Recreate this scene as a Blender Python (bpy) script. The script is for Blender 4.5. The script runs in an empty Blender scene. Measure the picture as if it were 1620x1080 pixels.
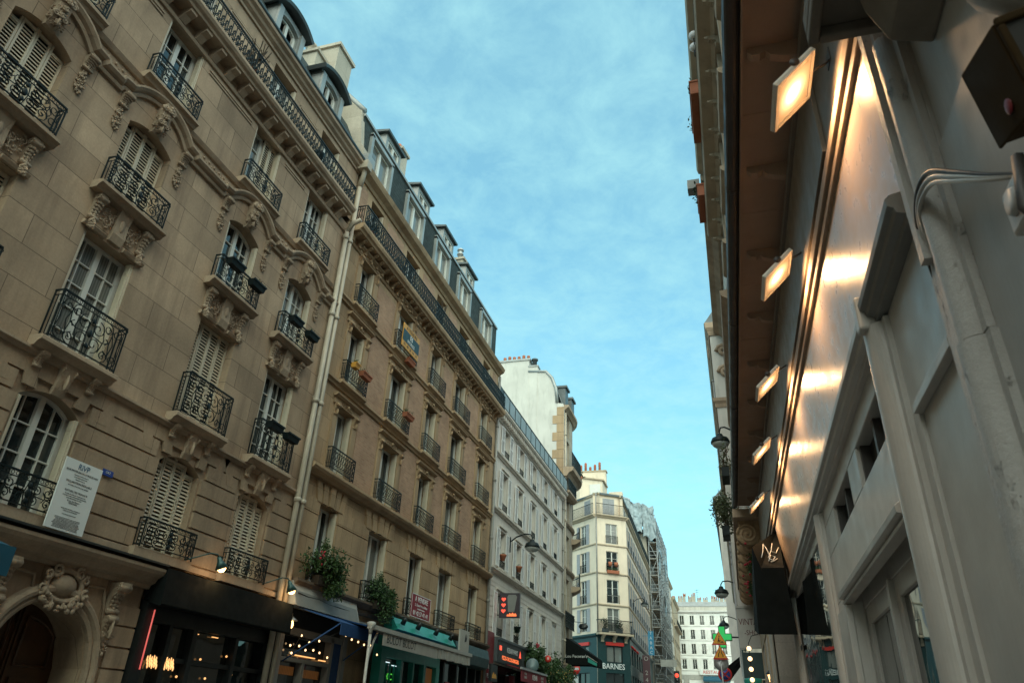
SUN_EL, SUN_ROT, SUN_W, SUN_ANG = 48., 158., 2.75, 100.
SKY_STR, SKY_TINT, CLOUD, CLOUD_COL, EXPO = .10, (1.5,2.72,2.36), .66, (4.0,7.5,7.7), .36
FLOOD_W = 14.5
import bpy, bmesh, math, random
from math import sin, cos, pi, radians, sqrt, atan2
from mathutils import Vector, Matrix

scene = bpy.context.scene
COL = scene.collection
RNG = random.Random(11)

# ------------------------------------------------------------------ mesh builder
class MB:
    """collects shapes, then links them as ONE mesh object"""
    def __init__(s):
        s.v = []; s.f = []; s.m = []; s.s = []; s.mi = 0; s.marks = []
    def mark(s):
        """what follows is a piece of its own"""
        s.marks.append((len(s.v),len(s.f)))
    def pieces(s):
        if not s.marks: return [s]
        cuts = [(0,0)]+s.marks+[(len(s.v),len(s.f))]; out = []
        for (v0,f0),(v1,f1) in zip(cuts[:-1],cuts[1:]):
            if f1 <= f0: continue
            q = MB(); q.v = s.v[v0:v1]; q.f = [[i-v0 for i in f] for f in s.f[f0:f1]]; q.m = s.m[f0:f1]; q.s = s.s[f0:f1]; out.append(q)
        return out
    def add(s, vs, fs, smooth=False):
        b = len(s.v); s.v += [tuple(p) for p in vs]
        for f in fs:
            s.f.append([i + b for i in f]); s.m.append(s.mi); s.s.append(smooth)
    def box(s, a0, a1, b0, b1, c0, c1):
        s.add([(a0,b0,c0),(a1,b0,c0),(a1,b1,c0),(a0,b1,c0),(a0,b0,c1),(a1,b0,c1),(a1,b1,c1),(a0,b1,c1)],
              [(0,3,2,1),(4,5,6,7),(0,1,5,4),(1,2,6,5),(2,3,7,6),(3,0,4,7)])
    def quad(s, a, b, c, d): s.add([a,b,c,d], [(0,1,2,3)])
    def bar(s, p, q, w, h=None):
        s.tube([p, q], w, 4)
    def tube(s, pts, r, n=5, closed=False, cap=True, smooth=True):
        P = [Vector(p) for p in pts]; k = len(P)
        if k < 2: return
        rr = r if isinstance(r, (list, tuple)) else [r]*k
        T = []
        for i in range(k):
            a = P[i-1] if (i > 0 or closed) else P[i]
            b = P[(i+1) % k] if (i < k-1 or closed) else P[i]
            t = b - a
            T.append(t.normalized() if t.length > 1e-9 else Vector((0,0,1)))
        ref = Vector((0,0,1)) if abs(T[0].z) < .9 else Vector((1,0,0))
        n1 = T[0].cross(ref).normalized()
        vs = []
        for i in range(k):
            n1 = (n1 - T[i]*n1.dot(T[i]))
            n1 = n1.normalized() if n1.length > 1e-6 else T[i].orthogonal().normalized()
            n2 = T[i].cross(n1)
            for j in range(n):
                a = 2*pi*(j+.5)/n
                vs.append(P[i] + (n1*cos(a) + n2*sin(a))*rr[i])
        fs = []
        for i in range(k if closed else k-1):
            i2 = (i+1) % k
            for j in range(n):
                j2 = (j+1) % n
                fs.append((i*n+j, i*n+j2, i2*n+j2, i2*n+j))
        if cap and not closed:
            fs.append(tuple(range(n-1,-1,-1))); fs.append(tuple((k-1)*n+j for j in range(n)))
        s.add(vs, fs, smooth and n > 4)
    def prism(s, prof, a0, a1):
        """profile of (b,c) pairs extruded along the first axis"""
        n = len(prof)
        vs = [(a0,b,c) for b,c in prof] + [(a1,b,c) for b,c in prof]
        fs = [(i,(i+1)%n,n+(i+1)%n,n+i) for i in range(n)]
        fs += [tuple(range(n-1,-1,-1)), tuple(range(n,2*n))]
        s.add(vs, fs)
    def extrude(s, poly, b0, b1):
        """polygon of (a,c) pairs extruded along the second axis"""
        n = len(poly)
        vs = [(a,b0,c) for a,c in poly] + [(a,b1,c) for a,c in poly]
        fs = [(i,(i+1)%n,n+(i+1)%n,n+i) for i in range(n)]
        fs += [tuple(range(n-1,-1,-1)), tuple(range(n,2*n))]
        s.add(vs, fs)
    def slab(s, poly, c0, c1):
        """polygon of (a,b) pairs extruded along the third axis"""
        n = len(poly)
        vs = [(a,b,c0) for a,b in poly] + [(a,b,c1) for a,b in poly]
        fs = [(i,(i+1)%n,n+(i+1)%n,n+i) for i in range(n)]
        fs += [tuple(range(n-1,-1,-1)), tuple(range(n,2*n))]
        s.add(vs, fs)
    def sweep(s, prof, path, caps=True):
        """profile of (d,h): d along second axis, h along the left normal of the (a,c) path"""
        k = len(path); n = len(prof); vs = []
        for i,(u,z) in enumerate(path):
            a = path[max(i-1,0)]; b = path[min(i+1,k-1)]
            d1 = Vector((u-a[0], z-a[1])); d2 = Vector((b[0]-u, b[1]-z))
            if d1.length < 1e-9: d1 = d2
            if d2.length < 1e-9: d2 = d1
            t = (d1.normalized()+d2.normalized())
            t = t.normalized() if t.length > 1e-6 else d1.normalized()
            nx, nz = -t.y, t.x
            c = max(.5, t.dot(d1.normalized()))
            for d,h in prof: vs.append((u+nx*h/c, d, z+nz*h/c))
        fs = []
        for i in range(k-1):
            for j in range(n):
                j2 = (j+1) % n
                fs.append((i*n+j, i*n+j2, (i+1)*n+j2, (i+1)*n+j))
        if caps: fs += [tuple(range(n-1,-1,-1)), tuple((k-1)*n+j for j in range(n))]
        s.add(vs, fs)
    def lathe(s, prof, cx=0, cy=0, cz=0, n=16, axis=None, smooth=True):
        vs = []
        for r,z in prof:
            for j in range(n):
                a = 2*pi*j/n; vs.append(Vector((r*cos(a), r*sin(a), z)))
        if axis is not None:
            q = Vector((0,0,1)).rotation_difference(Vector(axis)); vs = [q @ v for v in vs]
        vs = [v + Vector((cx,cy,cz)) for v in vs]
        k = len(prof); fs = []
        for i in range(k-1):
            for j in range(n):
                j2 = (j+1) % n; fs.append((i*n+j, i*n+j2, (i+1)*n+j2, (i+1)*n+j))
        fs.append(tuple(range(n-1,-1,-1))); fs.append(tuple((k-1)*n+j for j in range(n)))
        s.add(vs, fs, smooth)
    def blob(s, c, r, nu=7, nv=5, jit=.0, rng=RNG):
        r = r if isinstance(r,(tuple,list)) else (r,r,r)
        vs = [(c[0],c[1],c[2]-r[2])]
        for i in range(1,nv):
            t = -pi/2 + pi*i/nv
            for j in range(nu):
                a = 2*pi*j/nu; q = 1 + jit*(rng.random()-.5)
                vs.append((c[0]+r[0]*cos(t)*cos(a)*q, c[1]+r[1]*cos(t)*sin(a)*q, c[2]+r[2]*sin(t)*q))
        vs.append((c[0],c[1],c[2]+r[2])); e = len(vs)-1
        fs = [(0,1+(j+1)%nu,1+j) for j in range(nu)]
        for i in range(nv-2):
            for j in range(nu):
                a=1+i*nu+j; b=1+i*nu+(j+1)%nu; fs.append((a,b,b+nu,a+nu))
        o = 1+(nv-2)*nu
        fs += [(o+j,o+(j+1)%nu,e) for j in range(nu)]
        s.add(vs, fs, True)
    def leaf(s, c, size, rng):
        """one small folded leaf"""
        n = Vector((rng.gauss(0,1),rng.gauss(0,1),rng.gauss(0,1)+.5)).normalized()
        t = n.orthogonal().normalized(); t = Matrix.Rotation(rng.random()*6.283,3,n) @ t
        b = n.cross(t); c = Vector(c)
        l = size*(.6+.8*rng.random()); w = l*.5
        s.add([c, c+t*l*.5+b*w*.5+n*l*.1, c+t*l, c+t*l*.5-b*w*.5+n*l*.1], [(0,1,2),(0,2,3)])
    def mesh(s, name, mats, xf=None, flip=False):
        me = bpy.data.meshes.new(name)
        v = [xf(*p) for p in s.v] if xf else s.v
        f = [tuple(reversed(q)) for q in s.f] if flip else s.f
        me.from_pydata(v, [], f)
        for m in (mats if isinstance(mats,(list,tuple)) else [mats]): me.materials.append(m)
        me.polygons.foreach_set('material_index', s.m)
        me.polygons.foreach_set('use_smooth', s.s)
        me.update()
        return me
    def build(s, name, mats, parent=None, loc=(0,0,0), rz=0):
        first = None
        for q in s.pieces():
            o = bpy.data.objects.new(name, q.mesh(name, mats)); COL.objects.link(o)
            o.location = loc; o.rotation_euler = (0,0,rz)
            if parent is not None: o.parent = parent
            first = first or o
        return first

def thing(name, label, cat, loc=(0,0,0), rz=0, group=None, kind=None):
    o = bpy.data.objects.new(name, None); COL.objects.link(o)
    o.location = loc; o.rotation_euler = (0,0,rz); o.empty_display_size = .2
    return tag(o, label, cat, group, kind)
def tag(o, label=None, cat=None, group=None, kind=None):
    if label: o['label'] = label
    if cat: o['category'] = cat
    if group: o['group'] = group
    if kind: o['kind'] = kind
    return o
def put(name, me, parent=None, loc=(0,0,0), rz=0):
    o = bpy.data.objects.new(name, me); COL.objects.link(o)
    o.location = loc; o.rotation_euler = (0,0,rz)
    if parent is not None: o.parent = parent
    return o
def copy_tree(o, parent=None):
    c = o.copy(); COL.objects.link(c)
    if parent is not None: c.parent = parent
    for ch in list(o.children): copy_tree(ch, c)
    return c
def bevel(o, w=.01, seg=2):
    m = o.modifiers.new('bevel','BEVEL'); m.width = w; m.segments = seg; m.limit_method = 'ANGLE'; m.angle_limit = radians(40)
    return o

class Fac:
    """a facade plane: u along it, d outward, z up; everything lands in its building"""
    def __init__(s, owner, u0=0, off=(0,0,0), rz=0):
        s.o = owner; s.u0 = u0; s.off = Vector(off); s.rz = rz
    def mesh(s, name, mb, mats):
        return mb.mesh(name, mats, lambda u,d,z: (u-s.u0,-d,z), True)
    def build(s, name, mb, mats, parent=None):
        if parent is not None: return [put(name, s.mesh(name, q, mats), parent) for q in mb.pieces()][0]
        return [put(name, s.mesh(name, q, mats), s.o, s.off, s.rz) for q in mb.pieces()][0]
    def inst(s, name, me, u, d, z):
        p = s.off + Matrix.Rotation(s.rz,3,'Z') @ Vector((u-s.u0,-d,z))
        return put(name, me, s.o, p, s.rz)
def lmesh(name, mb, mats):     # cached local facade mesh: (u,d,z) about its own origin
    return mb.mesh(name, mats, lambda u,d,z: (u,-d,z), True)

TXT = {}
def text_mesh(body, size, m, extr=.003, sx=1.0):
    key = (body,size,m.name,extr,sx)
    if key in TXT: return TXT[key]
    cu = bpy.data.curves.new('lettering','FONT'); cu.body = body; cu.size = size; cu.extrude = extr
    cu.align_x = 'CENTER'; cu.align_y = 'CENTER'; cu.resolution_u = 2; cu.space_line = 1.0
    o = bpy.data.objects.new('lettering', cu); COL.objects.link(o)
    bpy.context.view_layer.update()
    me = bpy.data.meshes.new_from_object(o.evaluated_get(bpy.context.evaluated_depsgraph_get()))
    bpy.data.objects.remove(o); bpy.data.curves.remove(cu)
    me.transform(Matrix.Rotation(pi/2,4,'X') @ Matrix.Diagonal((sx,1,1,1)))   # stands up, reads from -y
    me.materials.clear(); me.materials.append(m); me.name = 'lettering'
    TXT[key] = me
    return me
def text(body, size, m, parent, loc, rz=0, extr=.003, sx=1.0, name='lettering'):
    return put(name, text_mesh(body,size,m,extr,sx), parent, loc, rz)

# ------------------------------------------------------------------ materials
class NT:
    def __init__(s, name):
        s.m = bpy.data.materials.new(name); s.m.use_nodes = True
        s.t = s.m.node_tree; s.b = s.t.nodes['Principled BSDF']
        s.tc = s.t.nodes.new('ShaderNodeTexCoord'); s.obj = s.tc.outputs['Object']
    def n(s, typ, **kw):
        x = s.t.nodes.new(typ)
        for k,v in kw.items():
            if k[0] == '_': setattr(x, k[1:], v)
            else: x.inputs[k.replace('__',' ')].default_value = v
        return x
    def l(s, a, b): s.t.links.new(a, b)
    def noise(s, scale, detail=4, rough=.55, vec=None):
        x = s.n('ShaderNodeTexNoise', Scale=scale, Detail=detail, Roughness=rough)
        s.l(vec if vec is not None else s.obj, x.inputs['Vector']); return x.outputs['Fac']
    def ramp(s, fac, lo, hi, a=0., b=1.):
        x = s.n('ShaderNodeMapRange'); s.l(fac, x.inputs['Value'])
        x.inputs['From Min'].default_value = lo; x.inputs['From Max'].default_value = hi
        x.inputs['To Min'].default_value = a; x.inputs['To Max'].default_value = b
        return x.outputs['Result']
    def mix(s, fac, a, b, mode='MIX'):
        x = s.n('ShaderNodeMix', _data_type='RGBA', _blend_type=mode)
        for sock,val in ((x.inputs[0],fac),(x.inputs[6],a),(x.inputs[7],b)):
            if hasattr(val,'is_output'): s.l(val, sock)
            elif isinstance(val,(int,float)): sock.default_value = val
            else: sock.default_value = (*val[:3],1)
        return x.outputs[2]
    def scaled(s, sc):
        x = s.n('ShaderNodeMapping'); s.l(s.obj, x.inputs['Vector']); x.inputs['Scale'].default_value = sc
        return x.outputs['Vector']
    def planar(s):
        a = s.n('ShaderNodeSeparateXYZ'); s.l(s.obj, a.inputs[0])
        ad = s.n('ShaderNodeMath', _operation='ADD'); s.l(a.outputs[0], ad.inputs[0]); s.l(a.outputs[1], ad.inputs[1])
        c = s.n('ShaderNodeCombineXYZ'); s.l(ad.outputs[0], c.inputs[0]); s.l(a.outputs[2], c.inputs[1])
        return c.outputs[0]
    def col(s, c): s.l(c, s.b.inputs['Base Color'])
    def bump(s, h, strength=.3, dist=.01, prev=None):
        x = s.n('ShaderNodeBump', Strength=strength, Distance=dist); s.l(h, x.inputs['Height'])
        if prev is not None: s.l(prev, x.inputs['Normal'])
        s.l(x.outputs[0], s.b.inputs['Normal']); return x.outputs[0]

def mul(c, k): return tuple(x*k for x in c)
def plain(name, c, rough=.6, metal=0., var=.18, scale=3., bump=0., bscale=40., spec=.5, coat=0., dirt=0.):
    t = NT(name)
    f = t.ramp(t.noise(scale,5), .3, .7)
    colr = t.mix(f, mul(c,1-var), mul(c,1+var))
    if dirt:
        g = t.ramp(t.noise(1.7,6,.65,t.scaled((1.6,1.6,.35))), .5, .75)
        g2 = t.n('ShaderNodeMath',_operation='MULTIPLY'); t.l(g,g2.inputs[0]); g2.inputs[1].default_value = dirt
        colr = t.mix(g2.outputs[0], colr, mul((.12,.11,.09),.7))
    t.col(colr)
    r = t.ramp(t.noise(scale*2.3,4), .3, .7, max(.03,rough*.85), min(1,rough*1.15)); t.l(r, t.b.inputs['Roughness'])
    t.b.inputs['Metallic'].default_value = metal; t.b.inputs['Specular IOR Level'].default_value = spec
    t.b.inputs['Coat Weight'].default_value = coat
    if bump: t.bump(t.noise(bscale,4), bump, .01)
    return t.m
def stone(name, c, bw=1.2, bh=.55, joint=.008, jdark=.55, var=.16, stain=.5, bump=.25, warm=None):
    t = NT(name); pv = t.planar()
    br = t.n('ShaderNodeTexBrick', Scale=1.0); t.l(pv, br.inputs['Vector'])
    br.inputs['Mortar Size'].default_value = joint; br.inputs['Mortar Smooth'].default_value = .2
    br.inputs['Brick Width'].default_value = bw; br.inputs['Row Height'].default_value = bh
    br.inputs['Color1'].default_value = (*mul(c,1-var*.6),1); br.inputs['Color2'].default_value = (*mul(warm or c,1+var*.6),1)
    br.inputs['Mortar'].default_value = (*mul(c,jdark),1); br.inputs['Bias'].default_value = 0
    big = t.ramp(t.noise(.55,6,.6), .32, .68, 1-var, 1+var)
    x = t.mix(1., br.outputs['Color'], big, 'MULTIPLY')
    fine = t.ramp(t.noise(22,5,.7), .3, .7, .88, 1.1)
    x = t.mix(1., x, fine, 'MULTIPLY')
    st = t.ramp(t.noise(1.3,7,.68,t.scaled((1.5,1.5,.16))), .47, .74, 0, stain)   # run-off stains
    x = t.mix(st, x, mul((c[0]*.42,c[1]*.42,c[2]*.44),1))
    sp = t.ramp(t.noise(2.2,8,.75), .6, .74, 0, .35)
    x = t.mix(sp, x, mul(c,.6))
    t.col(x); t.b.inputs['Roughness'].default_value = .86; t.b.inputs['Specular IOR Level'].default_value = .25
    inv = t.n('ShaderNodeMath',_operation='SUBTRACT'); inv.inputs[0].default_value = 1; t.l(br.outputs['Fac'],inv.inputs[1])
    b1 = t.bump(inv.outputs[0], .6, .012)
    t.bump(t.noise(30,6,.7), bump, .01, b1)
    return t.m
def brick(name, c1, c2, mortar):
    t = NT(name); pv = t.planar()
    br = t.n('ShaderNodeTexBrick', Scale=1.0); t.l(pv, br.inputs['Vector'])
    br.inputs['Mortar Size'].default_value = .007; br.inputs['Brick Width'].default_value = .22; br.inputs['Row Height'].default_value = .068
    br.inputs['Color1'].default_value = (*c1,1); br.inputs['Color2'].default_value = (*c2,1); br.inputs['Mortar'].default_value = (*mortar,1)
    x = t.mix(1., br.outputs['Color'], t.ramp(t.noise(1.2,6,.65),.3,.7,.75,1.2), 'MULTIPLY')
    t.col(x); t.b.inputs['Roughness'].default_value = .85; t.b.inputs['Specular IOR Level'].default_value = .25
    inv = t.n('ShaderNodeMath',_operation='SUBTRACT'); inv.inputs[0].default_value = 1; t.l(br.outputs['Fac'],inv.inputs[1])
    t.bump(inv.outputs[0], .5, .008)
    return t.m
def glassy(name, c, rough=.03, var=.6, spec=.8, curtain=None):
    t = NT(name)
    x = t.mix(t.ramp(t.noise(.9,3),.35,.65), mul(c,1-var), mul(c,1+var))
    if curtain:
        w = t.n('ShaderNodeTexWave', Scale=6., Distortion=2.5); t.l(t.scaled((1,1,.1)), w.inputs['Vector'])
        x = t.mix(w.outputs['Fac'], mul(curtain,.6), curtain)
    t.col(x); t.b.inputs['Roughness'].default_value = rough; t.b.inputs['Specular IOR Level'].default_value = spec
    t.bump(t.noise(1.6,2), .06, .05)          # old panes are never quite flat
    return t.m
def emit(name, c, strength, base=(.8,.7,.5)):
    t = NT(name); t.b.inputs['Base Color'].default_value = (*base,1)
    t.b.inputs['Emission Color'].default_value = (*c,1); t.b.inputs['Emission Strength'].default_value = strength
    return t.m

M = {}
M['stone1']  = stone('warm_ashlar', (.40,.29,.20), 1.35,.56,.007,.45,.24,.7)
M['trim1']   = stone('warm_carved_stone', (.40,.30,.215), 2.2,3.0,.003,.7,.16,.6)
M['rust1']   = stone('warm_rusticated_stone', (.385,.278,.19), 1.3,9.,.006,.5,.22,.7)
M['stone2']  = stone('tan_ashlar', (.43,.295,.178), 1.1,.62,.006,.5,.2,.65)
M['trim2']   = stone('tan_carved_stone', (.41,.285,.175), 2.0,3.0,.003,.7,.16,.65)
M['brick2']  = brick('salmon_brick', (.46,.28,.18), (.37,.215,.138), (.42,.31,.22))
M['plast3']  = stone('grey_white_render', (.70,.64,.58), 9.,.42,.006,.8,.07,.25,.1)
M['plast3s'] = plain('smooth_grey_render', (.70,.64,.58), .85, var=.08, scale=1.2, bump=.15, dirt=.2, spec=.2)
M['trim3']   = plain('grey_white_moulding', (.62,.56,.49), .8, var=.1, scale=1.5, bump=.1, dirt=.3, spec=.2)
M['white4']  = plain('white_party_wall', (.62,.595,.55), .9, var=.1, scale=.8, bump=.2, bscale=12, dirt=.25, spec=.2)
M['stone4']  = stone('grey_tan_stone', (.40,.34,.27), 1.2,.5,.006,.6,.14,.4)
M['cream5']  = plain('cream_render', (.76,.635,.50), .88, var=.06, scale=.9, bump=.12, dirt=.16, spec=.2)
M['trim5']   = plain('tan_band_stone', (.46,.37,.27), .85, var=.1, dirt=.3, spec=.2)
M['green5']  = plain('dark_petrol_paint', (.006,.034,.036), .4, var=.15)
M['cream6']  = stone('weathered_pale_stone', (.44,.39,.32), 1.2,.6,.004,.7,.14,.4)
M['cream7']  = stone('pale_grey_render', (.60,.55,.48), 1.4,.7,.003,.8,.12,.4)
M['tan8']    = stone('ochre_render', (.44,.36,.26), 1.4,.7,.003,.8,.12,.4)
M['white9']  = plain('bright_white_render', (.86,.85,.82), .85, var=.04, scale=1., dirt=.08, spec=.2)
M['slate']   = stone('slate_roof', (.042,.056,.056), .22,.14,.006,.45,.3,.2,.4)
M['zinc']    = plain('zinc_sheet', (.34,.35,.34), .5, .45, .15, 1.5, .1, 8, dirt=.2)
M['zinc_d']  = plain('dark_zinc', (.10,.115,.12), .5, .5, .15, 1.5)
M['iron']    = plain('black_green_iron', (.006,.012,.013), .5, .0, .25, 5., .15, 60, .25)
M['pipe']    = plain('painted_downpipe', (.42,.36,.28), .5, .0, .15, 2., dirt=.4)
M['pipe_g']  = plain('grey_downpipe', (.24,.23,.21), .5, .0, .15, 2., dirt=.4)
M['white']   = plain('white_joinery', (.68,.67,.62), .5, var=.06, dirt=.12)
M['shut1']   = plain('cream_metal_shutter', (.60,.52,.40), .5, var=.07, dirt=.15)
M['shut3']   = plain('pale_grey_shutter', (.76,.74,.72), .6, var=.06, dirt=.12)
M['shut5']   = plain('faded_grey_shutter', (.40,.40,.42), .65, var=.08, dirt=.12)
M['glass']   = glassy('dark_window_glass', (.018,.026,.028))
M['glassb']  = glassy('curtained_window_glass', (.1,.1,.1), curtain=(.20,.205,.19), rough=.035)
M['glassw']  = glassy('shop_window_glass', (.012,.016,.016), .02, .5, .9)
M['oak']     = plain('dark_oak', (.065,.030,.013), .38, var=.35, scale=4., bump=.2, bscale=18)
M['blackf']  = plain('black_canvas', (.007,.009,.009), .85, var=.2, bump=.15, bscale=200, spec=.12)
M['bluef']   = plain('royal_blue_canvas', (.010,.055,.17), .7, var=.15, bump=.1, bscale=200)
M['tealf']   = plain('petrol_blue_canvas', (.006,.075,.125), .7, var=.12)
M['greyf']   = plain('pale_grey_canvas', (.42,.40,.36), .85, var=.08, bump=.1, bscale=150, dirt=.2)
M['teal']    = plain('turquoise_shop_paint', (.020,.27,.215), .4, var=.08)
M['black']   = plain('black_paint', (.009,.012,.013), .45, var=.2)
M['fascia']  = plain('pale_fascia_paint', (.42,.41,.38), .55, var=.08, dirt=.25)
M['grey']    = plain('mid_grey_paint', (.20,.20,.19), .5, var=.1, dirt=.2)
M['red']     = plain('dark_red_paint', (.17,.012,.016), .45, var=.15)
M['redf']    = plain('red_canvas', (.20,.013,.022), .7, var=.12)
M['terra']   = plain('terracotta', (.36,.115,.055), .8, var=.2, dirt=.2)
M['soil']    = plain('potting_soil', (.03,.02,.012), .95)
M['bulb_d']  = plain('lamp_shade_enamel', (.03,.075,.072), .35, .3, .1)
M['lampgl2'] = plain('dull_blue_grey_disc', (.10,.16,.17), .4, var=.1)
M['lampgl']  = plain('street_lamp_bowl', (.36,.38,.36), .15, var=.1)
M['signw']   = plain('white_sign_board', (.74,.75,.74), .5, var=.03, scale=1., spec=.3)
M['ink']     = plain('black_ink', (.02,.022,.025), .6, var=.1)
M['inkblue'] = plain('blue_ink', (.02,.12,.22), .6, var=.1)
M['yellow']  = plain('amber_sign', (.62,.30,.045), .5, var=.05, dirt=.1)
M['signteal']= plain('dark_teal_sign', (.010,.040,.045), .5, var=.1)
M['signred'] = plain('crimson_sign', (.26,.015,.03), .5, var=.06)
M['orange']  = plain('roadworks_amber', (.85,.36,.02), .45, var=.04)
M['sgnred']  = plain('sign_red', (.60,.03,.02), .45, var=.04)
M['sgnblue'] = plain('sign_blue', (.02,.06,.30), .45, var=.04)
M['steel']   = plain('galvanised_steel', (.42,.43,.43), .45, .6, .12, 4.)
M['scaff']   = plain('scaffold_steel', (.26,.28,.29), .5, .4, .15, 4.)
M['plank']   = plain('scaffold_plank', (.30,.25,.19), .8, var=.2)
M['signdark']= plain('dark_mauve_sign', (.045,.035,.045), .4, var=.1)
M['mesh']    = plain('pale_debris_sheeting', (.27,.33,.36), .5, var=.4, scale=2.2, bump=.5, bscale=2.5)
M['soot']    = stone('sooty_ledge_stone', (.15,.115,.085), 1.2,3.,.004,.6,.3,.6)
M['oldp'] = None
M['concrete']= plain('old_concrete', (.19,.165,.135), .9, var=.2, bump=.3, bscale=25, dirt=.3)
M['leaf']    = plain('green_leaves', (.032,.075,.016), .55, var=.45, scale=9.)
M['leafd']   = plain('dark_leaves', (.014,.036,.012), .55, var=.45, scale=9.)
M['leafg']   = plain('grey_green_leaves', (.09,.11,.05), .6, var=.4, scale=9.)
M['petal']   = plain('red_petals', (.45,.02,.04), .6, var=.2)
M['petaly']  = plain('straw_petals', (.45,.33,.10), .7, var=.3)
M['stem']    = plain('woody_stem', (.06,.04,.022), .85)
M['asphalt'] = plain('asphalt', (.05,.05,.05), .85, var=.15, scale=6., bump=.4, bscale=120)
M['paving']  = stone('pavement_slabs', (.22,.21,.20), .6,.4,.006,.6,.12,.2)
M['kerb']    = plain('granite_kerb', (.30,.29,.28), .8, var=.12, bump=.2)
M['earth']   = plain('town_ground', (.12,.115,.11), .95)
def lens_mat():
    t = NT('flood_lens'); t.b.inputs['Base Color'].default_value = (.5,.42,.3,1); t.b.inputs['Roughness'].default_value = .15
    v = t.n('ShaderNodeVectorMath',_operation='LENGTH'); t.l(t.obj,v.inputs[0])
    def expo(k,s):
        m = t.n('ShaderNodeMath',_operation='MULTIPLY'); t.l(v.outputs['Value'],m.inputs[0]); m.inputs[1].default_value = -k
        e = t.n('ShaderNodeMath',_operation='EXPONENT'); t.l(m.outputs[0],e.inputs[0])
        q = t.n('ShaderNodeMath',_operation='MULTIPLY'); t.l(e.outputs[0],q.inputs[0]); q.inputs[1].default_value = s; return q.outputs[0]
    a = t.n('ShaderNodeMath',_operation='ADD'); t.l(expo(26,16.),a.inputs[0]); t.l(expo(7,.20),a.inputs[1])
    t.b.inputs['Emission Color'].default_value = (1.,.60,.27,1); t.l(a.outputs[0],t.b.inputs['Emission Strength']); return t.m
M['flood_lens'] = lens_mat()
M['flood_mid'] = emit('flood_glow_ring', (1.,.62,.28), 1.1)
M['flood'] = emit('flood_lens_glow', (1.,.46,.15), .15)
M['lamp_hot'] = emit('flood_emitter_glow', (1.,.82,.55), 30.)
M['lamp_on'] = emit('warm_bulb_glow', (1.,.55,.20), 4.5)
M['bulb_s']  = emit('string_bulb_glow', (1.,.62,.30), 2.2)
M['bulb_in'] = emit('indoor_bulb_glow', (1.,.48,.16), 1.0)
M['glow_in'] = emit('warm_interior_glow', (1.,.42,.10), .22, (.2,.1,.03))
def lit_shelf():
    t = NT('warm_interior_glow'); t.b.inputs['Base Color'].default_value = (.1,.05,.02,1)
    w = t.n('ShaderNodeTexWave', Scale=5., Distortion=6., Detail=3.); t.l(t.scaled((1,1,.15)), w.inputs['Vector'])
    m = t.n('ShaderNodeMath',_operation='POWER'); t.l(w.outputs['Fac'],m.inputs[0]); m.inputs[1].default_value = 2.
    k = t.n('ShaderNodeMath',_operation='MULTIPLY'); t.l(m.outputs[0],k.inputs[0]); k.inputs[1].default_value = .10
    t.b.inputs['Emission Color'].default_value = (1,.36,.07,1); t.l(k.outputs[0],t.b.inputs['Emission Strength']); return t.m
M['glow_in'] = lit_shelf()
M['neon_p']  = emit('pink_neon', (1.,.16,.13), .55, (.4,.1,.1))
M['led_r']   = emit('red_led', (1.,.10,.05), 1.1, (.3,.02,.02))
M['led_o']   = emit('orange_led', (1.,.20,.06), 1.0, (.3,.05,.02))
M['led_g']   = emit('green_led', (.05,1.,.22), .28, (.02,.3,.06))
M['led_w']   = emit('cool_tube', (.75,.95,1.), 1.0)
M['led_dim'] = emit('dim_green_neon', (.15,1.,.1), .5, (.02,.2,.02))
# ------------------------------------------------------------------ facade kit (all in u,d,z)
def arch_h(t, half, rise):
    """height above the springing at offset t of an arch of given rise"""
    if rise <= 0: return 0.
    if rise >= half*.98:
        return rise*sqrt(max(0,1-(t/half)**2))
    R = (half*half+rise*rise)/(2*rise)
    return sqrt(max(0,R*R-t*t)) - (R-rise)
def arch_path(uc, half, zs, rise, n=12):
    return [(uc-half+2*half*i/n, zs+arch_h(-half+2*half*i/n, half, rise)) for i in range(n+1)]

def wall(mb, u0, u1, z0, z1, ops, d=0., rev=.32):
    us = sorted({u0,u1,*[o[0] for o in ops],*[o[1] for o in ops]}); us = [u for u in us if u0-1e-6 <= u <= u1+1e-6]
    zs = sorted({z0,z1,*[o[2] for o in ops],*[o[3] for o in ops]}); zs = [z for z in zs if z0-1e-6 <= z <= z1+1e-6]
    for i in range(len(us)-1):
        run = None
        for j in range(len(zs)-1):
            cu = (us[i]+us[i+1])/2; cz = (zs[j]+zs[j+1])/2
            hole = any(o[0] < cu < o[1] and o[2] < cz < o[3] for o in ops)
            if hole:
                if run is not None: mb.quad((us[i],d,run),(us[i+1],d,run),(us[i+1],d,zs[j]),(us[i],d,zs[j])); run = None
            elif run is None: run = zs[j]
        if run is not None: mb.quad((us[i],d,run),(us[i+1],d,run),(us[i+1],d,zs[-1]),(us[i],d,zs[-1]))
    for o in ops:
        a,b,c,e = o[:4]; rise = o[4] if len(o) > 4 else 0
        zs_ = e-rise; q = d-rev
        mb.quad((a,q,c),(a,d,c),(a,d,zs_),(a,q,zs_)); mb.quad((b,d,c),(b,q,c),(b,q,zs_),(b,d,zs_))
        mb.quad((a,q,c),(b,q,c),(b,d,c),(a,d,c))
        if rise <= 0: mb.quad((a,d,e),(b,d,e),(b,q,e),(a,q,e))
        else:
            uc = (a+b)/2; P = arch_path(uc,(b-a)/2,zs_,rise,14)
            for k in range(len(P)-1):
                p,r = P[k],P[k+1]
                mb.quad((p[0],d,p[1]),(r[0],d,r[1]),(r[0],q,r[1]),(p[0],q,p[1]))
                mb.quad((p[0],d,p[1]),(p[0],d,e),(r[0],d,e),(r[0],d,r[1]))

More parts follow.
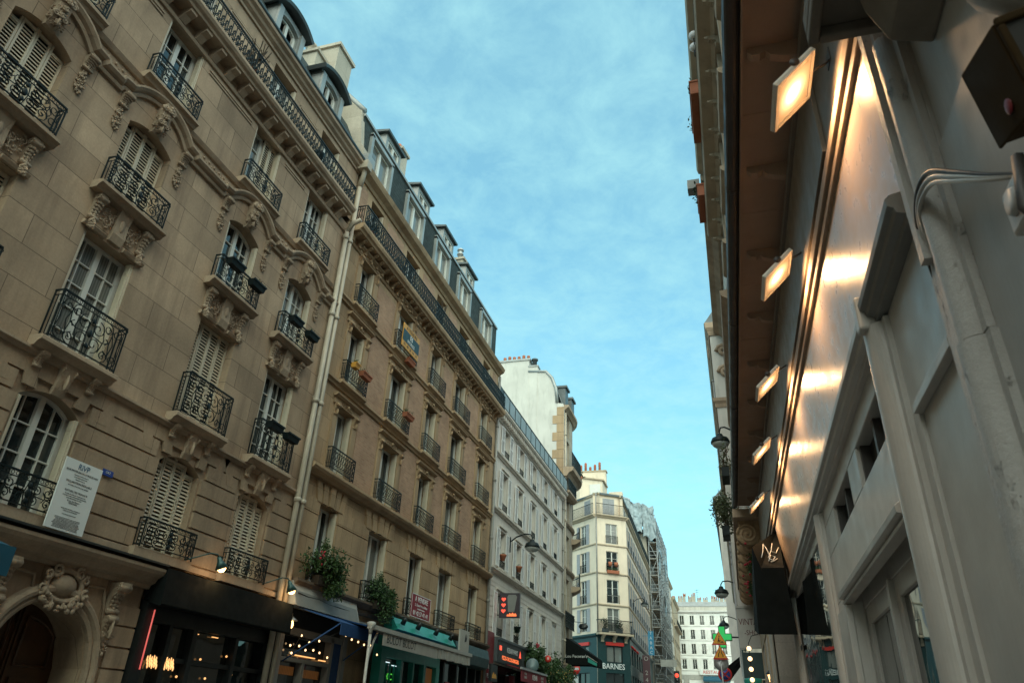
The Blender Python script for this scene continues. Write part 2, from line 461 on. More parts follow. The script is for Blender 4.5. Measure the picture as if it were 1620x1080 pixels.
WIN = {}
def window_meshes(w, h, rise=0, cols=2, rows=4, pane='glass', fr='white', mul_=.05, bar=.022):
    key = (round(w,3),round(h,3),rise,cols,rows,pane,fr)
    if key in WIN: return WIN[key]
    f = MB(); hw = w/2; zs = h-rise; b = .055
    f.box(-hw,-hw+b,-.05,.03,0,zs); f.box(hw-b,hw,-.05,.03,0,zs); f.box(-hw+b,hw-b,-.05,.03,0,b+.03)
    if rise > 0:
        P = arch_path(0,hw,zs,rise,12); f.sweep([(-.05,0),(.03,0),(.03,-b),(-.05,-b)],P)
    else: f.box(-hw+b,hw-b,-.05,.03,h-b,h)
    top = lambda u: zs+arch_h(u,hw,rise)-b*.8 if rise > 0 else h-b
    f.box(-mul_,mul_,-.04,.045,b,top(0))                       # meeting stiles
    for sgn in (-1,1):
        x0 = mul_; x1 = hw-b
        f.box(sgn*x1-.03 if sgn>0 else -x1, sgn*x1 if sgn>0 else -x1+.03, -.04,.036,b,top(x1-.01))
        for c in range(1,cols):
            u = sgn*(x0+(x1-x0)*c/cols); f.box(u-bar/2,u+bar/2,-.03,.02,b,top(u))
        for r in range(1,rows):
            z = b+(h-2*b)*r/rows
            ue = x1
            if rise > 0 and z > zs:
                while ue > x0 and top(ue) < z: ue -= .02
            if ue-x0 < .05: continue
            a,c = (x0,ue) if sgn > 0 else (-ue,-x0)
            f.box(a,c,-.03,.018,z-bar/2,z+bar/2)
    g = MB()
    if rise > 0:
        P = [(-hw+.02,.02),(hw-.02,.02)]+list(reversed(arch_path(0,hw-.02,zs,rise,10)))
        g.add([(u,-.02,z) for u,z in P],[tuple(range(len(P)))])
    else: g.quad((-hw+.02,-.02,.02),(hw-.02,-.02,.02),(hw-.02,-.02,h-.02),(-hw+.02,-.02,h-.02))
    WIN[key] = (lmesh('window',f,M[fr]), lmesh('pane',g,M[pane]))
    return WIN[key]
def window(F, u, z, w, h, d=-.22, name='window', **kw):
    fm, gm = window_meshes(w,h,**kw)
    o = F.inst(name,fm,u,d,z); put('pane',gm,o); return o

SHU = {}
def louvre_leaf(mb, u0, u1, z0, top, d0=-.02, d1=.02, st=.035, pitch=.055, mid=True, fill=.95):
    """framed louvred leaf; top(u) gives its upper edge"""
    ht = min(top(u0),top(u1))
    mb.box(u0,u0+st,d0,d1,z0,top(u0)); mb.box(u1-st,u1,d0,d1,z0,top(u1))
    mb.box(u0+st,u1-st,d0,d1,z0,z0+.07); mb.box(u0+st,u1-st,d0,d1,ht-.06,ht)
    if mid: mb.box(u0+st,u1-st,d0,d1,(z0+ht)/2-.03,(z0+ht)/2+.03)
    z = z0+.08
    while z < ht-.04-pitch*fill:
        mb.add([(u0+st,d1-.006,z),(u1-st,d1-.006,z),(u1-st,d0+.004,z+pitch*fill),(u0+st,d0+.004,z+pitch*fill),
                (u0+st,d1-.012,z-.006),(u1-st,d1-.012,z-.006),(u1-st,d0-.002,z+pitch*fill-.006),(u0+st,d0-.002,z+pitch*fill-.006)],
               [(0,1,2,3),(7,6,5,4),(0,4,5,1)])
        z += pitch
def closed_shutter(F, u, z, w, h, rise=0, leaves=4, d=-.20, m='shut1'):
    key = (round(w,3),round(h,3),rise,leaves,m)
    if key not in SHU:
        mb = MB(); hw = w/2; lw = w/leaves
        top = lambda t: h-rise+arch_h(min(hw,max(-hw,t)),hw,rise)
        for i in range(leaves):
            louvre_leaf(mb,-hw+lw*i+.004,-hw+lw*(i+1)-.004,.02,top,-.02+.008*(i%2),.02+.008*(i%2),.035,.070,False,.74)
        mb.mi = 1; mb.quad((-hw,-.06,0),(hw,-.06,0),(hw,-.06,h),(-hw,-.06,h))
        SHU[key] = lmesh('closed_shutter',mb,[M[m],M['black']])
    return F.inst('closed_shutter',SHU[key],u,d,z)
def open_shutter(F, u, z, w, h, d=.03, m='shut3', rz=0):
    key = ('o',round(w,3),round(h,3),m)
    if key not in SHU:
        mb = MB(); louvre_leaf(mb,-w/2,w/2,0,lambda t:h,-.018,.018,.04,.06)
        mb.quad((-w/2,-.012,0),(w/2,-.012,0),(w/2,-.012,h),(-w/2,-.012,h))
        SHU[key] = lmesh('shutter',mb,M[m])
    o = F.inst('shutter',SHU[key],u,d,z); o.rotation_euler[2] += rz; return o
def jamb_shutter(F, ub, z, h, rev, m='shut1', side=1):
    """leaves folded against the reveal"""
    key = ('j',round(h,3),round(rev,2),m,side)
    if key not in SHU:
        mb = MB()
        for k in range(2):
            a,b = (-.028-.03*k,-.004-.03*k); a,b = (a,b) if side > 0 else (-b,-a)
            mb.box(a,b,-rev+.13,-.015-.012*k,.01,h)
            zz = .08
            while zz < h-.08 and k == 1:
                x = a if side > 0 else b
                mb.box(min(x-.006*side,x),max(x-.006*side,x),-rev+.16,-.05,zz,zz+.028); zz += .05
        SHU[key] = lmesh('folded_shutter',mb,M[m])
    return F.inst('folded_shutter',SHU[key],ub,0,z)

# ironwork ----------------------------------------------------------
def spiral(cx, cz, r, a0, turns, n=12, r1=.18):
    return [(cx+r*(1-(1-r1)*i/n)*cos(a0+turns*2*pi*i/n), cz+r*(1-(1-r1)*i/n)*sin(a0+turns*2*pi*i/n)) for i in range(n+1)]
def rail_frame(mb, w, h, dep, post=.014, lower=True, top_r=.02):
    L = [(-w/2,0),( -w/2,dep),(w/2,dep),(w/2,0)]
    for z,r in ((h,top_r),(h-.09,.010),(.05,.013)):
        mb.tube([(a,b,z) for a,b in L], r, 4)
    if lower: mb.tube([(a,b,.16) for a,b in L], .008, 4)
    for a,b in ((-w/2,dep),(w/2,dep),(-w/2,.01),(w/2,.01)): mb.tube([(a,b,0),(a,b,h)], post, 4)
IRON = {}
def scroll_rail(w, h, dep):
    key = ('s',w,h,dep)
    if key in IRON: return IRON[key]
    mb = MB(); rail_frame(mb,w,h,dep,lower=False); R = .0085
    z0,z1 = .05,h-.09; H = z1-z0
    def st(pts, r=R): mb.tube([(u,dep,z) for u,z in pts], r, 4)
    for s in (-1,1):
        for (f,sc) in ((.80,1.),(.52,1.)):
            c = s*w/2*f; rr = min(.16*w*.5,H*.25)
            st(spiral(c,z0+rr*1.1,rr,-pi/2 if s>0 else -pi/2,s*1.4)); st(spiral(c-s*rr*.25,z1-rr*1.05,rr,pi/2,-s*1.4))
            st([(c+s*rr*.95,z0+rr),(c+s*rr*.5,z0+H*.5),(c+s*rr*.75,z1-rr)])
            st([(c-s*rr,z0+rr*1.2),(c-s*rr*.5,z0+H*.52),(c-s*rr*1.2,z1-rr*1.1)])
        st([(s*w/2*.94,z0),(s*w/2*.94,z1)],.007)
        st(spiral(s*w*.09,z0+H*.30,H*.20,-pi/2,s*1.3)); st(spiral(s*w*.10,z0+H*.70,H*.20,pi/2,-s*1.3))
        st([(s*w*.02,z0),(s*w*.05,z0+H*.5),(s*w*.02,z1)])
        st([(s*w*.02,z0+H*.5),(s*w*.2,z0+H*.45),(s*w*.30,z0+H*.52)])
        for q in range(3):                                     # leaf tips
            st([(s*w*.25,z0+H*(.15+.3*q)),(s*w*.285,z0+H*(.24+.3*q)),(s*w*.25,z0+H*(.3+.3*q))],.011)
        for b in (dep*.5,):
            mb.tube([(s*w/2,b,z0),(s*w/2,b,z1)],.008,4)
    mb.blob((0,dep+.005,z0+H*.5),(.05,.02,.075)); mb.blob((0,dep+.005,z0+H*.2),(.035,.015,.05)); mb.blob((0,dep+.005,z0+H*.82),(.04,.015,.05))
    k = int(w/.085)
    for i in range(k+1):
        u = -w/2+w*i/k; st(spiral(u,h-.045,.028,0,1.0,6,1.),.005)
    IRON[key] = lmesh('balcony_railing',mb,M['iron']); return IRON[key]
def lace_rail(w, h, dep):
    """bars filled with small rings and leaves"""
    key = ('l',w,h,dep)
    if key in IRON: return IRON[key]
    mb = MB(); rail_frame(mb,w,h,dep)
    k = max(5,int(w/.115)); z0,z1 = .16,h-.09; H = z1-z0
    def st(pts, r=.008): mb.tube([(u,dep,z) for u,z in pts], r, 4)
    for i in range(k):
        a = -w/2+w*i/k; b = a+w/k; c = (a+b)/2; q = w/k*.46
        st([(a,z0),(c,z0+H*.25),(a+.01,z0+H*.5),(c,z0+H*.75),(a,z1)]); st([(b,z0),(c,z0+H*.25),(b-.01,z0+H*.5),(c,z0+H*.75),(b,z1)])
        st(spiral(c,z0+H*.5,q*.9,0,1.,8,1.),.007); mb.blob((c,dep,z0+H*.25),(.02,.012,.03),5,4); mb.blob((c,dep,z0+H*.75),(.02,.012,.03),5,4)
        st(spiral(c,.105,q*.8,0,1.,6,1.),.006); st([(c,h-.09),(c,h)],.006)
    for s in (-1,1):
        for j in range(1,3): mb.tube([(s*w/2,dep*j/3,.05),(s*w/2,dep*j/3,h-.09)],.008,4)
    IRON[key] = lmesh('balcony_railing',mb,M['iron']); return IRON[key]
def bar_rail(w, h, dep, pitch=.11, m='iron', r_=1.):
    key = ('b',w,h,dep,pitch,m,r_)
    if key in IRON: return IRON[key]
    mb = MB(); L = [(-w/2,0),(-w/2,dep),(w/2,dep),(w/2,0)]
    for z,r in ((h,.018),(.06,.012)): mb.tube([(a,b,z) for a,b in L], r*r_, 4)
    k = max(2,int(w/pitch))
    for i in range(k+1):
        u = -w/2+w*i/k; mb.tube([(u,dep,0 if i in (0,k) else .06),(u,dep,h)], .008*r_, 4)
    IRON[key] = lmesh('balcony_railing',mb,M[m]); return IRON[key]
def long_rail_bars(u0, u1, h, dep):
    mb = MB()
    for z,r in ((h,.024),(h-.1,.011),(.05,.014)): mb.tube([(u0,0,z),(u0,dep,z),(u1,dep,z),(u1,0,z)], r, 4)
    k = int((u1-u0)/.135); rng = random.Random(4)
    for i in range(k+1):
        u = u0+(u1-u0)*i/k; mb.tube([(u,dep,.05),(u,dep,h)], .0115, 4)
        if i < k:
            c = u+(u1-u0)/k*.5
            mb.tube([(a,dep,b) for a,b in spiral(c-.02,.18,.065,-pi/2,1.2,8)], .011, 4)
            mb.tube([(a,dep,b) for a,b in spiral(c+.015,.34,.06,pi/2,-1.2,8)], .011, 4)
            mb.tube([(a,dep,b) for a,b in spiral(c,h-.05,.035,0,1.,6,1.)], .010, 4)
            mb.blob((c,dep,.25),(.03,.018,.055),5,4); mb.blob((c+.03,dep,.12),(.025,.018,.04),5,4)
        if i % 8 == 0:
            for q in (.2,.36,.5): mb.blob((u,dep,q),(.04,.02,.06),5,4)
    return mb
def long_rail_lens(u0, u1, h, dep):
    mb = MB()
    for z,r in ((h,.026),(h-.1,.011),(.05,.014)): mb.tube([(u0,0,z),(u0,dep,z),(u1,dep,z),(u1,0,z)], r, 4)
    k = int((u1-u0)/.17)
    for i in range(k+1):
        u = u0+(u1-u0)*i/k; mb.tube([(u,dep,.05),(u,dep,h)], .013, 4)
        if i < k:
            c = u+(u1-u0)/k*.5; q = .055
            for s in (-1,1):
                mb.tube([(c,dep,.06),(c+s*q,dep,h*.27),(c+s*.012,dep,h*.46),(c+s*q,dep,h*.65),(c,dep,h-.1)], .012, 4)
            mb.blob((c,dep,h*.46),(.035,.02,.055),5,4); mb.blob((c,dep,h*.2),(.03,.02,.06),5,4)
            mb.tube([(a,dep,b) for a,b in spiral(c,h-.05,.035,0,1.,6,1.)], .007, 4)
    for j in range(1,5):
        b = dep*j/5; mb.tube([(u0,b,.05),(u0,b,h)], .010, 4); mb.tube([(a*0+u0,b+ (a)*0.,z) for a,z in ((0,.1),(0,h-.1))], .01, 4)
        mb.tube([(u0,b-.04+.04*cos(t*.8),.2+.07*t) for t in range(7)], .009, 4)
    return mb

# stone ornaments -----------------------------------------------------
def roll(mb, u0, u1, d, z, r, n=10): mb.tube([(u0,d,z),(u1,d,z)], r, n)
def bracket(mb, u, w, dmax, z0, z1):
    """scrolled console: a big roll above, a small one below, S-shaped web between"""
    H = z1-z0; u0,u1 = u-w/2,u+w/2
    P = [(0,z0),(dmax*.32,z0+H*.02),(dmax*.38,z0+H*.16),(dmax*.30,z0+H*.34),(dmax*.42,z0+H*.55),(dmax*.75,z0+H*.70),(dmax,z0+H*.84),(dmax,z1),(0,z1)]
    mb.prism(P,u0+.012,u1-.012)
    roll(mb,u0,u1,dmax*.76,z1-H*.15,min(H*.13,dmax*.36)); roll(mb,u0,u1,dmax*.30,z0+H*.10,min(H*.09,dmax*.3))
    for k in range(5):                                          # carved leaf down the front
        f = k/4.; dd = dmax*(.36+.36*f*f); mb.blob((u,dd,z0+H*(.2+.5*f)),(w*.30*(.6+.4*f),.016,H*.085),6,4)
        for s_ in (-1,1): mb.blob((u+s_*w*.28,dd-.006,z0+H*(.16+.5*f)),(w*.16,.014,H*.06),6,4)
    for s in (u0-.003,u1+.003):
        mb.tube([(s,dmax*.72+a,z1-H*.17+b) for a,b in spiral(0,0,H*.13,0,1.8,12,.15)], H*.022, 4)
def relief(mb, uc, w, z0, z1, d, seed, n=7):
    """mirrored leafy carving"""
    rng = random.Random(seed); H = z1-z0
    for i in range(n):
        f = (i+.5)/n; x = w/2*f; z = z0+H*(.2+.65*rng.random()); r = min(w*.11,H*.25)*(.7+.5*rng.random())
        tr = 1.2*(1 if i%2 else -1); a0 = rng.random()*6.28
        for s in (-1,1):
            P = spiral(0,0,r,a0,tr,12,.15)
            mb.tube([(uc+s*(x+a),d+.010,z+b) for a,b in P], [r*.15*(1-.5*k/12) for k in range(13)], 5)
            mb.blob((uc+s*x,d+.010,z),(r*.22,.022,r*.22),6,4)
            for q in range(5):
                a = rng.random()*6.28; mb.blob((uc+s*(x+cos(a)*r*1.15),d+.006,z+sin(a)*r*1.15),(r*(.12+.2*rng.random()),.018,r*(.1+.12*rng.random())),6,4)
            for q in range(2):
                a = rng.random()*6.28; mb.blob((uc+s*(x+cos(a)*r*1.1),d+.01,z+sin(a)*r*1.1),(r*.35,.025,r*.22),6,4)
    mb.blob((uc,d+.03,(z0+z1)/2),(w*.07,.05,H*.33),8,6)
def garland(mb, u, z0, z1, w, d, seed):
    rng = random.Random(seed)
    for i in range(64):
        f = rng.random(); ww = w*(.30+.70*sin(pi*min(1,.12+f*.95)))
        r = .010+.014*rng.random()
        mb.blob((u+(rng.random()-.5)*ww, d+.015+.035*rng.random()*(1-abs(f-.5)), z0+(z1-z0)*f), (r*(.7+rng.random()),r,r*(.7+1.2*rng.random())), 6, 4)
    mb.blob((u,d+.005,(z0+z1)/2),(w*.3,.03,(z1-z0)*.5),8,6)
def leafmass(mb, c, r, n, size, seed, clumps=7):
    rng = random.Random(seed); C = []
    for i in range(clumps):
        v = Vector((rng.gauss(0,1),rng.gauss(0,1),rng.gauss(0,1))).normalized()*(.35+.6*rng.random())
        C.append((Vector((c[0]+v.x*r[0],c[1]+v.y*r[1],c[2]+v.z*r[2])), .25+.35*rng.random()))
    for i in range(n):
        cc,q = C[rng.randrange(clumps)]
        v = Vector((rng.gauss(0,1),rng.gauss(0,1),rng.gauss(0,1))); v = v.normalized()*(rng.random()**.45)
        mb.leaf((cc.x+v.x*r[0]*q*1.5,cc.y+v.y*r[1]*q*1.5,cc.z+v.z*r[2]*q*1.5), size, rng)
# ================================================================== BUILDING 1: carved stone
LX = -10.0; HALF = pi/2
B1 = thing('apartment_building','ornate tan stone apartment block with carved window hoods and an arched oak street door','building',(LX,-1.,0),HALF)
F1 = Fac(B1,-1.)
def fpart(F, name, fn, m, parent=None):
    mb = MB(); fn(mb); return F.build(name, mb, M[m], parent)
COLS = [2.35,5.38,7.88,10.95,13.38]
W1 = {'f1':1.14,'f3':1.16,'f4':1.12,'f5':1.06,'f6':1.02}
def b1_wall(mb):
    ops = []
    for c in COLS:
        ops += [(c-.58,c+.58,6.60,8.80),(c-.56,c+.56,9.66,11.50,.18),(c-.53,c+.53,12.46,14.28)]
    wall(mb,-1,15.02,6.42,14.6,ops)
    wall(mb,-1,15.02,14.85,16.65,[(c-.51,c+.51,14.86,16.45) for c in COLS])
    mb.quad((15.02,0,0),(15.02,0,17),(15.02,-9,17),(15.02,-9,0)); mb.quad((-1,0,0),(-1,0,17),(-1,-9,17),(-1,-9,0))
    mb.quad((-1,-9,0),(15.02,-9,0),(15.02,-9,19.6),(-1,-9,19.6))
fpart(F1,'wall',b1_wall,'stone1')
RU = [c for c in COLS]
def b1_rust(mb):
    ops = [(c-.57,c+.57,3.99,5.92,.20) for c in COLS]
    wall(mb,-1,15.02,3.95,6.42,ops,-.04,.34)
    zs = [4.10+.325*i for i in range(8)]
    for i in range(7):
        a,b = zs[i],zs[i+1]-.035
        segs = []; cur = -1.
        for c in COLS:
            half = .62 if b < 5.75 else (.60+.30*max(0,(b-5.6)) if b < 6.1 else 0)
            if half: segs.append((cur,c-half)); cur = c+half
        segs.append((cur,15.02))
        for u0,u1 in segs:
            k = max(1,round((u1-u0)/1.1)); mb.box(u0,u1,-.045,.012,a,b)
    for c in COLS:                                              # radiating arch stones
        for k in range(5):
            t = (k-2)*.33; 
            if k == 2: continue
            p0 = (c+t*1.35-.12 if t<0 else c+t*1.35-.12, 5.80+arch_h(t*.8,.6,.2)); wd = .25
            x = c+t*1.45
            mb.extrude([(x-wd*.46,5.80+arch_h(max(-.57,min(.57,x-c)),.58,.2)),(x+wd*.46,5.80+arch_h(max(-.57,min(.57,x-c)),.58,.2)),(x+wd*.5+t*.35,6.34),(x-wd*.5+t*.35,6.34)],-.03,.016)
fpart(F1,'rusticated_wall',b1_rust,'rust1')
DC = 9.10
def b1_ground(mb):
    zs_ = 2.12; R_ = .88
    wall(mb,7.35,10.86,0,3.95,[(DC-R_,DC+R_,0,zs_+R_,R_)],-.02,.62)
    for i in range(10):
        a,b = .2+.33*i,.2+.33*i+.30
        for u0,u1 in ((7.36,7.86),(10.34,10.85)):
            if b < 3.4: mb.box(u0,u1,-.03,.02,a,b)
    mb.box(10.84,15.02,-.6,-.5,0,3.95); mb.box(-1,7.4,-.6,-.5,0,3.95)
    for u in (10.86,15.0,7.37): mb.box(u-.02,u,-.55,-.02,0,3.95)
fpart(F1,'ground_storey_wall',b1_ground,'rust1')
def b1_door_stone(mb):
    R_ = .90; P = [(DC-R_,0),(DC-R_,1.)]+arch_path(DC,R_,2.12,R_,22)+[(DC+R_,1.),(DC+R_,0)]
    mb.sweep([(-.1,0),(.05,0),(.07,.05),(.05,.09),(.10,.12),(.11,.17),(.07,.22),(-.02,.24)],P)
    P2 = [(7.34,3.48),(10.88,3.48)]
    mb.sweep([(-.05,0),(.06,0),(.08,.06),(.16,.10),(.20,.17),(.30,.22),(.33,.28),(.33,.33),(-.05,.36)],P2)
    for s in (-1,1):                                            # sunk panels beside the cartouche
        P3 = [(DC+s*.46,3.06),(DC+s*.52,3.32),(DC+s*.86,3.34),(DC+s*.90,3.2),(DC+s*.98,3.0),(DC+s*1.02,2.62)]
        mb.tube([(u,.0,z) for u,z in P3],.028,6); mb.tube([(DC+s*(.50+.08*k),.0,3.02+arch_h(.6,1.,1.)*.0-.06*k*k*.35) for k in range(6)],.022,6)
def b1_cart(mb):
    mb.blob((DC,.03,3.24),(.25,.13,.17),14,8)
    mb.tube([(DC+.33*cos(a),.07,3.23+.23*sin(a)) for a in [2*pi*k/24 for k in range(24)]],.045,7,True)
    for s in (-1,1):
        for (x,z,r) in ((.22,3.44,.10),(.36,3.36,.07),(.40,3.14,.08),(.24,2.98,.09)):
            mb.tube([(DC+s*(x+a),.10,z+b) for a,b in spiral(0,0,r,1.2*s,1.5*s,12)],[.035-.002*k for k in range(13)],6)
    rng = random.Random(5)
    for i in range(46):
        a = pi+pi*rng.random(); q = .8+.5*rng.random()
        mb.blob((DC+.34*cos(a)*q,.09+.04*rng.random(),3.14+.24*sin(a)*q),(.03+.03*rng.random(),.03,.025+.035*rng.random()),6,4)
def b1_cons(mb):
    for s in (-1,1):
        mb.mark(); u = DC+s*1.08; bracket(mb,u,.24,.24,2.95,3.46); bracket(mb,u,.20,.16,2.5,2.95)
        relief(mb,u,.22,2.5,3.0,.12,3+s,3); garland(mb,u,2.35,2.95,.2,.06,8+s)
e = fpart(F1,'door_surround',b1_door_stone,'trim1')
fpart(F1,'cartouche',b1_cart,'trim1'); fpart(F1,'door_console',b1_cons,'trim1')
def b1_door(mb):
    R_ = .88
    P = [(DC-R_,0),(DC+R_,0)]+list(reversed(arch_path(DC,R_,2.12,R_,18)))
    mb.extrude(P,-.66,-.60)
    for s in (-1,1):
        mb.box(DC+min(s*.02,s*.045),DC+max(s*.02,s*.045),-.60,-.565,0,2.96)
        for (z0,z1,x0,x1) in ((.25,.95,.14,.72),(1.08,1.95,.14,.72)):
            a,b = sorted((DC+s*x0,DC+s*x1))
            for q in ((a,b,z0,z0+.05),(a,b,z1-.05,z1),(a,a+.05,z0+.05,z1-.05),(b-.05,b,z0+.05,z1-.05)): mb.box(q[0],q[1],-.6,-.56,q[2],q[3])
            mb.box(a+.09,b-.09,-.6,-.575,z0+.09,z1-.09)
        top = [(DC+s*(.14+.58*k/6),2.2+arch_h(.14+.58*k/6,.88,.88)*.72) for k in range(7)]
        ring = [(DC+s*.14,2.12)]+top+[(DC+s*.72,2.12)]
        mb.tube([(u,-.585,z) for u,z in ring],.028,5,True)
dr = fpart(F1,'street_door',b1_door,'oak')
def knob(mb):
    for s in (-1,1): mb.blob((DC+s*.09,-.53,1.05),.035,8,6); mb.tube([(DC+s*.09,-.6,1.05),(DC+s*.09,-.53,1.05)],.015,6)
fpart(F1,'door_knob',knob,'steel',dr)
def b1_flash(mb): mb.prism([(-.04,3.90),(.36,3.86),(.37,3.89),(-.04,3.955)],-1,10.9)
fpart(F1,'zinc_flashing',b1_flash,'zinc_d')
# string courses
def b1_str(mb):
    mb.sweep([(-.02,0),(.05,0),(.07,.04),(.11,.06),(.11,.10),(-.02,.13)],[(-1,6.32),(15.02,6.32)])
    mb.sweep([(-.02,0),(.03,.0),(.03,.1),(-.02,.12)],[(-1,3.96),(15.02,3.96)])
fpart(F1,'string_course',b1_str,'trim1')
hood_prof = [(-.02,-.02),(.06,-.02),(.08,.03),(.06,.06),(.13,.09),(.17,.14),(.17,.18),(-.02,.22)]
def b1_hood(mb):
    P = [(-1,11.66)]
    for c in COLS:
        P += [(c-.98,11.66),(c-.94,11.74),(c-.74,11.76)]
        P += [(c-.70+1.4*k/12, 11.74+.04+arch_h(-.70+1.4*k/12,.72,.34)) for k in range(13)]
        P += [(c+.74,11.76),(c+.94,11.74),(c+.98,11.66)]
    P.append((15.02,11.66)); mb.sweep(hood_prof,P)
fpart(F1,'hood_mould',b1_hood,'trim1')
def b1_frieze(mb):
    u = -1.
    while u < 15:
        if all(abs(u-c) > .80 for c in COLS): 
            mb.blob((u,.0,12.08),(.034,.03,.034),7,5); mb.blob((u+.085,.0,12.03),(.018,.02,.018),5,4)
        u += .17
    mb.sweep([(-.02,0),(.05,0),(.08,.05),(.10,.09),(-.02,.10)],[(-1,12.20),(15.02,12.20)])
fpart(F1,'frieze',b1_frieze,'trim1')
mb = MB()
mb.prism([(-.02,11.46),(.06,11.46),(.16,11.66),(.20,12.0),(.23,12.16),(-.02,12.18)],-.11,.11)
rng_ = random.Random(9)
for q in range(54):
    f = rng_.random(); x = rng_.gauss(0,.065); r = .014+.02*rng_.random()
    mb.blob((x,.10+.13*f+.03*rng_.random()-abs(x)*.4,11.48+.66*f),(r*(.8+.7*rng_.random()),r,r*(.8+rng_.random())),6,4)
for q in range(4):
    for s in (-1,1): mb.tube([(s*(.02+a),.16+.03*q,11.58+.15*q+b) for a,b in spiral(0,0,.055,s*1.,1.3*s,9)],[.02-.0012*k for k in range(10)],5)
for s in (-1,1):
    mb.tube([(s*(.10+a),.20,12.06+b) for a,b in spiral(0,0,.075,0,1.5*s,12)],.026,6)
    mb.tube([(s*(.09+a),.17,11.70+b) for a,b in spiral(0,0,.06,2,1.3*s,10)],.022,6)
relief(mb,0,.34,11.42,11.85,.12,21,4)
KEY = lmesh('keystone',mb,M['trim1'])
mb = MB(); bracket(mb,0,.20,.17,11.38,11.68); SIDEB = lmesh('hood_bracket',mb,M['trim1'])
mb = MB(); garland(mb,0,10.86,11.36,.17,0,4); mb.prism([(-.01,11.1),(.02,11.1),(.03,11.4),(-.01,11.4)],-.04,.04); GARL = lmesh('garland',mb,M['trim1'])
mb = MB()
bracket(mb,0,.18,.14,8.96,9.48); garland(mb,0,8.80,8.98,.14,.04,5); APB = lmesh('apron_bracket',mb,M['trim1']); mb = MB()
relief(mb,0,.86,8.98,9.44,.03,31,5); mb.prism([(-.02,8.86),(.05,8.86),(.09,9.0),(.07,9.3),(.12,9.5),(-.02,9.5)],-.14,.14)
mb.sweep([(-.02,0),(.06,0),(.09,.05),(.05,.08),(-.02,.08)],[(-.70,8.82),(-.2,8.82)]); mb.sweep([(-.02,0),(.06,0),(.09,.05),(.05,.08),(-.02,.08)],[(.2,8.82),(.70,8.82)])
mb_apron = mb
CONS4 = lmesh('carved_apron',mb,M['trim1'])
mb = MB()
bracket(mb,0,.15,.17,6.16,6.42); SLB = lmesh('slab_bracket',mb,M['trim1']); mb = MB()
mb.prism([(-.02,5.90),(.03,5.90),(.06,6.0),(.13,6.36),(.13,6.44),(-.02,6.44)],-.11,.11)
for s in (-1,1): mb.tube([(s*.115,.10+a,6.30+b) for a,b in spiral(0,0,.06,0,1.6,12)],.016,6)
relief(mb,0,.24,5.92,6.34,.09,44,3)
KEY1 = lmesh('carved_keystone',mb,M['trim1'])
def slabm(w,z0,z1,d):
    mb = MB(); mb.sweep([(-.02,0),(d*.6,0),(d*.75,(z1-z0)*.35),(d,(z1-z0)*.55),(d,(z1-z0)*.9),(d-.02,(z1-z0)),(-.02,(z1-z0))],[(-w/2,z0),(w/2,z0)])
    return lmesh('balcony_slab',mb,M['trim1'])
SL3,SL4,SL5 = slabm(1.56,6.42,6.60,.27),slabm(1.60,9.50,9.66,.26),slabm(1.46,12.28,12.44,.24)
mb = MB(); mb.box(-.75,.75,-.1,.14,3.94,4.10); SL1 = lmesh('balcony_slab',mb,M['trim1'])
R3,R4,R5,R1m = scroll_rail(1.36,.86,.19),scroll_rail(1.38,.60,.19),scroll_rail(1.30,.55,.18),scroll_rail(1.36,.50,.16)
MODE = {  # per column: f1,f3,f4,f5   s=closed shutters, w=window, h=half
    0:'ssss',1:'wssw',2:'wwsw',3:'sswh',4:'swww'}
for i,c in enumerate(COLS):
    a = MODE[i]
    F1.inst('keystone',KEY,c,0,0); F1.inst('carved_apron',CONS4,c,0,0); F1.inst('carved_keystone',KEY1,c,0,0)
    for s in (-1,1): F1.inst('apron_bracket',APB,c+s*.56,0,0); F1.inst('slab_bracket',SLB,c+s*.52,0,0)
    for s in (-.82,.82): F1.inst('hood_bracket',SIDEB,c+s,0,0); F1.inst('garland',GARL,c+s,0,0)
    F1.inst('balcony_slab',SL3,c,0,0); F1.inst('balcony_slab',SL4,c,0,0); F1.inst('balcony_slab',SL5,c,0,0); F1.inst('balcony_slab',SL1,c,0,0)
    F1.inst('balcony_railing',R3,c,.04,6.60); F1.inst('balcony_railing',R4,c,.03,9.66); F1.inst('balcony_railing',R5,c,.03,12.44); F1.inst('balcony_railing',R1m,c,0,4.10)
    for k,(z,w,h,rise,md,rows) in enumerate(((3.99,1.14,1.93,.20,a[0],4),(6.6,1.16,2.20,0,a[1],5),(9.66,1.12,1.84,.18,a[2],4),(12.46,1.06,1.82,0,a[3],4))):
        if md == 's': closed_shutter(F1,c,z,w,h,rise,4,-.20)
        else:
            window(F1,c,z,w,h,-.26,rise=rise,rows=rows,pane='glass' if (k+i)%3 else 'glassb')
            jamb_shutter(F1,c+w/2,z,h-rise-.02,.28,'shut1',1); jamb_shutter(F1,c-w/2,z,h-rise-.02,.28,'shut1',-1)
            if md == 'h': closed_shutter(F1,c+.26,z,.5,h,0,2,-.16)
    window(F1,c,14.86,1.02,1.58,-.25,rows=3,pane='glassb'); jamb_shutter(F1,c+.51,14.86,1.56,.28,'shut1',1)
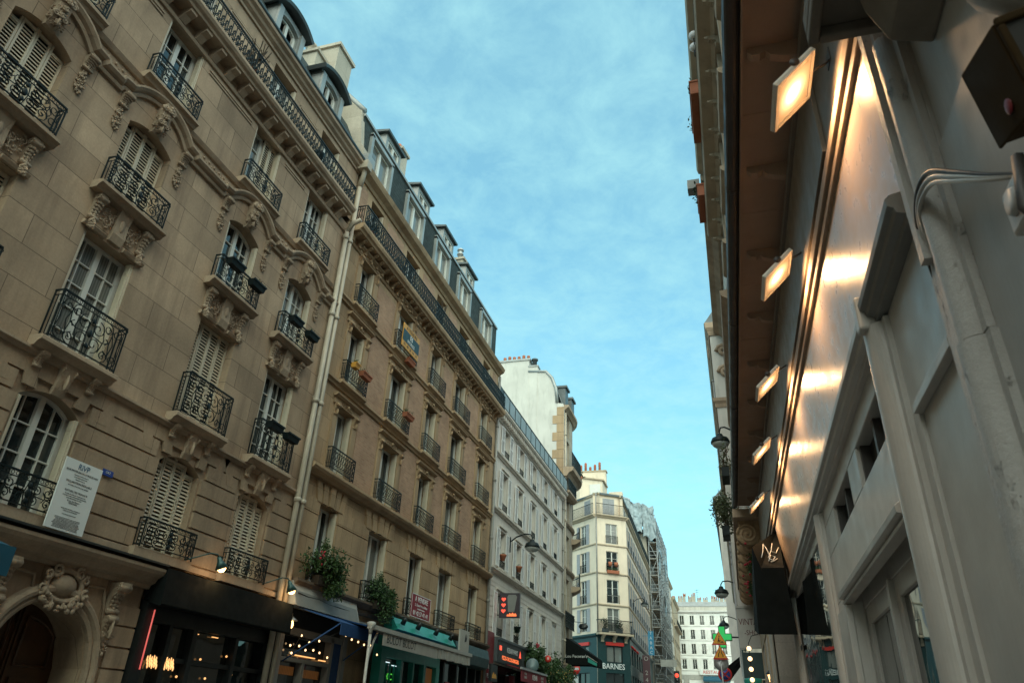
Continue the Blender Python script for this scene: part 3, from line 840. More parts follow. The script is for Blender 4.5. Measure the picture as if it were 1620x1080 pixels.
# main balcony, modillions, cornice
def b1_bal(mb):
    mb.sweep([(-.02,0),(.34,0),(.36,.05),(.42,.09),(.46,.15),(.46,.22),(-.02,.25)],[(-1,14.60),(14.55,14.60)])
    mb.sweep([(-.02,0),(.05,0),(.08,.06),(-.02,.07)],[(-1,14.24),(14.9,14.24)])
def b1_mod(mb):
    u = -.8
    while u < 14.5: mb.mark(); mb.prism([(-.02,14.34),(.07,14.34),(.18,14.46),(.30,14.52),(.30,14.60),(-.02,14.60)],u,u+.19); u += .515
fpart(F1,'main_balcony_slab',b1_bal,'trim1')
fpart(F1,'modillion',b1_mod,'trim1')
o = F1.build('main_balcony_railing',long_rail_bars(-1,14.46,.66,.38),M['iron']); o.location.z = 14.86
def b1_corn(mb):
    mb.sweep([(-.02,0),(.05,0),(.06,.07),(.14,.12),(.17,.18),(.25,.23),(.27,.30),(-.02,.34)],[(-1,16.62),(15.02,16.62)])
    for i,c in enumerate(COLS[:-1]):                             # sunk panels of the two top storeys
        m_ = (c+COLS[i+1])/2; hw = (COLS[i+1]-c)/2-.74
        for z0,z1 in ((14.98,16.2),): 
            for q in ((m_-hw,m_+hw,z0,z0+.035),(m_-hw,m_+hw,z1-.035,z1),(m_-hw,m_-hw+.035,z0,z1),(m_+hw-.035,m_+hw,z0,z1)): mb.box(q[0],q[1],-.01,.018,q[2],q[3])
        for q in ((m_-hw,m_+hw,14.10,14.14),(m_-hw,m_+hw,14.02,14.05)): mb.box(q[0],q[1],-.01,.02,q[2],q[3])
fpart(F1,'cornice',b1_corn,'trim1')
def b1_roof(mb):
    mb.prism([(.12,16.93),(-.75,18.9),(-4.5,19.7),(-8.98,19.7),(-8.98,16.93)],-1,14.98)
fpart(F1,'mansard_roof',b1_roof,'slate')
def b1_gut(mb): mb.tube([(-1,.25,16.99),(15.,.25,16.99)],.055,8)
fpart(F1,'gutter',b1_gut,'zinc_d')
mb = MB()          # arched dormer
wall(mb,-.62,.62,16.95,18.55,[(-.42,.42,17.05,18.40,.12)],-.16,.2)
for s in (-1,1): mb.quad((s*.62,-.16,16.95),(s*.62,-.16,18.55),(s*.62,-1.3,18.55),(s*.62,-1.3,16.95))
for s in (-1,1): mb.box(min(s*.44,s*.62),max(s*.44,s*.62),-.18,-.08,16.95,18.42)
DORM = lmesh('dormer',mb,M['zinc'])
mb = MB(); P = [(-.78,18.40)]+[(-.72+1.44*k/12,18.42+arch_h(-.72+1.44*k/12,.74,.26)) for k in range(13)]+[(.78,18.40)]
mb.sweep([(-1.6,-.02),(.06,-.02),(.10,.05),(.06,.10),(-1.6,.12)],P); DROOF = lmesh('dormer_roof',mb,M['zinc_d'])
for c in (5.4,8.0,10.75,13.05):
    o = F1.inst('dormer',DORM,c,0,0); put('dormer_roof',DROOF,o)
    fm,gm = window_meshes(.84,1.34,.12,cols=1,rows=2,pane='glassb'); q = put('window',fm,o,(0,.30,17.05)); 
def b1_chim(mb):
    mb.box(14.1,15.0,-2.3,-1.05,17.5,21.75); mb.box(14.02,15.08,-2.38,-.97,21.75,21.88)
    mb.mark(); mb.box(13.5,14.1,-2.2,-1.4,18,20.9); mb.box(13.43,14.12,-2.27,-1.33,20.9,21.02)
c_ = fpart(F1,'chimney',b1_chim,'cream6')
def pot(mb):
    mb.lathe([(.13,21.0),(.15,21.1),(.12,21.15),(.12,21.45),(.20,21.5),(.20,21.6),(.13,21.63)],13.75,-1.9,0,12)
fpart(F1,'chimney_pot',pot,'pipe',c_)
# two downpipes on the joint with the next house
def dpipe(mb, u, r, z0, z1, d=.12):
    mb.tube([(u,d,z0),(u,d,z1)],r,10); z = z0+1.
    while z < z1: mb.lathe([(r*1.0,-.06),(r*1.35,-.05),(r*1.35,.05),(r*1.0,.06)],u,d,z,10); mb.box(u-.02,u+.02,-.02,d,z+.1,z+.14); z += 2.6
def dp1(mb):
    dpipe(mb,14.80,.070,0,14.25); mb.tube([(14.80,.12,14.2),(14.82,.25,14.5),(14.82,.5,14.6)],.070,10)
fpart(F1,'downpipe',dp1,'pipe')
def dp2(mb):
    dpipe(mb,15.02,.065,0,16.2,.13); mb.tube([(15.02,.13,16.1),(15.0,.2,16.5),(14.9,.3,16.8)],.08,10); mb.box(14.78,15.06,.08,.42,16.66,16.95)
fpart(F1,'downpipe',dp2,'pipe')

# ---- loose things on building 1
def left(u, d, z): return (LX+d, u, z)
nb = thing('notice_board','large white planning notice fixed to the rusticated wall above the arched door','notice',left(8.62,.215,3.95),HALF)
mb = MB(); mb.box(-.365,.365,-.02,.0,0,1.08); mb.build('board',M['signw'],nb)
T = lambda s,z,sz,m='ink',x=0,sx=1.: text(s,sz,M[m],nb,(x,-.024,z),0,.001,sx)
T('RiVP',.99,.13,'inkblue',0,.9); T('REGIE IMMOBILIERE DE LA VILLE DE PARIS',.91,.036,'ink',0,.95)
T('DECLARATION PREALABLE',.74,.042); T('NATURE DES TRAVAUX',.60,.042); T('42 rue des Martyrs\n75018 PARIS',.44,.032)
def words_(n):
    s = ''
    while len(s) < n: s += RNG.choice(('travaux','de','la','mairie','du','permis','les','surface','immeuble','en','date','et','voirie','sur'))+' '
    return s.strip()
for z,n_,sz in ((.86,30,.022),(.825,24,.022),(.79,18,.022),(.69,40,.024),(.555,46,.022),(.525,50,.022),(.495,28,.022),(.33,38,.022),(.30,24,.022),(.25,24,.022)):
    T(words_(n_),z,sz)
for k in range(9): T(words_(66),.19-.019*k,.017)
pl = thing('street_plate','small blue enamel plate beside the white planning notice','sign',left(9.27,.03,5.04),HALF)
mb = MB(); mb.box(-.115,.115,-.015,0,0,.10); mb.build('plate',M['sgnblue'],pl); text('GAZ',.055,M['signw'],pl,(0,-.018,.055),0,.001)

def flower_box(nm,label,F_u,d,z,w,rz=0,m='iron',plants=None,h=.15,grp='window boxes on the balconies',seed=1):
    t = thing(nm,label,'flower box',left(F_u,d,z),HALF+rz,grp)
    mb = MB(); mb.add([(-w/2,-.07,0),(w/2,-.07,0),(w/2,.07,0),(-w/2,.07,0),(-w/2-.02,-.10,h),(w/2+.02,-.10,h),(w/2+.02,.10,h),(-w/2-.02,.10,h)],[(0,3,2,1),(4,5,6,7),(0,1,5,4),(1,2,6,5),(2,3,7,6),(3,0,4,7)])
    mb.box(-w/2-.03,w/2+.03,-.11,-.095,h-.03,h+.01); mb.build('trough',M[m],t)
    if plants:
        mb = MB(); leafmass(mb,(0,0,h+.06),(w*.5,.09,.09*plants[1]),int(90*plants[1]),.045,seed); mb.build('foliage',M[plants[0]],t)
    return t
flower_box('flower_box','left dark flower box hooked on the fourth-floor balcony with an open sash',10.62,.28,10.12,.42)
flower_box('flower_box','right dark flower box with dry plants on the fourth-floor balcony with an open sash',11.42,.28,10.08,.42,0,'iron',('leafg',.7),seed=2)
flower_box('flower_box','left leafy flower box on the fourth-floor balcony next to the downpipes',13.10,.28,10.10,.40,0,'iron',('leaf',.8),seed=3)
flower_box('flower_box','right flower box on the fourth-floor balcony next to the downpipes',13.86,.28,10.08,.40,0,'iron',('leaf',.5),seed=4)
flower_box('flower_box','left empty flower box on the tall third-floor railing next to the downpipes',13.12,.30,7.32,.44)
flower_box('flower_box','right empty flower box on the tall third-floor railing next to the downpipes',13.80,.30,7.30,.44)
t = thing('potted_cactus','spiny dead potted shrub standing on the long stone balcony','plant',left(9.55,.25,14.86),HALF)
mb = MB(); mb.lathe([(.08,0),(.11,.2),(.12,.22),(.1,.22)],0,0,0,12); mb.build('pot',M['terra'],t)
mb = MB(); rng = random.Random(3)
for i in range(26):
    a = rng.random()*6.28; p = Vector((0,0,.2)); pts=[p.copy()]
    for k in range(4): p = p+Vector((cos(a)*.07,sin(a)*.07,.16+.06*rng.random())); a += rng.gauss(0,.8); pts.append(p.copy())
    mb.tube(pts,.012,4)
mb.build('branch',M['stem'],t)
t = tag(None or put('plant_pot',(lambda q: (q.lathe([(.10,0),(.16,.25),(.17,.28),(.13,.28)],0,0,0,12),q.mesh('plant_pot',M['iron']))[1])(MB()),None,left(12.55,.28,14.90)),'round dark plant pot behind the long balcony railing','plant pot')

# ---- shops at the foot of building 1
cs = thing('black_shopfront','black shopfront with a deep black canvas canopy below the shuttered windows','shopfront',left(12.98,0,0),HALF)
mb = MB(); mb.prism([(-.0,3.86),(-.36,3.84),(-.40,3.24),(-.38,3.20),(0,3.30)],-2.10,2.08); mb.build('canopy',M['blackf'],cs)
mb = MB(); mb.box(-2.10,-1.86,-.12,.3,0,3.3); mb.box(1.9,2.06,-.12,.3,0,3.3); mb.box(-.62,-.5,-.02,.2,0,3.25); mb.box(-1.86,1.9,-.02,.2,2.98,3.25); mb.box(-1.86,1.9,.0,.2,0,.5)
mb.box(.72,.82,-.02,.2,0,3.0); mb.box(-1.86,1.9,.02,.1,2.38,2.46); mb.box(-1.30,-1.2,-.02,.15,0,3.0)
mb.build('frame',M['black'],cs)
mb = MB(); mb.quad((-1.86,.12,.5),(1.9,.12,.5),(1.9,.12,3.0),(-1.86,.12,3.0)); mb.build('pane',M['glassw'],cs)
mb = MB(); mb.tube([(-1.93,-.15,2.2),(-1.93,-.15,3.16)],.013,6); mb.build('neon_tube',M['neon_p'],cs)
mb = MB()
for (u,z) in ((-.50,2.46),(-.44,2.49),(-.20,2.44),(-.16,2.50),(.62,2.62),(-.72,2.16),(.1,2.18),(.9,2.3)): mb.mark(); mb.blob((u,.06,z),.022,8,6)
mb.build('indoor_bulb',M['bulb_in'],cs)
mb = MB()
for u0 in (-1.52,-1.08):
    mb.mark()
    for k in range(5):
        for j in range(3): mb.blob((u0+.055*k-.1,.02-.02*j,2.40-.06*j+.02*(k%2)),(.016,.016,.045),6,5)
mb.build('chandelier',M['bulb_in'],cs)
mb = MB(); 
for u in (-.55,.05): mb.mark(); mb.box(u,u+.18,.05,.08,2.92,2.935)
mb.build('downlight',M['bulb_in'],cs)
def gooseneck(label,u,z,bulb_e=True):
    t = thing('gooseneck_lamp',label,'lamp',left(u,0.02,z),HALF,'gooseneck lamps over the black shopfront')
    mb = MB(); mb.tube([(-.55,0,-.02),(-.5,-.12,.10),(-.1,-.32,.30),(0,-.40,.30),(.03,-.43,.24)],.014,6); mb.lathe([(.05,0),(.05,.02)],-.55,0,-.03,8,(0,-1,0)); mb.build('arm',M['bulb_d'],t)
    ax = Vector((.35,-.25,-.9)).normalized()
    mb = MB(); mb.lathe([(.035,-.02),(.05,.06),(.07,.10),(.125,.22),(.118,.22),(.06,.1),(.03,.02)],.03,-.43,.24,16,ax); mb.build('shade',M['bulb_d'],t)
    p = Vector((.03,-.43,.24))+ax*.20
    mb = MB(); mb.blob(p,(.085,.085,.085),12,8); mb.build('bulb',M['lamp_on'],t)
    L = bpy.data.lights.new('lamp_light','POINT'); L.energy = 7; L.color = (1,.62,.28); L.shadow_soft_size = .08
    o = bpy.data.objects.new('lamp_light',L); COL.objects.link(o); o.parent = t; o.location = p+ax*.16
gooseneck('gooseneck lamp with a glowing bulb over the middle of the black canopy',12.02,4.02)
gooseneck('gooseneck lamp with a glowing bulb at the end of the black canopy beside the downpipes',14.55,4.02)
t = thing('blue_awning','petrol blue canvas awning at the far left beside the arched door','awning',left(5.6,0,0),HALF)
mb = MB(); mb.prism([(0,3.72),(-.9,3.42),(-.95,3.42),(-.95,3.05),(-.92,3.05),(-.9,3.36),(0,3.62)],-2.4,1.78); mb.build('canvas',M['tealf'],t)
mb = MB(); mb.tube([(-2.3,0,2.9),(-2.3,-.9,3.3)],.02,6); mb.mark(); mb.tube([(1.72,0,2.9),(1.72,-.9,3.3)],.02,6); mb.build('arm',M['steel'],t)
t = thing('left_shopfront','dark timber shopfront under the petrol blue awning','shopfront',left(4.,0,0),HALF)
t.name = 'timber_shopfront'
mb = MB(); mb.box(-4.9,3.32,.1,.3,0,.6); mb.box(-4.9,3.32,-.05,.3,3.0,3.75)
for u in (-4.9,-2.2,.4,3.12): mb.box(u,u+.2,-.02,.3,.6,3.0)
mb.build('frame',M['black'],t); mb = MB(); mb.quad((-4.7,.15,.6),(3.2,.15,.6),(3.2,.15,3.0),(-4.7,.15,3.0)); mb.build('pane',M['glassw'],t)
# ================================================================== BUILDING 2: brick and stone
B2 = thing('apartment_building','salmon brick and tan stone apartment block with a slate roof and many small iron balconies','building',(LX,15.1,0),HALF)
F2 = Fac(B2,15.1)
C2 = [(16.52,.88),(19.50,1.20),(22.38,1.0),(25.10,1.24),(28.22,1.04)]
U0,U1 = 15.1,30.0
FL = [(7.34,9.20),(9.92,11.78),(12.46,14.14)]
def b2_wall(mb):
    ops = []
    for c,w in C2:
        ops += [(c-w/2,c+w/2,a,b) for a,b in FL]
    wall(mb,U0,U1,7.0,14.5,ops,0,.36)
    wall(mb,U0,U1,14.7,16.7,[(c-w/2,c+w/2,14.76,16.45) for c,w in C2],0,.3)
    for u in (U0,U1): mb.quad((u,0,0),(u,0,17),(u,-9,17),(u,-9,0))
    mb.quad((U0,-9,0),(U1,-9,0),(U1,-9,19),(U0,-9,19))
fpart(F2,'wall',b2_wall,'stone2')
def b2_low(mb):
    ops = [(c-w/2,c+w/2,4.42,6.46) for c,w in C2]
    wall(mb,U0,U1,3.9,7.0,ops,-.03,.36)
    zs = [4.3,4.92,5.54,6.16]
    for i,z in enumerate(zs):
        a,b = z,(zs+[6.56])[i+1]-.03
        cur = U0
        for c,w in C2+[(40,0)]:
            e = min(U1,c-w/2-.04 if c < 39 else U1)
            if e > cur: 
                k = max(1,round((e-cur)/.95))
                for q in range(k): mb.box(cur+(e-cur)*q/k+.006,cur+(e-cur)*(q+1)/k-.006,-.04,.012,a,b)
            cur = c+w/2+.04
    for c,w in C2:                                               # splayed lintel stones with a keystone
        for k in range(5):
            t = (k-2)/2.; x = c+t*(w/2+.12); s = (w+.3)/5*.48; pr = .03 if k != 2 else .06
            mb.extrude([(x-s,6.48),(x+s,6.48),(x+s+t*.14,6.98),(x-s+t*.14,6.98)],-.03,pr)
    mb.box(U0,U1,-.8,-.7,0,3.9); mb.box(U0,U0+.3,-.7,-.03,0,3.9); mb.box(U1-.3,U1,-.7,-.03,0,3.9)
fpart(F2,'rusticated_wall',b2_low,'stone2')
def b2_brick(mb):
    ed = [U0+.0]+[x for c,w in C2 for x in (c-w/2-.30,c+w/2+.30)]+[U1]
    for k in range(1,len(C2)):
        a,b = C2[k-1][0]+C2[k-1][1]/2+.33, C2[k][0]-C2[k][1]/2-.33
        for z0,z1 in ((7.34,9.62),(9.92,12.16),(12.46,13.95),(14.95,16.45)):
            if b-a > .3: mb.mark(); mb.box(a,b,-.01,.012,z0,z1)
    mb.mark(); mb.box(C2[-1][0]+.9,U1-.35,-.01,.012,14.95,16.45); mb.mark(); mb.box(U0+.15,C2[0][0]-.75,-.01,.012,14.95,16.45)
fpart(F2,'brick_panel',b2_brick,'brick2')
def b2_bands(mb):
    mb.sweep([(-.02,0),(.08,0),(.12,.05),(.20,.09),(.24,.16),(.24,.22),(-.02,.27)],[(U0,7.05),(U1,7.05)])
    for z in (9.66,12.20):
        mb.mark(); mb.sweep([(-.02,0),(.06,0),(.08,.06),(.13,.10),(.13,.16),(-.02,.19)],[(U0,z),(U1,z)])
    mb.mark(); mb.sweep([(-.02,0),(.05,0),(.10,.08),(.26,.18),(.30,.26),(.33,.34),(-.02,.40)],[(U0,16.62),(U1,16.62)])
fpart(F2,'string_course',b2_bands,'trim2')
def b2_ledge(mb): mb.sweep([(-.02,0),(.10,0),(.14,.10),(.10,.14),(.22,.22),(.26,.27),(.26,.33),(-.02,.36)],[(U0+.1,4.14),(U1,4.14)])
fpart(F2,'shop_ledge',b2_ledge,'soot')
def b2_bal(mb):
    mb.sweep([(-.02,0),(.34,0),(.37,.05),(.43,.09),(.46,.17),(.46,.24),(-.02,.26)],[(U0+.0,14.50),(U1,14.50)])
    mb.sweep([(-.02,0),(.04,0),(.08,.05),(-.02,.07)],[(U0,14.16),(U1,14.16)])
def b2_mod(mb):
    u = U0+.1
    while u < U1-.1: mb.mark(); bracket(mb,u+.06,.13,.30,14.24,14.50); u += .40
fpart(F2,'main_balcony_slab',b2_bal,'trim2'); fpart(F2,'balcony_bracket',b2_mod,'trim2')
o = F2.build('main_balcony_railing',long_rail_lens(U0+.12,U1-.02,.72,.40),M['iron']); o.location.z = 14.76
mb_cache = {}
def surround(w, h):
    k = (w,round(h,2))
    if k in mb_cache: return mb_cache[k]
    mb = MB(); hw = w/2
    for s in (-1,1):
        a,b = sorted((s*hw,s*(hw+.24))); mb.box(a,b,-.01,.045,0,h-.30); mb.box(a-.02,b+.02,-.01,.07,0,.12)
        bracket(mb,s*(hw+.12),.20,.13,h-.32,h+.02); relief(mb,s*(hw+.12),.16,h-.34,h-.08,.05,3,2)
    mb.box(-hw-.26,hw+.26,-.01,.05,h+.02,h+.20); relief(mb,0,w*.8,h+.03,h+.2,.045,12,4)
    mb.sweep([(-.01,0),(.08,0),(.15,.05),(.16,.09),(-.01,.12)],[(-hw-.32,h+.2),(hw+.32,h+.2)])
    mb_cache[k] = lmesh('window_surround',mb,M['trim2']); return mb_cache[k]
for i,(c,w) in enumerate(C2):
    for k,(a,b) in enumerate(FL):
        h = b-a; F2.inst('window_surround',surround(w,h if k < 2 else h-.02),c,0,a)
        window(F2,c,a,w,h,-.28,cols=1,rows=1,pane='glass' if (i+k)%3 else 'glassb',fr='white')
        jamb_shutter(F2,c+w/2,a,h-.02,.32,'shut1',1); jamb_shutter(F2,c-w/2,a,h-.02,.32,'shut1',-1)
        mb = mb_cache.get(('sl',w))
        if mb is None:
            q = MB(); q.sweep([(-.02,0),(.10,0),(.14,.04),(.20,.07),(.20,.14),(-.02,.16)],[(-w/2-.30,-.18),(w/2+.30,-.18)]); mb = mb_cache[('sl',w)] = lmesh('balcony_slab',q,M['trim2'])
        F2.inst('balcony_slab',mb,c,0,a)
        F2.inst('balcony_railing',lace_rail(round(w+.42,2),.60,.17),c,.02,a)
    window(F2,c,4.42,w,2.04,-.28,cols=1,rows=1,pane='glassb' if i%2 else 'glass'); jamb_shutter(F2,c+w/2,4.42,2.0,.32,'shut1',1)
    F2.inst('balcony_railing',lace_rail(round(w+.40,2),.50,.15),c,.02,4.52)
    window(F2,c,14.76,w,1.66,-.24,cols=1,rows=1,pane='glass'); jamb_shutter(F2,c+w/2,14.76,1.64,.27,'shut1',1)
# slate attic with tall white windows
def b2_attic(mb):
    ops = [(c-.72,c+.72,17.06,18.95) for c,w in C2]
    wall(mb,U0,U1,17.0,19.35,ops,-.25,.12)
    mb.prism([(-.25,19.35),(-.37,19.42),(-1.6,21.0),(-5,21.6),(-8.98,21.6),(-8.98,17),(-8,17),(-8,19)],U0,U1)
fpart(F2,'slate_attic',b2_attic,'slate')
def b2_eave(mb):
    mb.box(U0,U1,-.30,-.19,19.30,19.40)
    for c,w in C2:
        mb.mark()
        for q in ((c-.84,c-.70,-.3,-.14,17.02,19.02),(c+.70,c+.84,-.3,-.14,17.02,19.02),(c-.84,c+.84,-.3,-.14,18.93,19.08)): mb.box(*q)
fpart(F2,'attic_trim',b2_eave,'zinc')
for c,w in C2:
    window(F2,c,17.06,1.40,1.86,-.30,cols=1,rows=1,pane='glassb',mul_=.06)
    F2.inst('balcony_railing',bar_rail(1.4,.32,.06,.07),c,-.18,17.08)
mb = MB(); wall(mb,-.62,.62,19.5,20.75,[(-.48,.48,19.75,20.55)],-.62,.12)
for s in (-1,1): mb.quad((s*.62,-.62,19.5),(s*.62,-.62,20.75),(s*.62,-2.2,20.75),(s*.62,-2.2,19.5))
UD = lmesh('upper_dormer',mb,M['zinc'])
mb = MB(); mb.prism([(-.50,20.72),(-.48,20.80),(-2.2,21.1),(-2.2,20.9)],-.76,.76); UR = lmesh('dormer_roof',mb,M['zinc_d'])
for u in (17.95,20.95,23.8,26.75):
    o = F2.inst('upper_dormer',UD,u,0,0); put('dormer_roof',UR,o)
    fm,gm = window_meshes(.96,.8,0,1,1,'glassb','white'); q = put('window',fm,o,(0,.68,19.75)); put('pane',gm,q)
def b2_ch(mb):
    for u,h in ((20.0,22.3),(27.6,22.0)):
        mb.mark(); mb.box(u-.28,u+.28,-2.6,-1.3,19.5,h); mb.box(u-.36,u+.36,-2.68,-1.22,h,h+.12)
c_ = fpart(F2,'chimney',b2_ch,'cream6')
def pots(mb): 
    mb.lathe([(.12,0),(.12,.3),(.09,.45)],20.0,-1.6,22.42,10); mb.mark(); mb.lathe([(.10,0),(.10,.2)],20.0,-2.2,22.42,10)
fpart(F2,'chimney_pot',pots,'terra',c_)
def pots2(mb): mb.lathe([(.12,0),(.12,.35),(.17,.36),(.17,.42),(.11,.46),(.11,.6),(.17,.61),(.17,.68),(.1,.74)],27.6,-1.6,22.12,12)
fpart(F2,'chimney_cowl',pots2,'steel',c_)
def b2_gable(mb):                                                # party wall rising over the lower neighbour
    mb.extrude([(0,0)]*0 or [(-.05,16.9),(-.05,18.1),(.25,18.3),(.25,16.9)],-.2,-.1) if False else None
    mb.prism([(.06,16.95),(.06,17.7),(-.10,17.95),(-.30,19.45),(-1.7,21.15),(-5,21.75),(-8.9,21.75),(-8.9,16.95)],U0-.12,U0+.10)
fpart(F2,'party_wall',b2_gable,'cream6')
def b2_cope(mb):
    mb.tube([(U0-.01,-.28,19.5),(U0-.01,-1.7,21.2),(U0-.01,-5,21.8)],.13,6); mb.box(U0-.2,U0+.25,-.12,.32,17.0,17.35)
fpart(F2,'zinc_coping',b2_cope,'zinc')
def b2_dp(mb): dpipe(mb,29.93,.06,0,16.6,.10)
fpart(F2,'downpipe',b2_dp,'pipe_g')

# ---- loose things on building 2
def flower(label,u,d,z,w,m,pl,seed,tilt=0):
    return flower_box('flower_box',label,u,d,z,w,tilt,m,pl,.15,'window boxes on the balconies',seed)
flower('terracotta trough with faded plants on a fourth-floor balcony beside the downpipes',16.85,.26,10.36,.50,'terra',('leafd',.7),11)
flower('small yellowish pot on the fourth-floor balcony beside the downpipes',16.22,.26,10.40,.22,'yellow',('leaf',.5),12)
flower('terracotta trough of bright green plants on the second balcony of the brick house',19.98,.27,10.36,.55,'terra',('leaf',1.6),13)
flower('red-brown trough under the yellow for-sale board',19.75,.20,12.26,.50,'terra',('leafd',.5),14)
fs = thing('sale_sign','amber and dark teal A VENDRE board tied to a fifth-floor balcony','sign',left(19.42,.30,12.52),HALF)
mb = MB(); mb.box(-.66,.66,-.03,0,0,.84); mb.build('board',M['yellow'],fs)
mb = MB(); mb.box(-.66,.66,-.036,-.028,.21,.63); mb.build('centre_panel',M['signteal'],fs)
text('A VENDRE',.19,M['ink'],fs,(0,-.034,.735),0,.002); text('MORISS',.17,M['signw'],fs,(0,-.040,.30),0,.002); [text(g_,.155,M['ink'],fs,(-.46+.23*k_,-.034,.105),0,.002) for k_,g_ in enumerate(('01','40','20','14','14'))]
mb = MB()
for i in range(4):
    for j in range(4):
        if (i+j) % 2 == 0 or i in (0,3): mb.box(-.1+.05*i,-.06+.05*i,-.042,-.034,.43+.045*j,.465+.045*j)
mb.build('emblem',M['signw'],fs)
fs = thing('sale_sign','crimson A VENDRE board on a first-floor balcony above the turquoise shop','sign',left(22.55,.24,4.50),HALF)
mb = MB(); mb.box(-.78,.78,-.03,0,0,.70); mb.build('board',M['signred'],fs)
mb = MB()
for q in ((-.78,.78,.68,.70),(-.78,.78,0,.02),(-.78,-.76,.02,.68),(.76,.78,.02,.68)): mb.box(q[0],q[1],-.036,-.028,q[2],q[3])
mb.build('border',M['signw'],fs)
text('A VENDRE',.23,M['signw'],fs,(0,-.034,.55),0,.004); text('S. Daval Immobilier',.12,M['signw'],fs,(0,-.034,.38),0,.002,1.1)
text('Transactions Gestion',.07,M['signw'],fs,(0,-.034,.275),0,.002); text('01 42 57 41 41',.20,M['signw'],fs,(0,-.034,.13),0,.004)
def shrub(label,u,z,r,seed,n=1500,fl=False,pot=True):
    t = thing('balcony_shrub',label,'shrub',left(u,.25,z),HALF,'shrubs on the first-floor balconies')
    mb = MB(); leafmass(mb,(0,-.05,r[2]*.7),r,n,.085,seed,9); leafmass(mb,(r[0]*.2,-.18,-.15),(r[0]*.7,.2,r[2]*.7),n//3,.07,seed+1,6); leafmass(mb,(-r[0]*.4,-.05,r[2]*1.5),(r[0]*.25,.1,r[2]*.5),n//8,.06,seed+7,4); mb.build('foliage',M['leaf'],t)
    mb = MB(); leafmass(mb,(0,.0,r[2]*.6),(r[0]*.85,r[1]*.8,r[2]*.8),n//2,.09,seed+2,6); mb.build('inner_foliage',M['leafd'],t)
    mb = MB()
    for k in range(7): mb.tube([(0,0,.05),(RNG.gauss(0,.2)*r[0],RNG.gauss(0,.1),.3),(RNG.gauss(0,.5)*r[0],RNG.gauss(0,.2)*r[1],r[2]*1.1)],.012,4)
    mb.build('stem',M['stem'],t)
    mb = MB(); mb.box(-r[0]*.7,r[0]*.7,-.12,.08,-.12,.1); mb.build('planter',M['soil'],t)
    if fl:
        mb = MB()
        for k in range(8): mb.blob((-r[0]*.72+RNG.gauss(0,.05),-.15,r[2]*1.15+RNG.gauss(0,.08)),(.035,.03,.03),6,4,.4)
        mb.build('blossom',M['petal'],t)
    return t
shrub('big green shrub with red flowers spilling off the first balcony above the blue awning',16.45,4.56,(.74,.28,.46),5,2400,True)
shrub('rounded dense green shrub on the second first-floor balcony',19.68,4.46,(.74,.30,.42),9,2400)
t = thing('dead_plant','thin leafless plant standing on the long iron balcony of the brick house','plant',left(21.75,.3,14.8),HALF)
mb = MB(); rng = random.Random(8)
for i in range(16):
    p = Vector((0,0,0)); a = rng.random()*6.28; pts=[p.copy()]
    for k in range(5): p = p+Vector((cos(a)*.07,sin(a)*.04,.22)); a += rng.gauss(0,.9); pts.append(p.copy())
    mb.tube(pts,.011,4)
mb.build('branch',M['stem'],t)
for i,(u,s) in enumerate(((16.0,1.),(18.2,.9),(24.6,1.2),(27.6,1.1))):
    t = thing('balcony_plant',['dark bushy pot plant at the start of the long iron balcony','dark pot plant a third along the long iron balcony','bright bushy plant behind the long iron balcony near its middle','dark pot plant near the far end of the long iron balcony'][i],'plant',left(u,.22,14.78),HALF,'plants on the long balcony')
    mb = MB(); mb.lathe([(.10,0),(.15,.24),(.13,.25)],0,0,0,10); mb.build('pot',M['terra'],t)
    mb = MB(); leafmass(mb,(0,0,.42*s),(.28*s,.16,.24*s),380,.07,20+i,5); mb.build('foliage',M['leaf' if i==2 else 'leafd'],t)

def b2_cable(mb):
    P = []; u = 15.3
    while u < 29.8: P.append((u,.26+.01*sin(u*3),4.11+.025*sin(u*1.7)+.02*sin(u*5.1))); u += .5
    mb.tube(P,.011,5); mb.tube([(u_,d_,z_-.04) for u_,d_,z_ in P[2:19]],.008,5)
fpart(F2,'facade_cable',b2_cable,'black')
# ---- ground-floor shops of building 2
s1 = thing('blue_shopfront','small dark shopfront with a pale fascia and warm light inside below the flowering shrub','shopfront',left(16.9,0,0),HALF)
mb = MB(); mb.prism([(0,4.42),(-.16,4.40),(-.22,4.22),(-.34,3.86),(0,3.86)],-1.75,1.45); mb.build('fascia',M['fascia'],s1)
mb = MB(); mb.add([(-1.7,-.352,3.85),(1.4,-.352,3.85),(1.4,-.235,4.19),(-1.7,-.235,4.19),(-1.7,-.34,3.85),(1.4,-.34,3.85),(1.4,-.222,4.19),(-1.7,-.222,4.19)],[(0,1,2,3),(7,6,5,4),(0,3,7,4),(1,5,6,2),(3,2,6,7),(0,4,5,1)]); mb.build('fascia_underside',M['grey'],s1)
mb = MB(); mb.box(-1.75,-1.5,-.05,.3,0,3.9); mb.box(.72,.85,-.02,.3,0,3.4); mb.box(1.3,1.5,-.05,.3,0,3.9); mb.box(-1.5,1.3,-.02,.25,3.30,3.44); mb.box(-1.5,.72,-.02,.25,2.72,2.80); mb.box(-.5,-.4,-.02,.25,0,2.72); mb.box(.85,1.3,.05,.3,0,.9)
mb.build('frame',M['grey'],s1)
mb = MB(); mb.box(-1.5,1.3,.1,.2,3.44,3.86); mb.build('signboard',M['black'],s1)
mb = MB(); mb.box(.85,1.3,.02,.2,.9,2.2); mb.build('lower_panel',M['tealf'],s1); mb = MB(); mb.box(.85,1.3,.02,.2,2.24,3.3); mb.build('upper_panel',M['bluef'],s1)
mb = MB(); mb.quad((-1.5,.16,0),(.72,.16,0),(.72,.16,3.3),(-1.5,.16,3.3)); mb.build('pane',M['glassw'],s1)
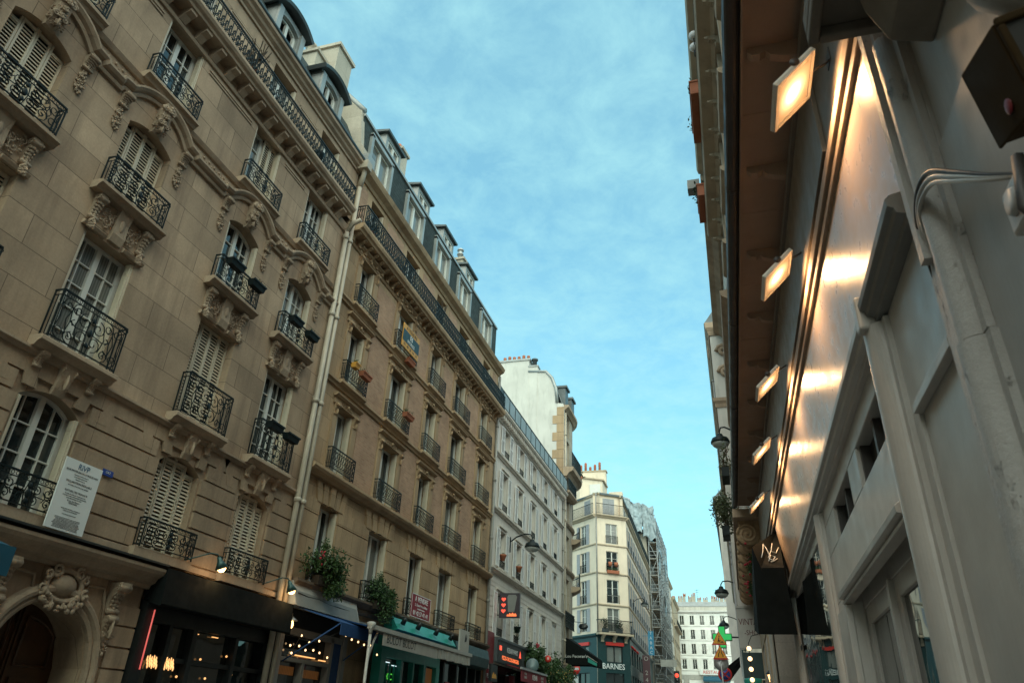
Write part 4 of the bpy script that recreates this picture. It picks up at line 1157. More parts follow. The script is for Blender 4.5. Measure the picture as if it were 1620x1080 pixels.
mb = MB(); mb.box(-1.35,-.6,.12,.15,2.44,2.62); mb.mark(); mb.box(-.3,.55,.12,.15,2.42,2.60); mb.build('lit_shelf',M['glow_in'],s1)
mb = MB(); mb.box(-.75,.15,.05,.08,2.86,2.885); mb.mark(); mb.box(.35,.68,.05,.08,2.84,2.865); mb.build('strip_light',M['bulb_in'],s1)
t = thing('blue_awning','royal blue canvas awning half rolled out under the pale fascia','awning',left(16.95,0,0),HALF)
mb = MB(); mb.add([(-1.45,-.22,3.86),(1.35,-.22,3.86),(1.35,-1.0,3.62),(-.75,-1.0,3.62),(-1.45,-.22,3.84),(1.35,-.22,3.84),(1.35,-1.0,3.60),(-.75,-1.0,3.60)],[(0,1,2,3),(7,6,5,4),(0,3,7,4),(1,5,6,2),(3,2,6,7)]); mb.build('canvas',M['bluef'],t)
mb = MB(); mb.box(-.75,1.3,-1.01,-.995,3.34,3.60); mb.build('valance',M['bluef'],t)
mb = MB(); mb.tube([(-1.4,0,2.7),(-.74,-1.0,3.60)],.018,6); mb.mark(); mb.tube([(1.34,0,2.9),(1.34,-1.0,3.60)],.018,6); mb.build('arm',M['bluef'],t)
t = thing('wall_lantern','small caged wall lantern glowing warm at the left of the royal blue awning','lamp',left(15.42,.10,3.42),HALF)
mb = MB(); mb.tube([(0,.1,.28),(0,-.05,.28),(0,-.05,.2)],.012,6); mb.lathe([(.03,.22),(.05,.20),(.13,.13),(.13,.12),(.05,.12)],0,-.05,0,12); mb.build('cap',M['steel'],t)
mb = MB(); mb.blob((0,-.05,.04),(.055,.055,.09),10,7); mb.build('bulb',M['lamp_on'],t)
t = thing('string_light','string of small bulbs looped under the royal blue awning','string lights',left(16.9,.3,3.2),HALF)
P = [(-1.5,-.0,-.30),(-1.2,-.0,.10),(-.9,-.05,-.02),(-.55,-.10,.05),(-.3,-.6,.30),(-.2,-.6,.22),(.02,-.65,.15),(.35,-.66,.13),(.68,-.66,.10),(1.02,-.66,.12),(1.3,-.4,.05),(2.2,-.3,.0)]
P2 = [(-1.6,0,-.15),(-1.15,.05,-.12),(-.85,.05,-.18),(-.5,.05,-.15),(-.2,.05,-.18),(.2,.05,-.25)]
mb = MB()
for Q in (P,P2):
    for i in range(len(Q)-1):
        a,b = Vector(Q[i]),Vector(Q[i+1]); mb.tube([a,(a+b)/2+Vector((0,0,-.03)),b],.005,4)
mb.build('cable',M['black'],t)
for p in P[0:10:1]+P2+[P[-1]]:
    mb = MB(); mb.blob((p[0],p[1],p[2]-.045),(.022,.022,.027),8,6); mb.build('bulb',M['bulb_s'],t)
bb = thing('terrace_awning','pale grey terrace canopy on a white post reading BULOT BULOT','awning',left(20.4,0,0),HALF)
mb = MB(); mb.add([(-3.0,-.25,3.86),(4.05,-.25,3.86),(3.6,-1.5,3.60),(-3.6,-1.5,3.60),(-3.0,-.25,3.83),(4.05,-.25,3.83),(3.6,-1.5,3.57),(-3.6,-1.5,3.57)],[(0,1,2,3),(7,6,5,4),(0,3,7,4),(1,5,6,2),(3,2,6,7)]); mb.build('canvas',M['bluef'],bb)
mb = MB(); mb.box(-2.95,.75,-1.53,-1.515,3.24,3.52)
for k in range(12): mb.box(.80+.235*k,1.03+.235*k,-1.53-.012*(k%2),-1.515,3.26+.01*(k%3),3.54)
mb.build('valance',M['greyf'],bb)
text('BULOT BULOT',.27,M['ink'],bb,(-1.80,-1.534,3.40),0,.001,1.05)
mb = MB(); mb.box(-3.7,3.75,-1.56,-1.44,3.54,3.64); mb.build('front_rail',M['fascia'],bb)
mb = MB(); mb.tube([(-3.62,-1.5,0),(-3.62,-1.5,3.5)],.036,10); mb.lathe([(.04,3.42),(.05,3.5),(.10,3.60),(.11,3.68),(.07,3.70)],-3.62,-1.5,0,10); mb.tube([(-3.6,-1.5,2.85),(-3.35,-1.48,3.3),(-3.1,-1.45,3.55)],.028,6); mb.build('post',M['fascia'],bb)
mb = MB(); mb.box(-3.0,3.9,-.30,-.10,3.80,3.92); mb.tube([(-2.2,-.2,3.7),(-1.9,-1.4,3.56)],.025,6); mb.tube([(2.4,-.2,3.7),(2.6,-1.4,3.56)],.025,6); mb.build('cassette',M['grey'],bb)
ts = thing('turquoise_shopfront','turquoise shopfront with a slanted turquoise fascia behind the grey terrace canopy','shopfront',left(22.6,0,0),HALF)
mb = MB(); mb.prism([(0,4.34),(-.24,4.32),(-.46,3.98),(-.30,3.92),(0,3.92)],-2.05,2.9); mb.build('fascia',M['teal'],ts)
mb = MB(); mb.box(-2.05,2.6,-.02,.25,0,.5); mb.box(-2.05,2.6,-.02,.25,3.25,3.9)
for u,w in ((-2.05,.34),(-.62,.12),(.32,.1),(1.2,.18),(2.3,.3)): mb.box(u,u+w,-.03,.25,.5,3.25)
mb.box(-.5,.32,0,.2,2.35,2.45); mb.box(-.14,-.06,.03,.2,.5,2.35); mb.build('frame',M['teal'],ts)
mb = MB(); mb.quad((-1.7,.14,.5),(2.3,.14,.5),(2.3,.14,3.25),(-1.7,.14,3.25)); mb.build('pane',M['glassw'],ts)
mb = MB(); mb.quad((1.4,.10,1.8),(2.25,.10,1.8),(2.25,.10,3.2),(1.4,.10,3.2)); mb.build('lit_poster',M['glow_in'],ts)
mb = MB(); mb.box(-1.55,-1.2,.08,.10,3.12,3.14); mb.mark(); mb.box(-1.1,-.7,.08,.10,3.06,3.08); mb.build('tube_light',M['led_w'],ts)
text('OCC',.26,M['led_dim'],ts,(-1.15,.12,2.75),0,.003)
mb = MB(); 
for k in range(4): mb.mark(); mb.box(-1.42+.28*k,-1.40+.28*k,.05,.12,1.2,3.1)
mb.build('glazing_bar',M['teal'],ts)
for k,u in enumerate((22.05,23.55,24.95,20.9)):
    t = thing('shop_spotlight',['black spotlight over the left of the turquoise fascia','black spotlight over the middle of the turquoise fascia','black spotlight over the right end of the turquoise fascia','black spotlight at the near corner of the turquoise fascia'][k],'spotlight',left(u,.1,4.34),HALF,'spotlights along the turquoise fascia')
    mb = MB(); mb.tube([(0,.1,0),(0,-.1,.05),(0,-.4,.0)],.012,5); mb.build('arm',M['black'],t)
    mb = MB(); mb.lathe([(.03,0),(.07,.05),(.08,.2),(.06,.2)],0,-.42,-.02,10,(0.2,.5,-.8)); mb.build('head',M['black'],t)
t = thing('hanging_sign','square pale grey projecting sign with a dark bird shape','sign',left(25.2,.85,3.80),HALF)
mb = MB(); mb.box(-.46,.46,-.03,.03,0,.68); mb.build('board',M['greyf'],t); mb = MB(); mb.tube([(0,.8,.72),(0,0,.72)],.014,5); mb.tube([(0,0,.72),(0,0,.66)],.012,5); mb.build('bracket',M['black'],t)
mb = MB(); mb.extrude([(.0,.30),(.18,.34),(.26,.55),(.20,.42),(.10,.58),(.02,.42)],-.036,-.028); mb.build('motif',M['ink'],t)
ds = thing('dark_shopfront','dark green shopfront with a blank rounded green fascia at the end of the brick house','shopfront',left(28.1,0,0),HALF)
mb = MB(); mb.prism([(0,4.3),(-.28,4.22),(-.36,3.9),(-.30,3.58),(0,3.5)],-2.2,1.6); mb.build('fascia',M['green5'],ds)
mb = MB(); mb.box(-2.2,1.6,0,.25,0,.45)
for u in (-2.5,-1.2,-.1,.9,1.5): mb.mark(); mb.box(u,u+.14,-.02,.25,0,3.5)
mb.build('frame',M['black'],ds); mb = MB(); mb.quad((-2.4,.14,.45),(1.6,.14,.45),(1.6,.14,3.5),(-2.4,.14,3.5)); mb.build('pane',M['glassw'],ds)
mb = MB(); mb.box(-1.9,-1.5,.10,.12,1.5,2.9); mb.build('poster',M['signred'],ds)
# ================================================================== BUILDING 3: pale render, grey shutters
B3 = thing('apartment_building','pale grey rendered apartment block with rows of open louvred shutters and a glazed roof terrace','building',(LX,30.0,0),HALF)
F3 = Fac(B3,30.0)
C3 = [31.78,34.46,37.10,39.72,42.30]; V0,V1 = 30.02,44.5
R3F = [(4.98,6.76,.92),(7.84,9.50,.92),(10.42,12.20,.90),(13.02,14.40,.88)]
def b3_wall(mb):
    wall(mb,V0,V1,7.55,14.75,[(c-w/2,c+w/2,a,b) for c in C3 for a,b,w in R3F[1:]],0,.24)
    wall(mb,V0,V1,14.9,16.7,[(c-.5,c+.5,14.95,16.4) for c in C3],-.75,.1)
    mb.quad((V0,-9,0),(V1,-9,0),(V1,-9,17),(V0,-9,17)); mb.quad((V1,0,0),(V1,0,15),(V1,-9,15),(V1,-9,0))
fpart(F3,'wall',b3_wall,'plast3s')
def b3_low(mb):
    wall(mb,V0,V1,3.9,7.55,[(c-.46,c+.46,4.98,6.76) for c in C3],.0,.26)
    for i in range(8):
        a = 4.0+.42*i
        cur = V0
        for c in C3+[99]:
            e = c-.5 if (c < 90 and a < 6.76 and a+.38 > 4.98) else (V1 if c > 90 else None)
            if e is None: continue
            if e > cur: mb.box(cur,e,-.01,.022,a,a+.385)
            if c < 90: cur = c+.5
    mb.box(V0,V1,-.6,-.5,0,3.9)
fpart(F3,'rusticated_wall',b3_low,'plast3')
def b3_bands(mb):
    for z,k in ((7.50,1.3),(10.12,1.),(12.72,1.)):
        mb.mark(); mb.sweep([(-.02,0),(.06*k,0),(.08*k,.06),(.15*k,.10),(.15*k,.16),(-.02,.2)],[(V0,z),(V1,z)])
    mb.mark(); mb.sweep([(-.02,0),(.03,0),(.03,.05),(-.02,.06)],[(V0,7.1),(V1,7.1)])
    mb.mark(); mb.sweep([(-.02,0),(.05,0),(.08,.08),(.05,.10),(.05,.26),(.30,.32),(.36,.40),(.36,.48),(-.8,.52)],[(V0,14.50),(V1,14.50)])
    u = V0+.1
    while u < V1-.2: mb.box(u,u+.13,.03,.26,14.60,14.83); u += .30
fpart(F3,'moulding',b3_bands,'trim3')
def b3_surr(mb):
    for c in C3:
        for a,b,w in R3F:
            mb.mark()
            for q in ((c-w/2-.10,c-w/2,-.01,.03,a,b),(c+w/2,c+w/2+.10,-.01,.03,a,b),(c-w/2-.10,c+w/2+.10,-.01,.035,b,b+.12)): mb.box(*q)
            mb.box(c-w/2-.14,c+w/2+.14,-.01,.09,b+.12,b+.18)
            mb.box(c-w/2-.1,c+w/2+.1,-.01,.08,a-.08,a)
fpart(F3,'window_surround',b3_surr,'trim3')
def b3_roof(mb): mb.prism([(-.35,16.62),(-.30,16.80),(-4.5,18.2),(-8.9,18.2),(-8.9,16.6)],V0,V1)
fpart(F3,'roof',b3_roof,'zinc_d')
def b3_rail(mb):
    for z,r in ((15.86,.025),(15.10,.018)): mb.tube([(V0,.30,z),(V1,.30,z)],r,4)
    k = 14
    for i in range(k+1): u = V0+.05+(V1-V0-.1)*i/k; mb.tube([(u,.30,15.0),(u,.30,15.86)],.02,4)
fpart(F3,'terrace_railing',b3_rail,'iron')
def b3_scr(mb):
    k = 14
    for i in range(k): mb.mark(); u = V0+.05+(V1-V0-.1)*i/k; mb.box(u+.05,u+(V1-V0-.1)/k-.05,.285,.30,15.14,15.82)
fpart(F3,'privacy_screen',b3_scr,'zinc')
def b3_dp(mb): dpipe(mb,44.35,.06,0,14.5,.08)
fpart(F3,'downpipe',b3_dp,'pipe_g')
for i,c in enumerate(C3):
    for k,(a,b,w) in enumerate(R3F):
        h = b-a; shut = (k == 0 and i == 4)
        window(F3,c,a,w,h,-.18,cols=1,rows=3,pane='glassb' if (i+k)%2 else 'glass')
        if shut: open_shutter(F3,c-.23,a,.45,h,-.03); open_shutter(F3,c+.23,a,.45,h,-.03)
        else:
            open_shutter(F3,c-w/2-.27,a,.50,h,.06); open_shutter(F3,c+w/2+.27,a,.50,h,.06)
            F3.inst('window_rail',bar_rail(round(w,2),.34,.03,.06),c,.0,a)
    window(F3,c,14.95,1.0,1.45,-.83,cols=1,rows=2,pane='glassb')
def pot_plant(label,u,d,z,m,grp=None,trail=False,seed=1):
    t = thing('flower_pot',label,'flower pot',left(u,d,z),HALF,grp)
    mb = MB(); mb.lathe([(.10,0),(.15,.2),(.17,.22),(.17,.27),(.12,.27)],0,0,0,10); mb.build('pot',M[m],t)
    mb = MB(); leafmass(mb,(0,0,.30 if not trail else .1),(.15,.13,.10 if not trail else .35),60 if not trail else 260,.06,seed,4); mb.build('foliage',M['leafd'],t)
pot_plant('terracotta pot on the sill of the pale house, nearest second-floor window',31.78,.08,8.20,'terra','terracotta pots on the sills of the pale house',seed=3)
pot_plant('terracotta pot on the sill of the pale house, second window along on the second floor',34.46,.08,8.20,'terra','terracotta pots on the sills of the pale house',seed=4)
pot_plant('bushy plant trailing from a first-floor window of the pale house',34.46,.10,5.45,'iron',None,True,5)
# street lamps hung from the walls
def street_lamp(label, loc, rz, s=1., a=1.12):
    t = thing('street_lamp',label,'street lamp',loc,rz,'wall-mounted street lamps along the street')
    mb = MB(); mb.box(-.05,.05,-.06,0,-.35,.35); mb.tube([(0,0,.1),(0,-.31*a,.35),(0,-.67*a,.48),(0,-.91*a,.46),(0,-a,.30),(0,-a,.18)],.032,8); mb.build('bracket',M['iron'],t)
    mb = MB(); mb.lathe([(.05,.22),(.10,.20),(.13,.10),(.30,.02),(.36,-.12),(.36,-.17),(.30,-.17)],0,-a,0,18); mb.build('hood',M['iron'],t)
    mb = MB(); mb.lathe([(.33,-.17),(.30,-.26),(.20,-.34),(.05,-.38)],0,-a,0,18); mb.build('bowl',M['lampgl'],t)
    return t
street_lamp('black domed street lamp on a bracket from the pale shuttered house',left(33.0,.0,9.20),HALF)
# kebab shop
kb = thing('red_shopfront','red kebab shopfront with a dark lit fascia below the pale shuttered house','shopfront',left(33.9,0,0),HALF)
mb = MB(); mb.box(-3.85,-2.95,-.12,.3,3.0,5.05); mb.box(-3.85,-3.6,-.12,.3,0,3.0); mb.mark(); mb.box(.2,.5,-.1,.3,0,3.6); mb.mark(); mb.box(3.2,3.5,-.1,.3,0,3.6); mb.build('frame',M['red'],kb)
mb = MB(); mb.box(-2.95,3.5,-.28,.1,3.95,4.80); mb.box(-2.95,3.55,-.34,.0,4.80,4.90); mb.build('fascia',M['zinc_d'],kb)
mb = MB(); mb.box(-2.9,.9,-.30,-.282,3.98,4.76); mb.build('screen',M['black'],kb)
text('KEBAB PARIS',.30,M['signw'],kb,(-.75,-.304,4.50),0,.003); text('PIZZA-TACOS-BURGERS',.23,M['led_o'],kb,(-1.0,-.304,4.15),0,.003,1.05)
mb = MB(); mb.box(-2.7,-2.4,-.306,-.30,4.42,4.60); mb.mark(); mb.extrude([(.35,4.36),(.7,4.36),(.52,4.66)],-.306,-.30); mb.build('led_mark',M['led_r'],kb)
text('KEBAB',.26,M['signw'],kb,(-3.4,-.125,3.72),0,.003); text('PLATS',.24,M['signw'],kb,(-3.4,-.125,3.36),0,.003)
mb = MB(); mb.quad((-3.6,.1,.2),(3.2,.1,.2),(3.2,.1,3.9),(-3.6,.1,3.9)); mb.build('pane',M['glassw'],kb)
t = thing('red_awning','red canvas awning lettered KEBAB in front of the dark shopfront','awning',left(34.6,0,0),HALF)
mb = MB(); mb.prism([(-.25,3.98),(-.95,3.80),(-.95,3.32),(-.93,3.32),(-.92,3.77),(-.25,3.94)],-2.2,2.3); mb.build('canvas',M['redf'],t)
mb = MB(); mb.box(-2.25,2.35,-.99,-.90,3.78,3.86); mb.build('front_rail',M['steel'],t)
text('KEBAB',.30,M['signw'],t,(.1,-.955,3.56),0,.003); text('PIZZA\nTACOS',.14,M['fascia'],t,(-1.5,-.955,3.56),0,.003); text('BURGER\nFRITES',.14,M['fascia'],t,(1.5,-.955,3.56),0,.003)
t = thing('projecting_sign','dark projecting sign with three red neon hearts and orange flames above the kebab shop','sign',left(31.5,.62,5.72),pi/2-pi/2,None)
mb = MB(); mb.box(-.50,.42,-.07,.07,0,1.02); mb.build('box',M['signdark'],t)
mb = MB()
for z in (.26,.50,.74):
    P = [(.10*(.8*sin(a)**3), .085*(.81*cos(a)-.31*cos(2*a)-.12*cos(3*a)-.06*cos(4*a))) for a in [2*pi*k/20 for k in range(20)]]
    mb.mark(); mb.extrude([(-.30+p*1.25,z+.02+q*1.1) for p,q in P],-.085,-.07)
mb.build('heart',M['led_r'],t)
mb = MB(); mb.extrude([(-.14,.06),(.30,.06),(.30,.12),(.24,.20),(.2,.13),(.12,.22),(.06,.14),(0,.2),(-.06,.12),(-.12,.15)],-.085,-.07); mb.build('flame',M['led_o'],t)
mb = MB(); mb.extrude([(-.08,.24),(.20,.24),(.30,.86),(.24,.95),(-.08,.95),(-.14,.86)],-.08,-.07); mb.build('figure',M['grey'],t)
mb = MB(); mb.tube([(-.62,0,.9),(-.5,0,.9)],.02,5); mb.mark(); mb.tube([(-.62,0,.12),(-.5,0,.12)],.02,5); mb.build('bracket',M['black'],t)
t = thing('hanging_sign','small dark sign with a gold emblem at the corner of the red shopfront','sign',left(30.3,.35,3.15),HALF)
mb = MB(); mb.box(-.42,.42,-.05,.05,0,.62); mb.tube([(0,.3,.66),(0,0,.66),(0,0,.6)],.014,5); mb.build('board',M['black'],t)
mb = MB(); mb.extrude([(-.3,.12),(.3,.12),(.24,.22),(.12,.30),(0,.24),(-.1,.34),(-.24,.24)],-.06,-.05); mb.build('motif',M['yellow'],t)
t = thing('round_mirror','round blue-grey disc sign on the front of the ivy-covered shop','sign',left(34.95,.75,4.12),.3)
mb = MB(); mb.lathe([(.0,-.03),(.29,-.03),(.30,0),(.29,.03),(0,.03)],0,0,0,24,(0,1,0)); mb.build('disc',M['lampgl2'],t); mb = MB(); mb.tube([(-.7,0,0),(-.45,0,0)],.02,5); mb.build('bracket',M['black'],t)
iv = thing('ivy_shopfront','shopfront buried in hanging greenery and flowers','shopfront',left(41.0,0,0),HALF)
mb = MB(); mb.box(-3.2,3.4,-.08,.2,0,.6); mb.box(-3.2,3.4,-.3,.2,3.6,4.5)
for u in (-3.2,-.8,1.4,3.2): mb.box(u,u+.2,-.05,.2,.6,3.6)
mb.build('frame',M['black'],iv); mb = MB(); mb.quad((-3.2,.1,.6),(3.3,.1,.6),(3.3,.1,3.6),(-3.2,.1,3.6)); mb.build('pane',M['glassw'],iv)
mb = MB()
for k in range(17): leafmass(mb,(-5.4+.53*k,-.45+RNG.gauss(0,.08),4.35+RNG.gauss(0,.22)-.03*k),(.55,.32,.65),330,.15,60+k,4)
for k in range(15): leafmass(mb,(-4.6+.53*k,-.35,3.0+RNG.gauss(0,.3)),(.34,.22,.75),200,.14,90+k,4)
mb.build('foliage',M['leaf'],iv)
mb = MB()
for k in range(16): leafmass(mb,(-5.2+.53*k,-.28,3.7+RNG.gauss(0,.3)),(.45,.25,.9),240,.15,120+k,4)
mb.build('inner_foliage',M['leafd'],iv)
mb = MB()
for k in range(50): mb.blob((-3.+6*RNG.random(),-.75+.1*RNG.random(),3.5+1.0*RNG.random()),(.035,.03,.03),6,4,.4)
mb.build('blossom',M['petaly'],iv)
mb = MB()
for k in range(14): mb.blob((-5.2+.5*RNG.random(),-.70,4.95+.2*RNG.random()),(.05,.04,.04),6,4,.4)
mb.build('red_blossom',M['petal'],iv)
t = thing('round_sign','small round red sign hanging in the greenery','sign',left(37.6,.85,4.62),.15)
mb = MB(); mb.lathe([(0,-.03),(.15,-.03),(.16,0),(.15,.03),(0,.03)],0,0,0,20,(0,1,0)); mb.build('disc',M['sgnred'],t); text('B',.17,M['signw'],t,(0,-.04,0),0,.004)

# ================================================================== BUILDING 4: rounded corner house
B4 = thing('corner_building','tall stone corner house with a rounded balcony corner and a bare white party wall','building',(LX,44.5,0),HALF)
F4 = Fac(B4,44.5)
PL4 = [(44.55,0),(47.2,0)]+[(47.2+3.*sin(a),-3.+3.*cos(a)) for a in [pi/2*k/8 for k in range(1,9)]]+[(50.2,-9)]
def plan_sweep(mb, plan, prof):
    """profile (o,z) carried along a plan polyline (u,d); outward is to the left-hand normal (+d for +u)"""
    k = len(plan); n = len(prof); vs = []
    for i,(u,d) in enumerate(plan):
        a = plan[max(0,i-1)]; b = plan[min(k-1,i+1)]
        d1 = Vector((u-a[0],d-a[1])); d2 = Vector((b[0]-u,b[1]-d))
        if d1.length < 1e-9: d1 = d2
        if d2.length < 1e-9: d2 = d1
        t = (d1.normalized()+d2.normalized()).normalized(); c = max(.4,t.dot(d1.normalized()))
        for o,z in prof: vs.append((u-t.y*o/c, d+t.x*o/c, z))
    fs = []
    for i in range(k-1):
        for j in range(n):
            j2 = (j+1)%n; fs.append((i*n+j,i*n+j2,(i+1)*n+j2,(i+1)*n+j))
    fs += [tuple(range(n-1,-1,-1)),tuple((k-1)*n+j for j in range(n))]
    mb.add(vs,fs)
FL4 = [4.9,7.7,10.4,13.3,16.9]
def b4_wall(mb):
    wall(mb,44.55,47.2,0,21.2,[(45.6,46.5,z+.15,z+2.2) for z in FL4]+[(45.6,46.5,19.4,20.9)],0,.25)
    for i in range(1,len(PL4)-1):
        a,b = PL4[i],PL4[i+1]; mb.quad((a[0],a[1],0),(b[0],b[1],0),(b[0],b[1],21.2),(a[0],a[1],21.2))
fpart(F4,'wall',b4_wall,'stone4')
def b4_party(mb):
    mb.prism([(.06,0),(.06,21.1),(-.02,21.4),(-.5,21.5),(-.62,22.6),(-.85,23.4),(-1.3,23.95),(-2.6,24.05),(-2.6,24.3),(-9,24.3),(-9,0)],44.50,44.60)
    mb.box(44.45,45.2,-4.75,-2.55,17,25.0); mb.box(44.47,45.0,-2.55,-1.9,17,24.45)
fpart(F4,'party_wall',b4_party,'white4')
def b4_q(mb):
    for i in range(9):
        z = 15.6+.62*i; w = .75 if i%2 else .45
        mb.box(44.47,44.52,-.0-w,.05,z,z+.60)
fpart(F4,'quoin',b4_q,'trim2')
def b4_cap(mb): mb.box(44.38,45.3,-4.85,-2.45,25.0,25.14); mb.tube([(44.52,-2.6,24.1),(44.52,-1.3,24.0),(44.52,-.85,23.45),(44.52,-.55,22.6),(44.52,-.45,21.5)],.12,6); mb.box(44.42,45.1,-2.6,-1.85,24.45,24.55)
fpart(F4,'coping',b4_cap,'zinc')
def b4_bands(mb):
    plan_sweep(mb,PL4,[(-.1,20.95),(.10,20.95),(.20,21.05),(.36,21.15),(.38,21.3),(-.1,21.35)])
    for z in FL4[:-1]: mb.mark(); plan_sweep(mb,PL4,[(-.1,z-.12),(.08,z-.12),(.16,z),(.16,z+.1),(-.1,z+.12)])
    mb.mark(); plan_sweep(mb,PL4,[(-.1,16.25),(.22,16.25),(.40,16.50),(.66,16.62),(.70,16.85),(-.1,16.9)])
    for z in (9.42,12.46): mb.mark(); plan_sweep(mb,PL4[1:8],[(-.1,z-.1),(.30,z-.05),(.55,z+.1),(.58,z+.25),(-.1,z+.28)])
    mb.mark(); plan_sweep(mb,PL4[0:2],[(-.1,15.0),(.25,15.05),(.42,15.2),(.42,15.3),(-.1,15.32)])
fpart(F4,'cornice',b4_bands,'trim1')
def rail_plan(mb, plan, o, z0, z1, pitch=.13):
    pts = []
    for i in range(len(plan)-1):
        a,b = Vector(plan[i]),Vector(plan[i+1]); t = (b-a).normalized(); nrm = Vector((-t.y,t.x))
        pts += [a+nrm*o,b+nrm*o]
    for z,r in ((z1,.03),(z0+.06,.02),((z0+z1)/2,.012)): mb.tube([(p.x,p.y,z) for p in pts],r,4)
    acc = 0
    for i in range(len(pts)-1):
        L = (pts[i+1]-pts[i]).length; k = max(1,int(L/pitch))
        for j in range(k): p = pts[i].lerp(pts[i+1],j/k); mb.tube([(p.x,p.y,z0),(p.x,p.y,z1)],.016,4)
def b4_rail(mb):
    rail_plan(mb,PL4[:9],.60,16.9,17.85); mb.mark(); rail_plan(mb,PL4[1:8],.50,9.7,10.5); mb.mark(); rail_plan(mb,PL4[1:8],.50,12.7,13.5); mb.mark()
    rail_plan(mb,PL4[0:2],.36,15.3,16.1); mb.mark(); rail_plan(mb,PL4[0:2],.20,6.95,7.85)
fpart(F4,'balcony_railing',b4_rail,'iron')
def b4_roof(mb):
    for i in range(1,len(PL4)-1):
        a,b = PL4[i],PL4[i+1]; c = (44.6,-3.2)
        sh = lambda p,f: (p[0]+(c[0]-p[0])*f, p[1]+(c[1]-p[1])*f)
        a2,b2 = sh(a,.22),sh(b,.22); mb.quad((a[0],a[1]-.1,21.35),(b[0],b[1]-.1,21.35),(b2[0],b2[1],23.3),(a2[0],a2[1],23.3)); mb.add([(a2[0],a2[1],23.3),(b2[0],b2[1],23.3),(c[0],c[1],24.2)],[(0,1,2)])
    mb.quad((44.6,-.1,21.35),(47.2,-.1,21.35),(46.6,-.75,23.3),(44.6,-.75,23.3)); mb.quad((44.6,-.75,23.3),(46.6,-.75,23.3),(44.6,-3.2,24.2),(44.6,-3.2,24.2))
fpart(F4,'roof',b4_roof,'zinc')
mb = MB()
for u in (45.6,47.7):
    mb.mark(); mb.box(u-.45,u+.45,-1.0,.0,21.4,22.9); mb.box(u-.55,u+.55,-1.0,.12,22.9,23.05)
F4.build('dormer',mb,M['zinc_d'])
mb = MB()
for i in range(6): mb.mark(); mb.lathe([(.11,0),(.12,.36),(.09,.40)],44.8,-4.5+.36*i,25.14+.06*(i%3==1),8)
F4.build('chimney_pot',mb,M['terra'])
mb = MB(); mb.lathe([(.16,0),(.16,.5),(.24,.52),(.24,.62),(.14,.66)],44.75,-2.2,24.55,10); F4.build('chimney_cowl',mb,M['zinc_d'])
for z in FL4: window(F4,46.05,z+.15,.9,2.05,-.2,cols=1,rows=1)
def b4_dp(mb): dpipe(mb,44.75,.07,0,20.8,.1)
fpart(F4,'downpipe',b4_dp,'pipe')
for i,(u,d,z) in enumerate(((47.9,.45,17.3),(48.7,.15,17.4),(49.4,-.4,17.2))):
    t = thing('balcony_plant',['trailing plants at the near end of the curved balcony of the corner house','bushy plants at the middle of the curved balcony of the corner house','trailing plants at the far end of the curved balcony of the corner house'][i],'plant',left(u,d,z),HALF,'plants on the curved balcony')
    mb = MB(); leafmass(mb,(0,0,.1),(.42,.3,.4),260,.14,200+i,4); mb.build('foliage',M['leafd'],t); mb = MB(); mb.lathe([(.14,-.4),(.2,-.1)],0,0,0,8); mb.build('pot',M['terra'],t)
t = thing('black_awning','black cafe awning with small white lettering on its side flap, at the rounded corner house','awning',(-10.0,45.5,0),0)
mb = MB(); Q = [(0,6.45),(.15,6.4),(2.0,5.3),(2.0,4.85),(1.35,4.95),(0,4.95)]
mb.extrude(Q,0,.03); mb.add([(.15,.0,6.4),(2.0,0,5.3),(1.95,1.1,5.35),(.15,1.1,6.5),(2.0,0,4.85),(1.95,1.1,4.9)],[(0,1,2,3),(1,4,5,2)]); mb.extrude(Q,1.07,1.1); mb.build('canvas',M['blackf'],t)
text("Lou Pecoran's",.235,M['signw'],t,(.66,-.012,5.42),0,.003,1.0)
mb = MB(); mb.extrude([(1.36,5.36),(1.9,5.05),(1.9,4.9),(1.36,5.12)],-.02,-.005); mb.build('panel',M['teal'],t)
mb = MB(); mb.tube([(1.30,-.02,5.46),(1.92,-.02,5.10)],.022,5); mb.build('pale_rail',M['fascia'],t)
t = thing('hanging_sign','dark oval projecting sign on the rounded corner house above the black awning','sign',(-9.9,50.6,7.7),.1)
mb = MB(); mb.lathe([(0,-.05),(.30,-.05),(.32,0),(.30,.05),(0,.05)],0,0,0,20,(0,1,0)); mb.tube([(-1.6,0,.5),(-.9,0,.5),(0,0,.4)],.03,5); mb.v = [(x,y,z*.62) for x,y,z in mb.v]; mb.build('board',M['black'],t)
t = thing('no_entry_sign','round red no-entry sign with a white plate below on a post beside the black awning','sign',(-12.05,58,0),0)
mb = MB(); mb.tube([(0,0.04,0),(0,.04,5.9)],.05,8); mb.build('post',M['steel'],t)
mb = MB(); mb.lathe([(0,-.02),(.42,-.02),(.43,0),(.42,.02),(0,.02)],0,0,5.60,24,(0,1,0)); mb.build('disc',M['sgnred'],t)
mb = MB(); mb.box(-.33,.33,-.03,-.021,5.54,5.68); mb.box(-.3,.3,-.02,.02,4.4,5.08); mb.build('white_bar',M['signw'],t)

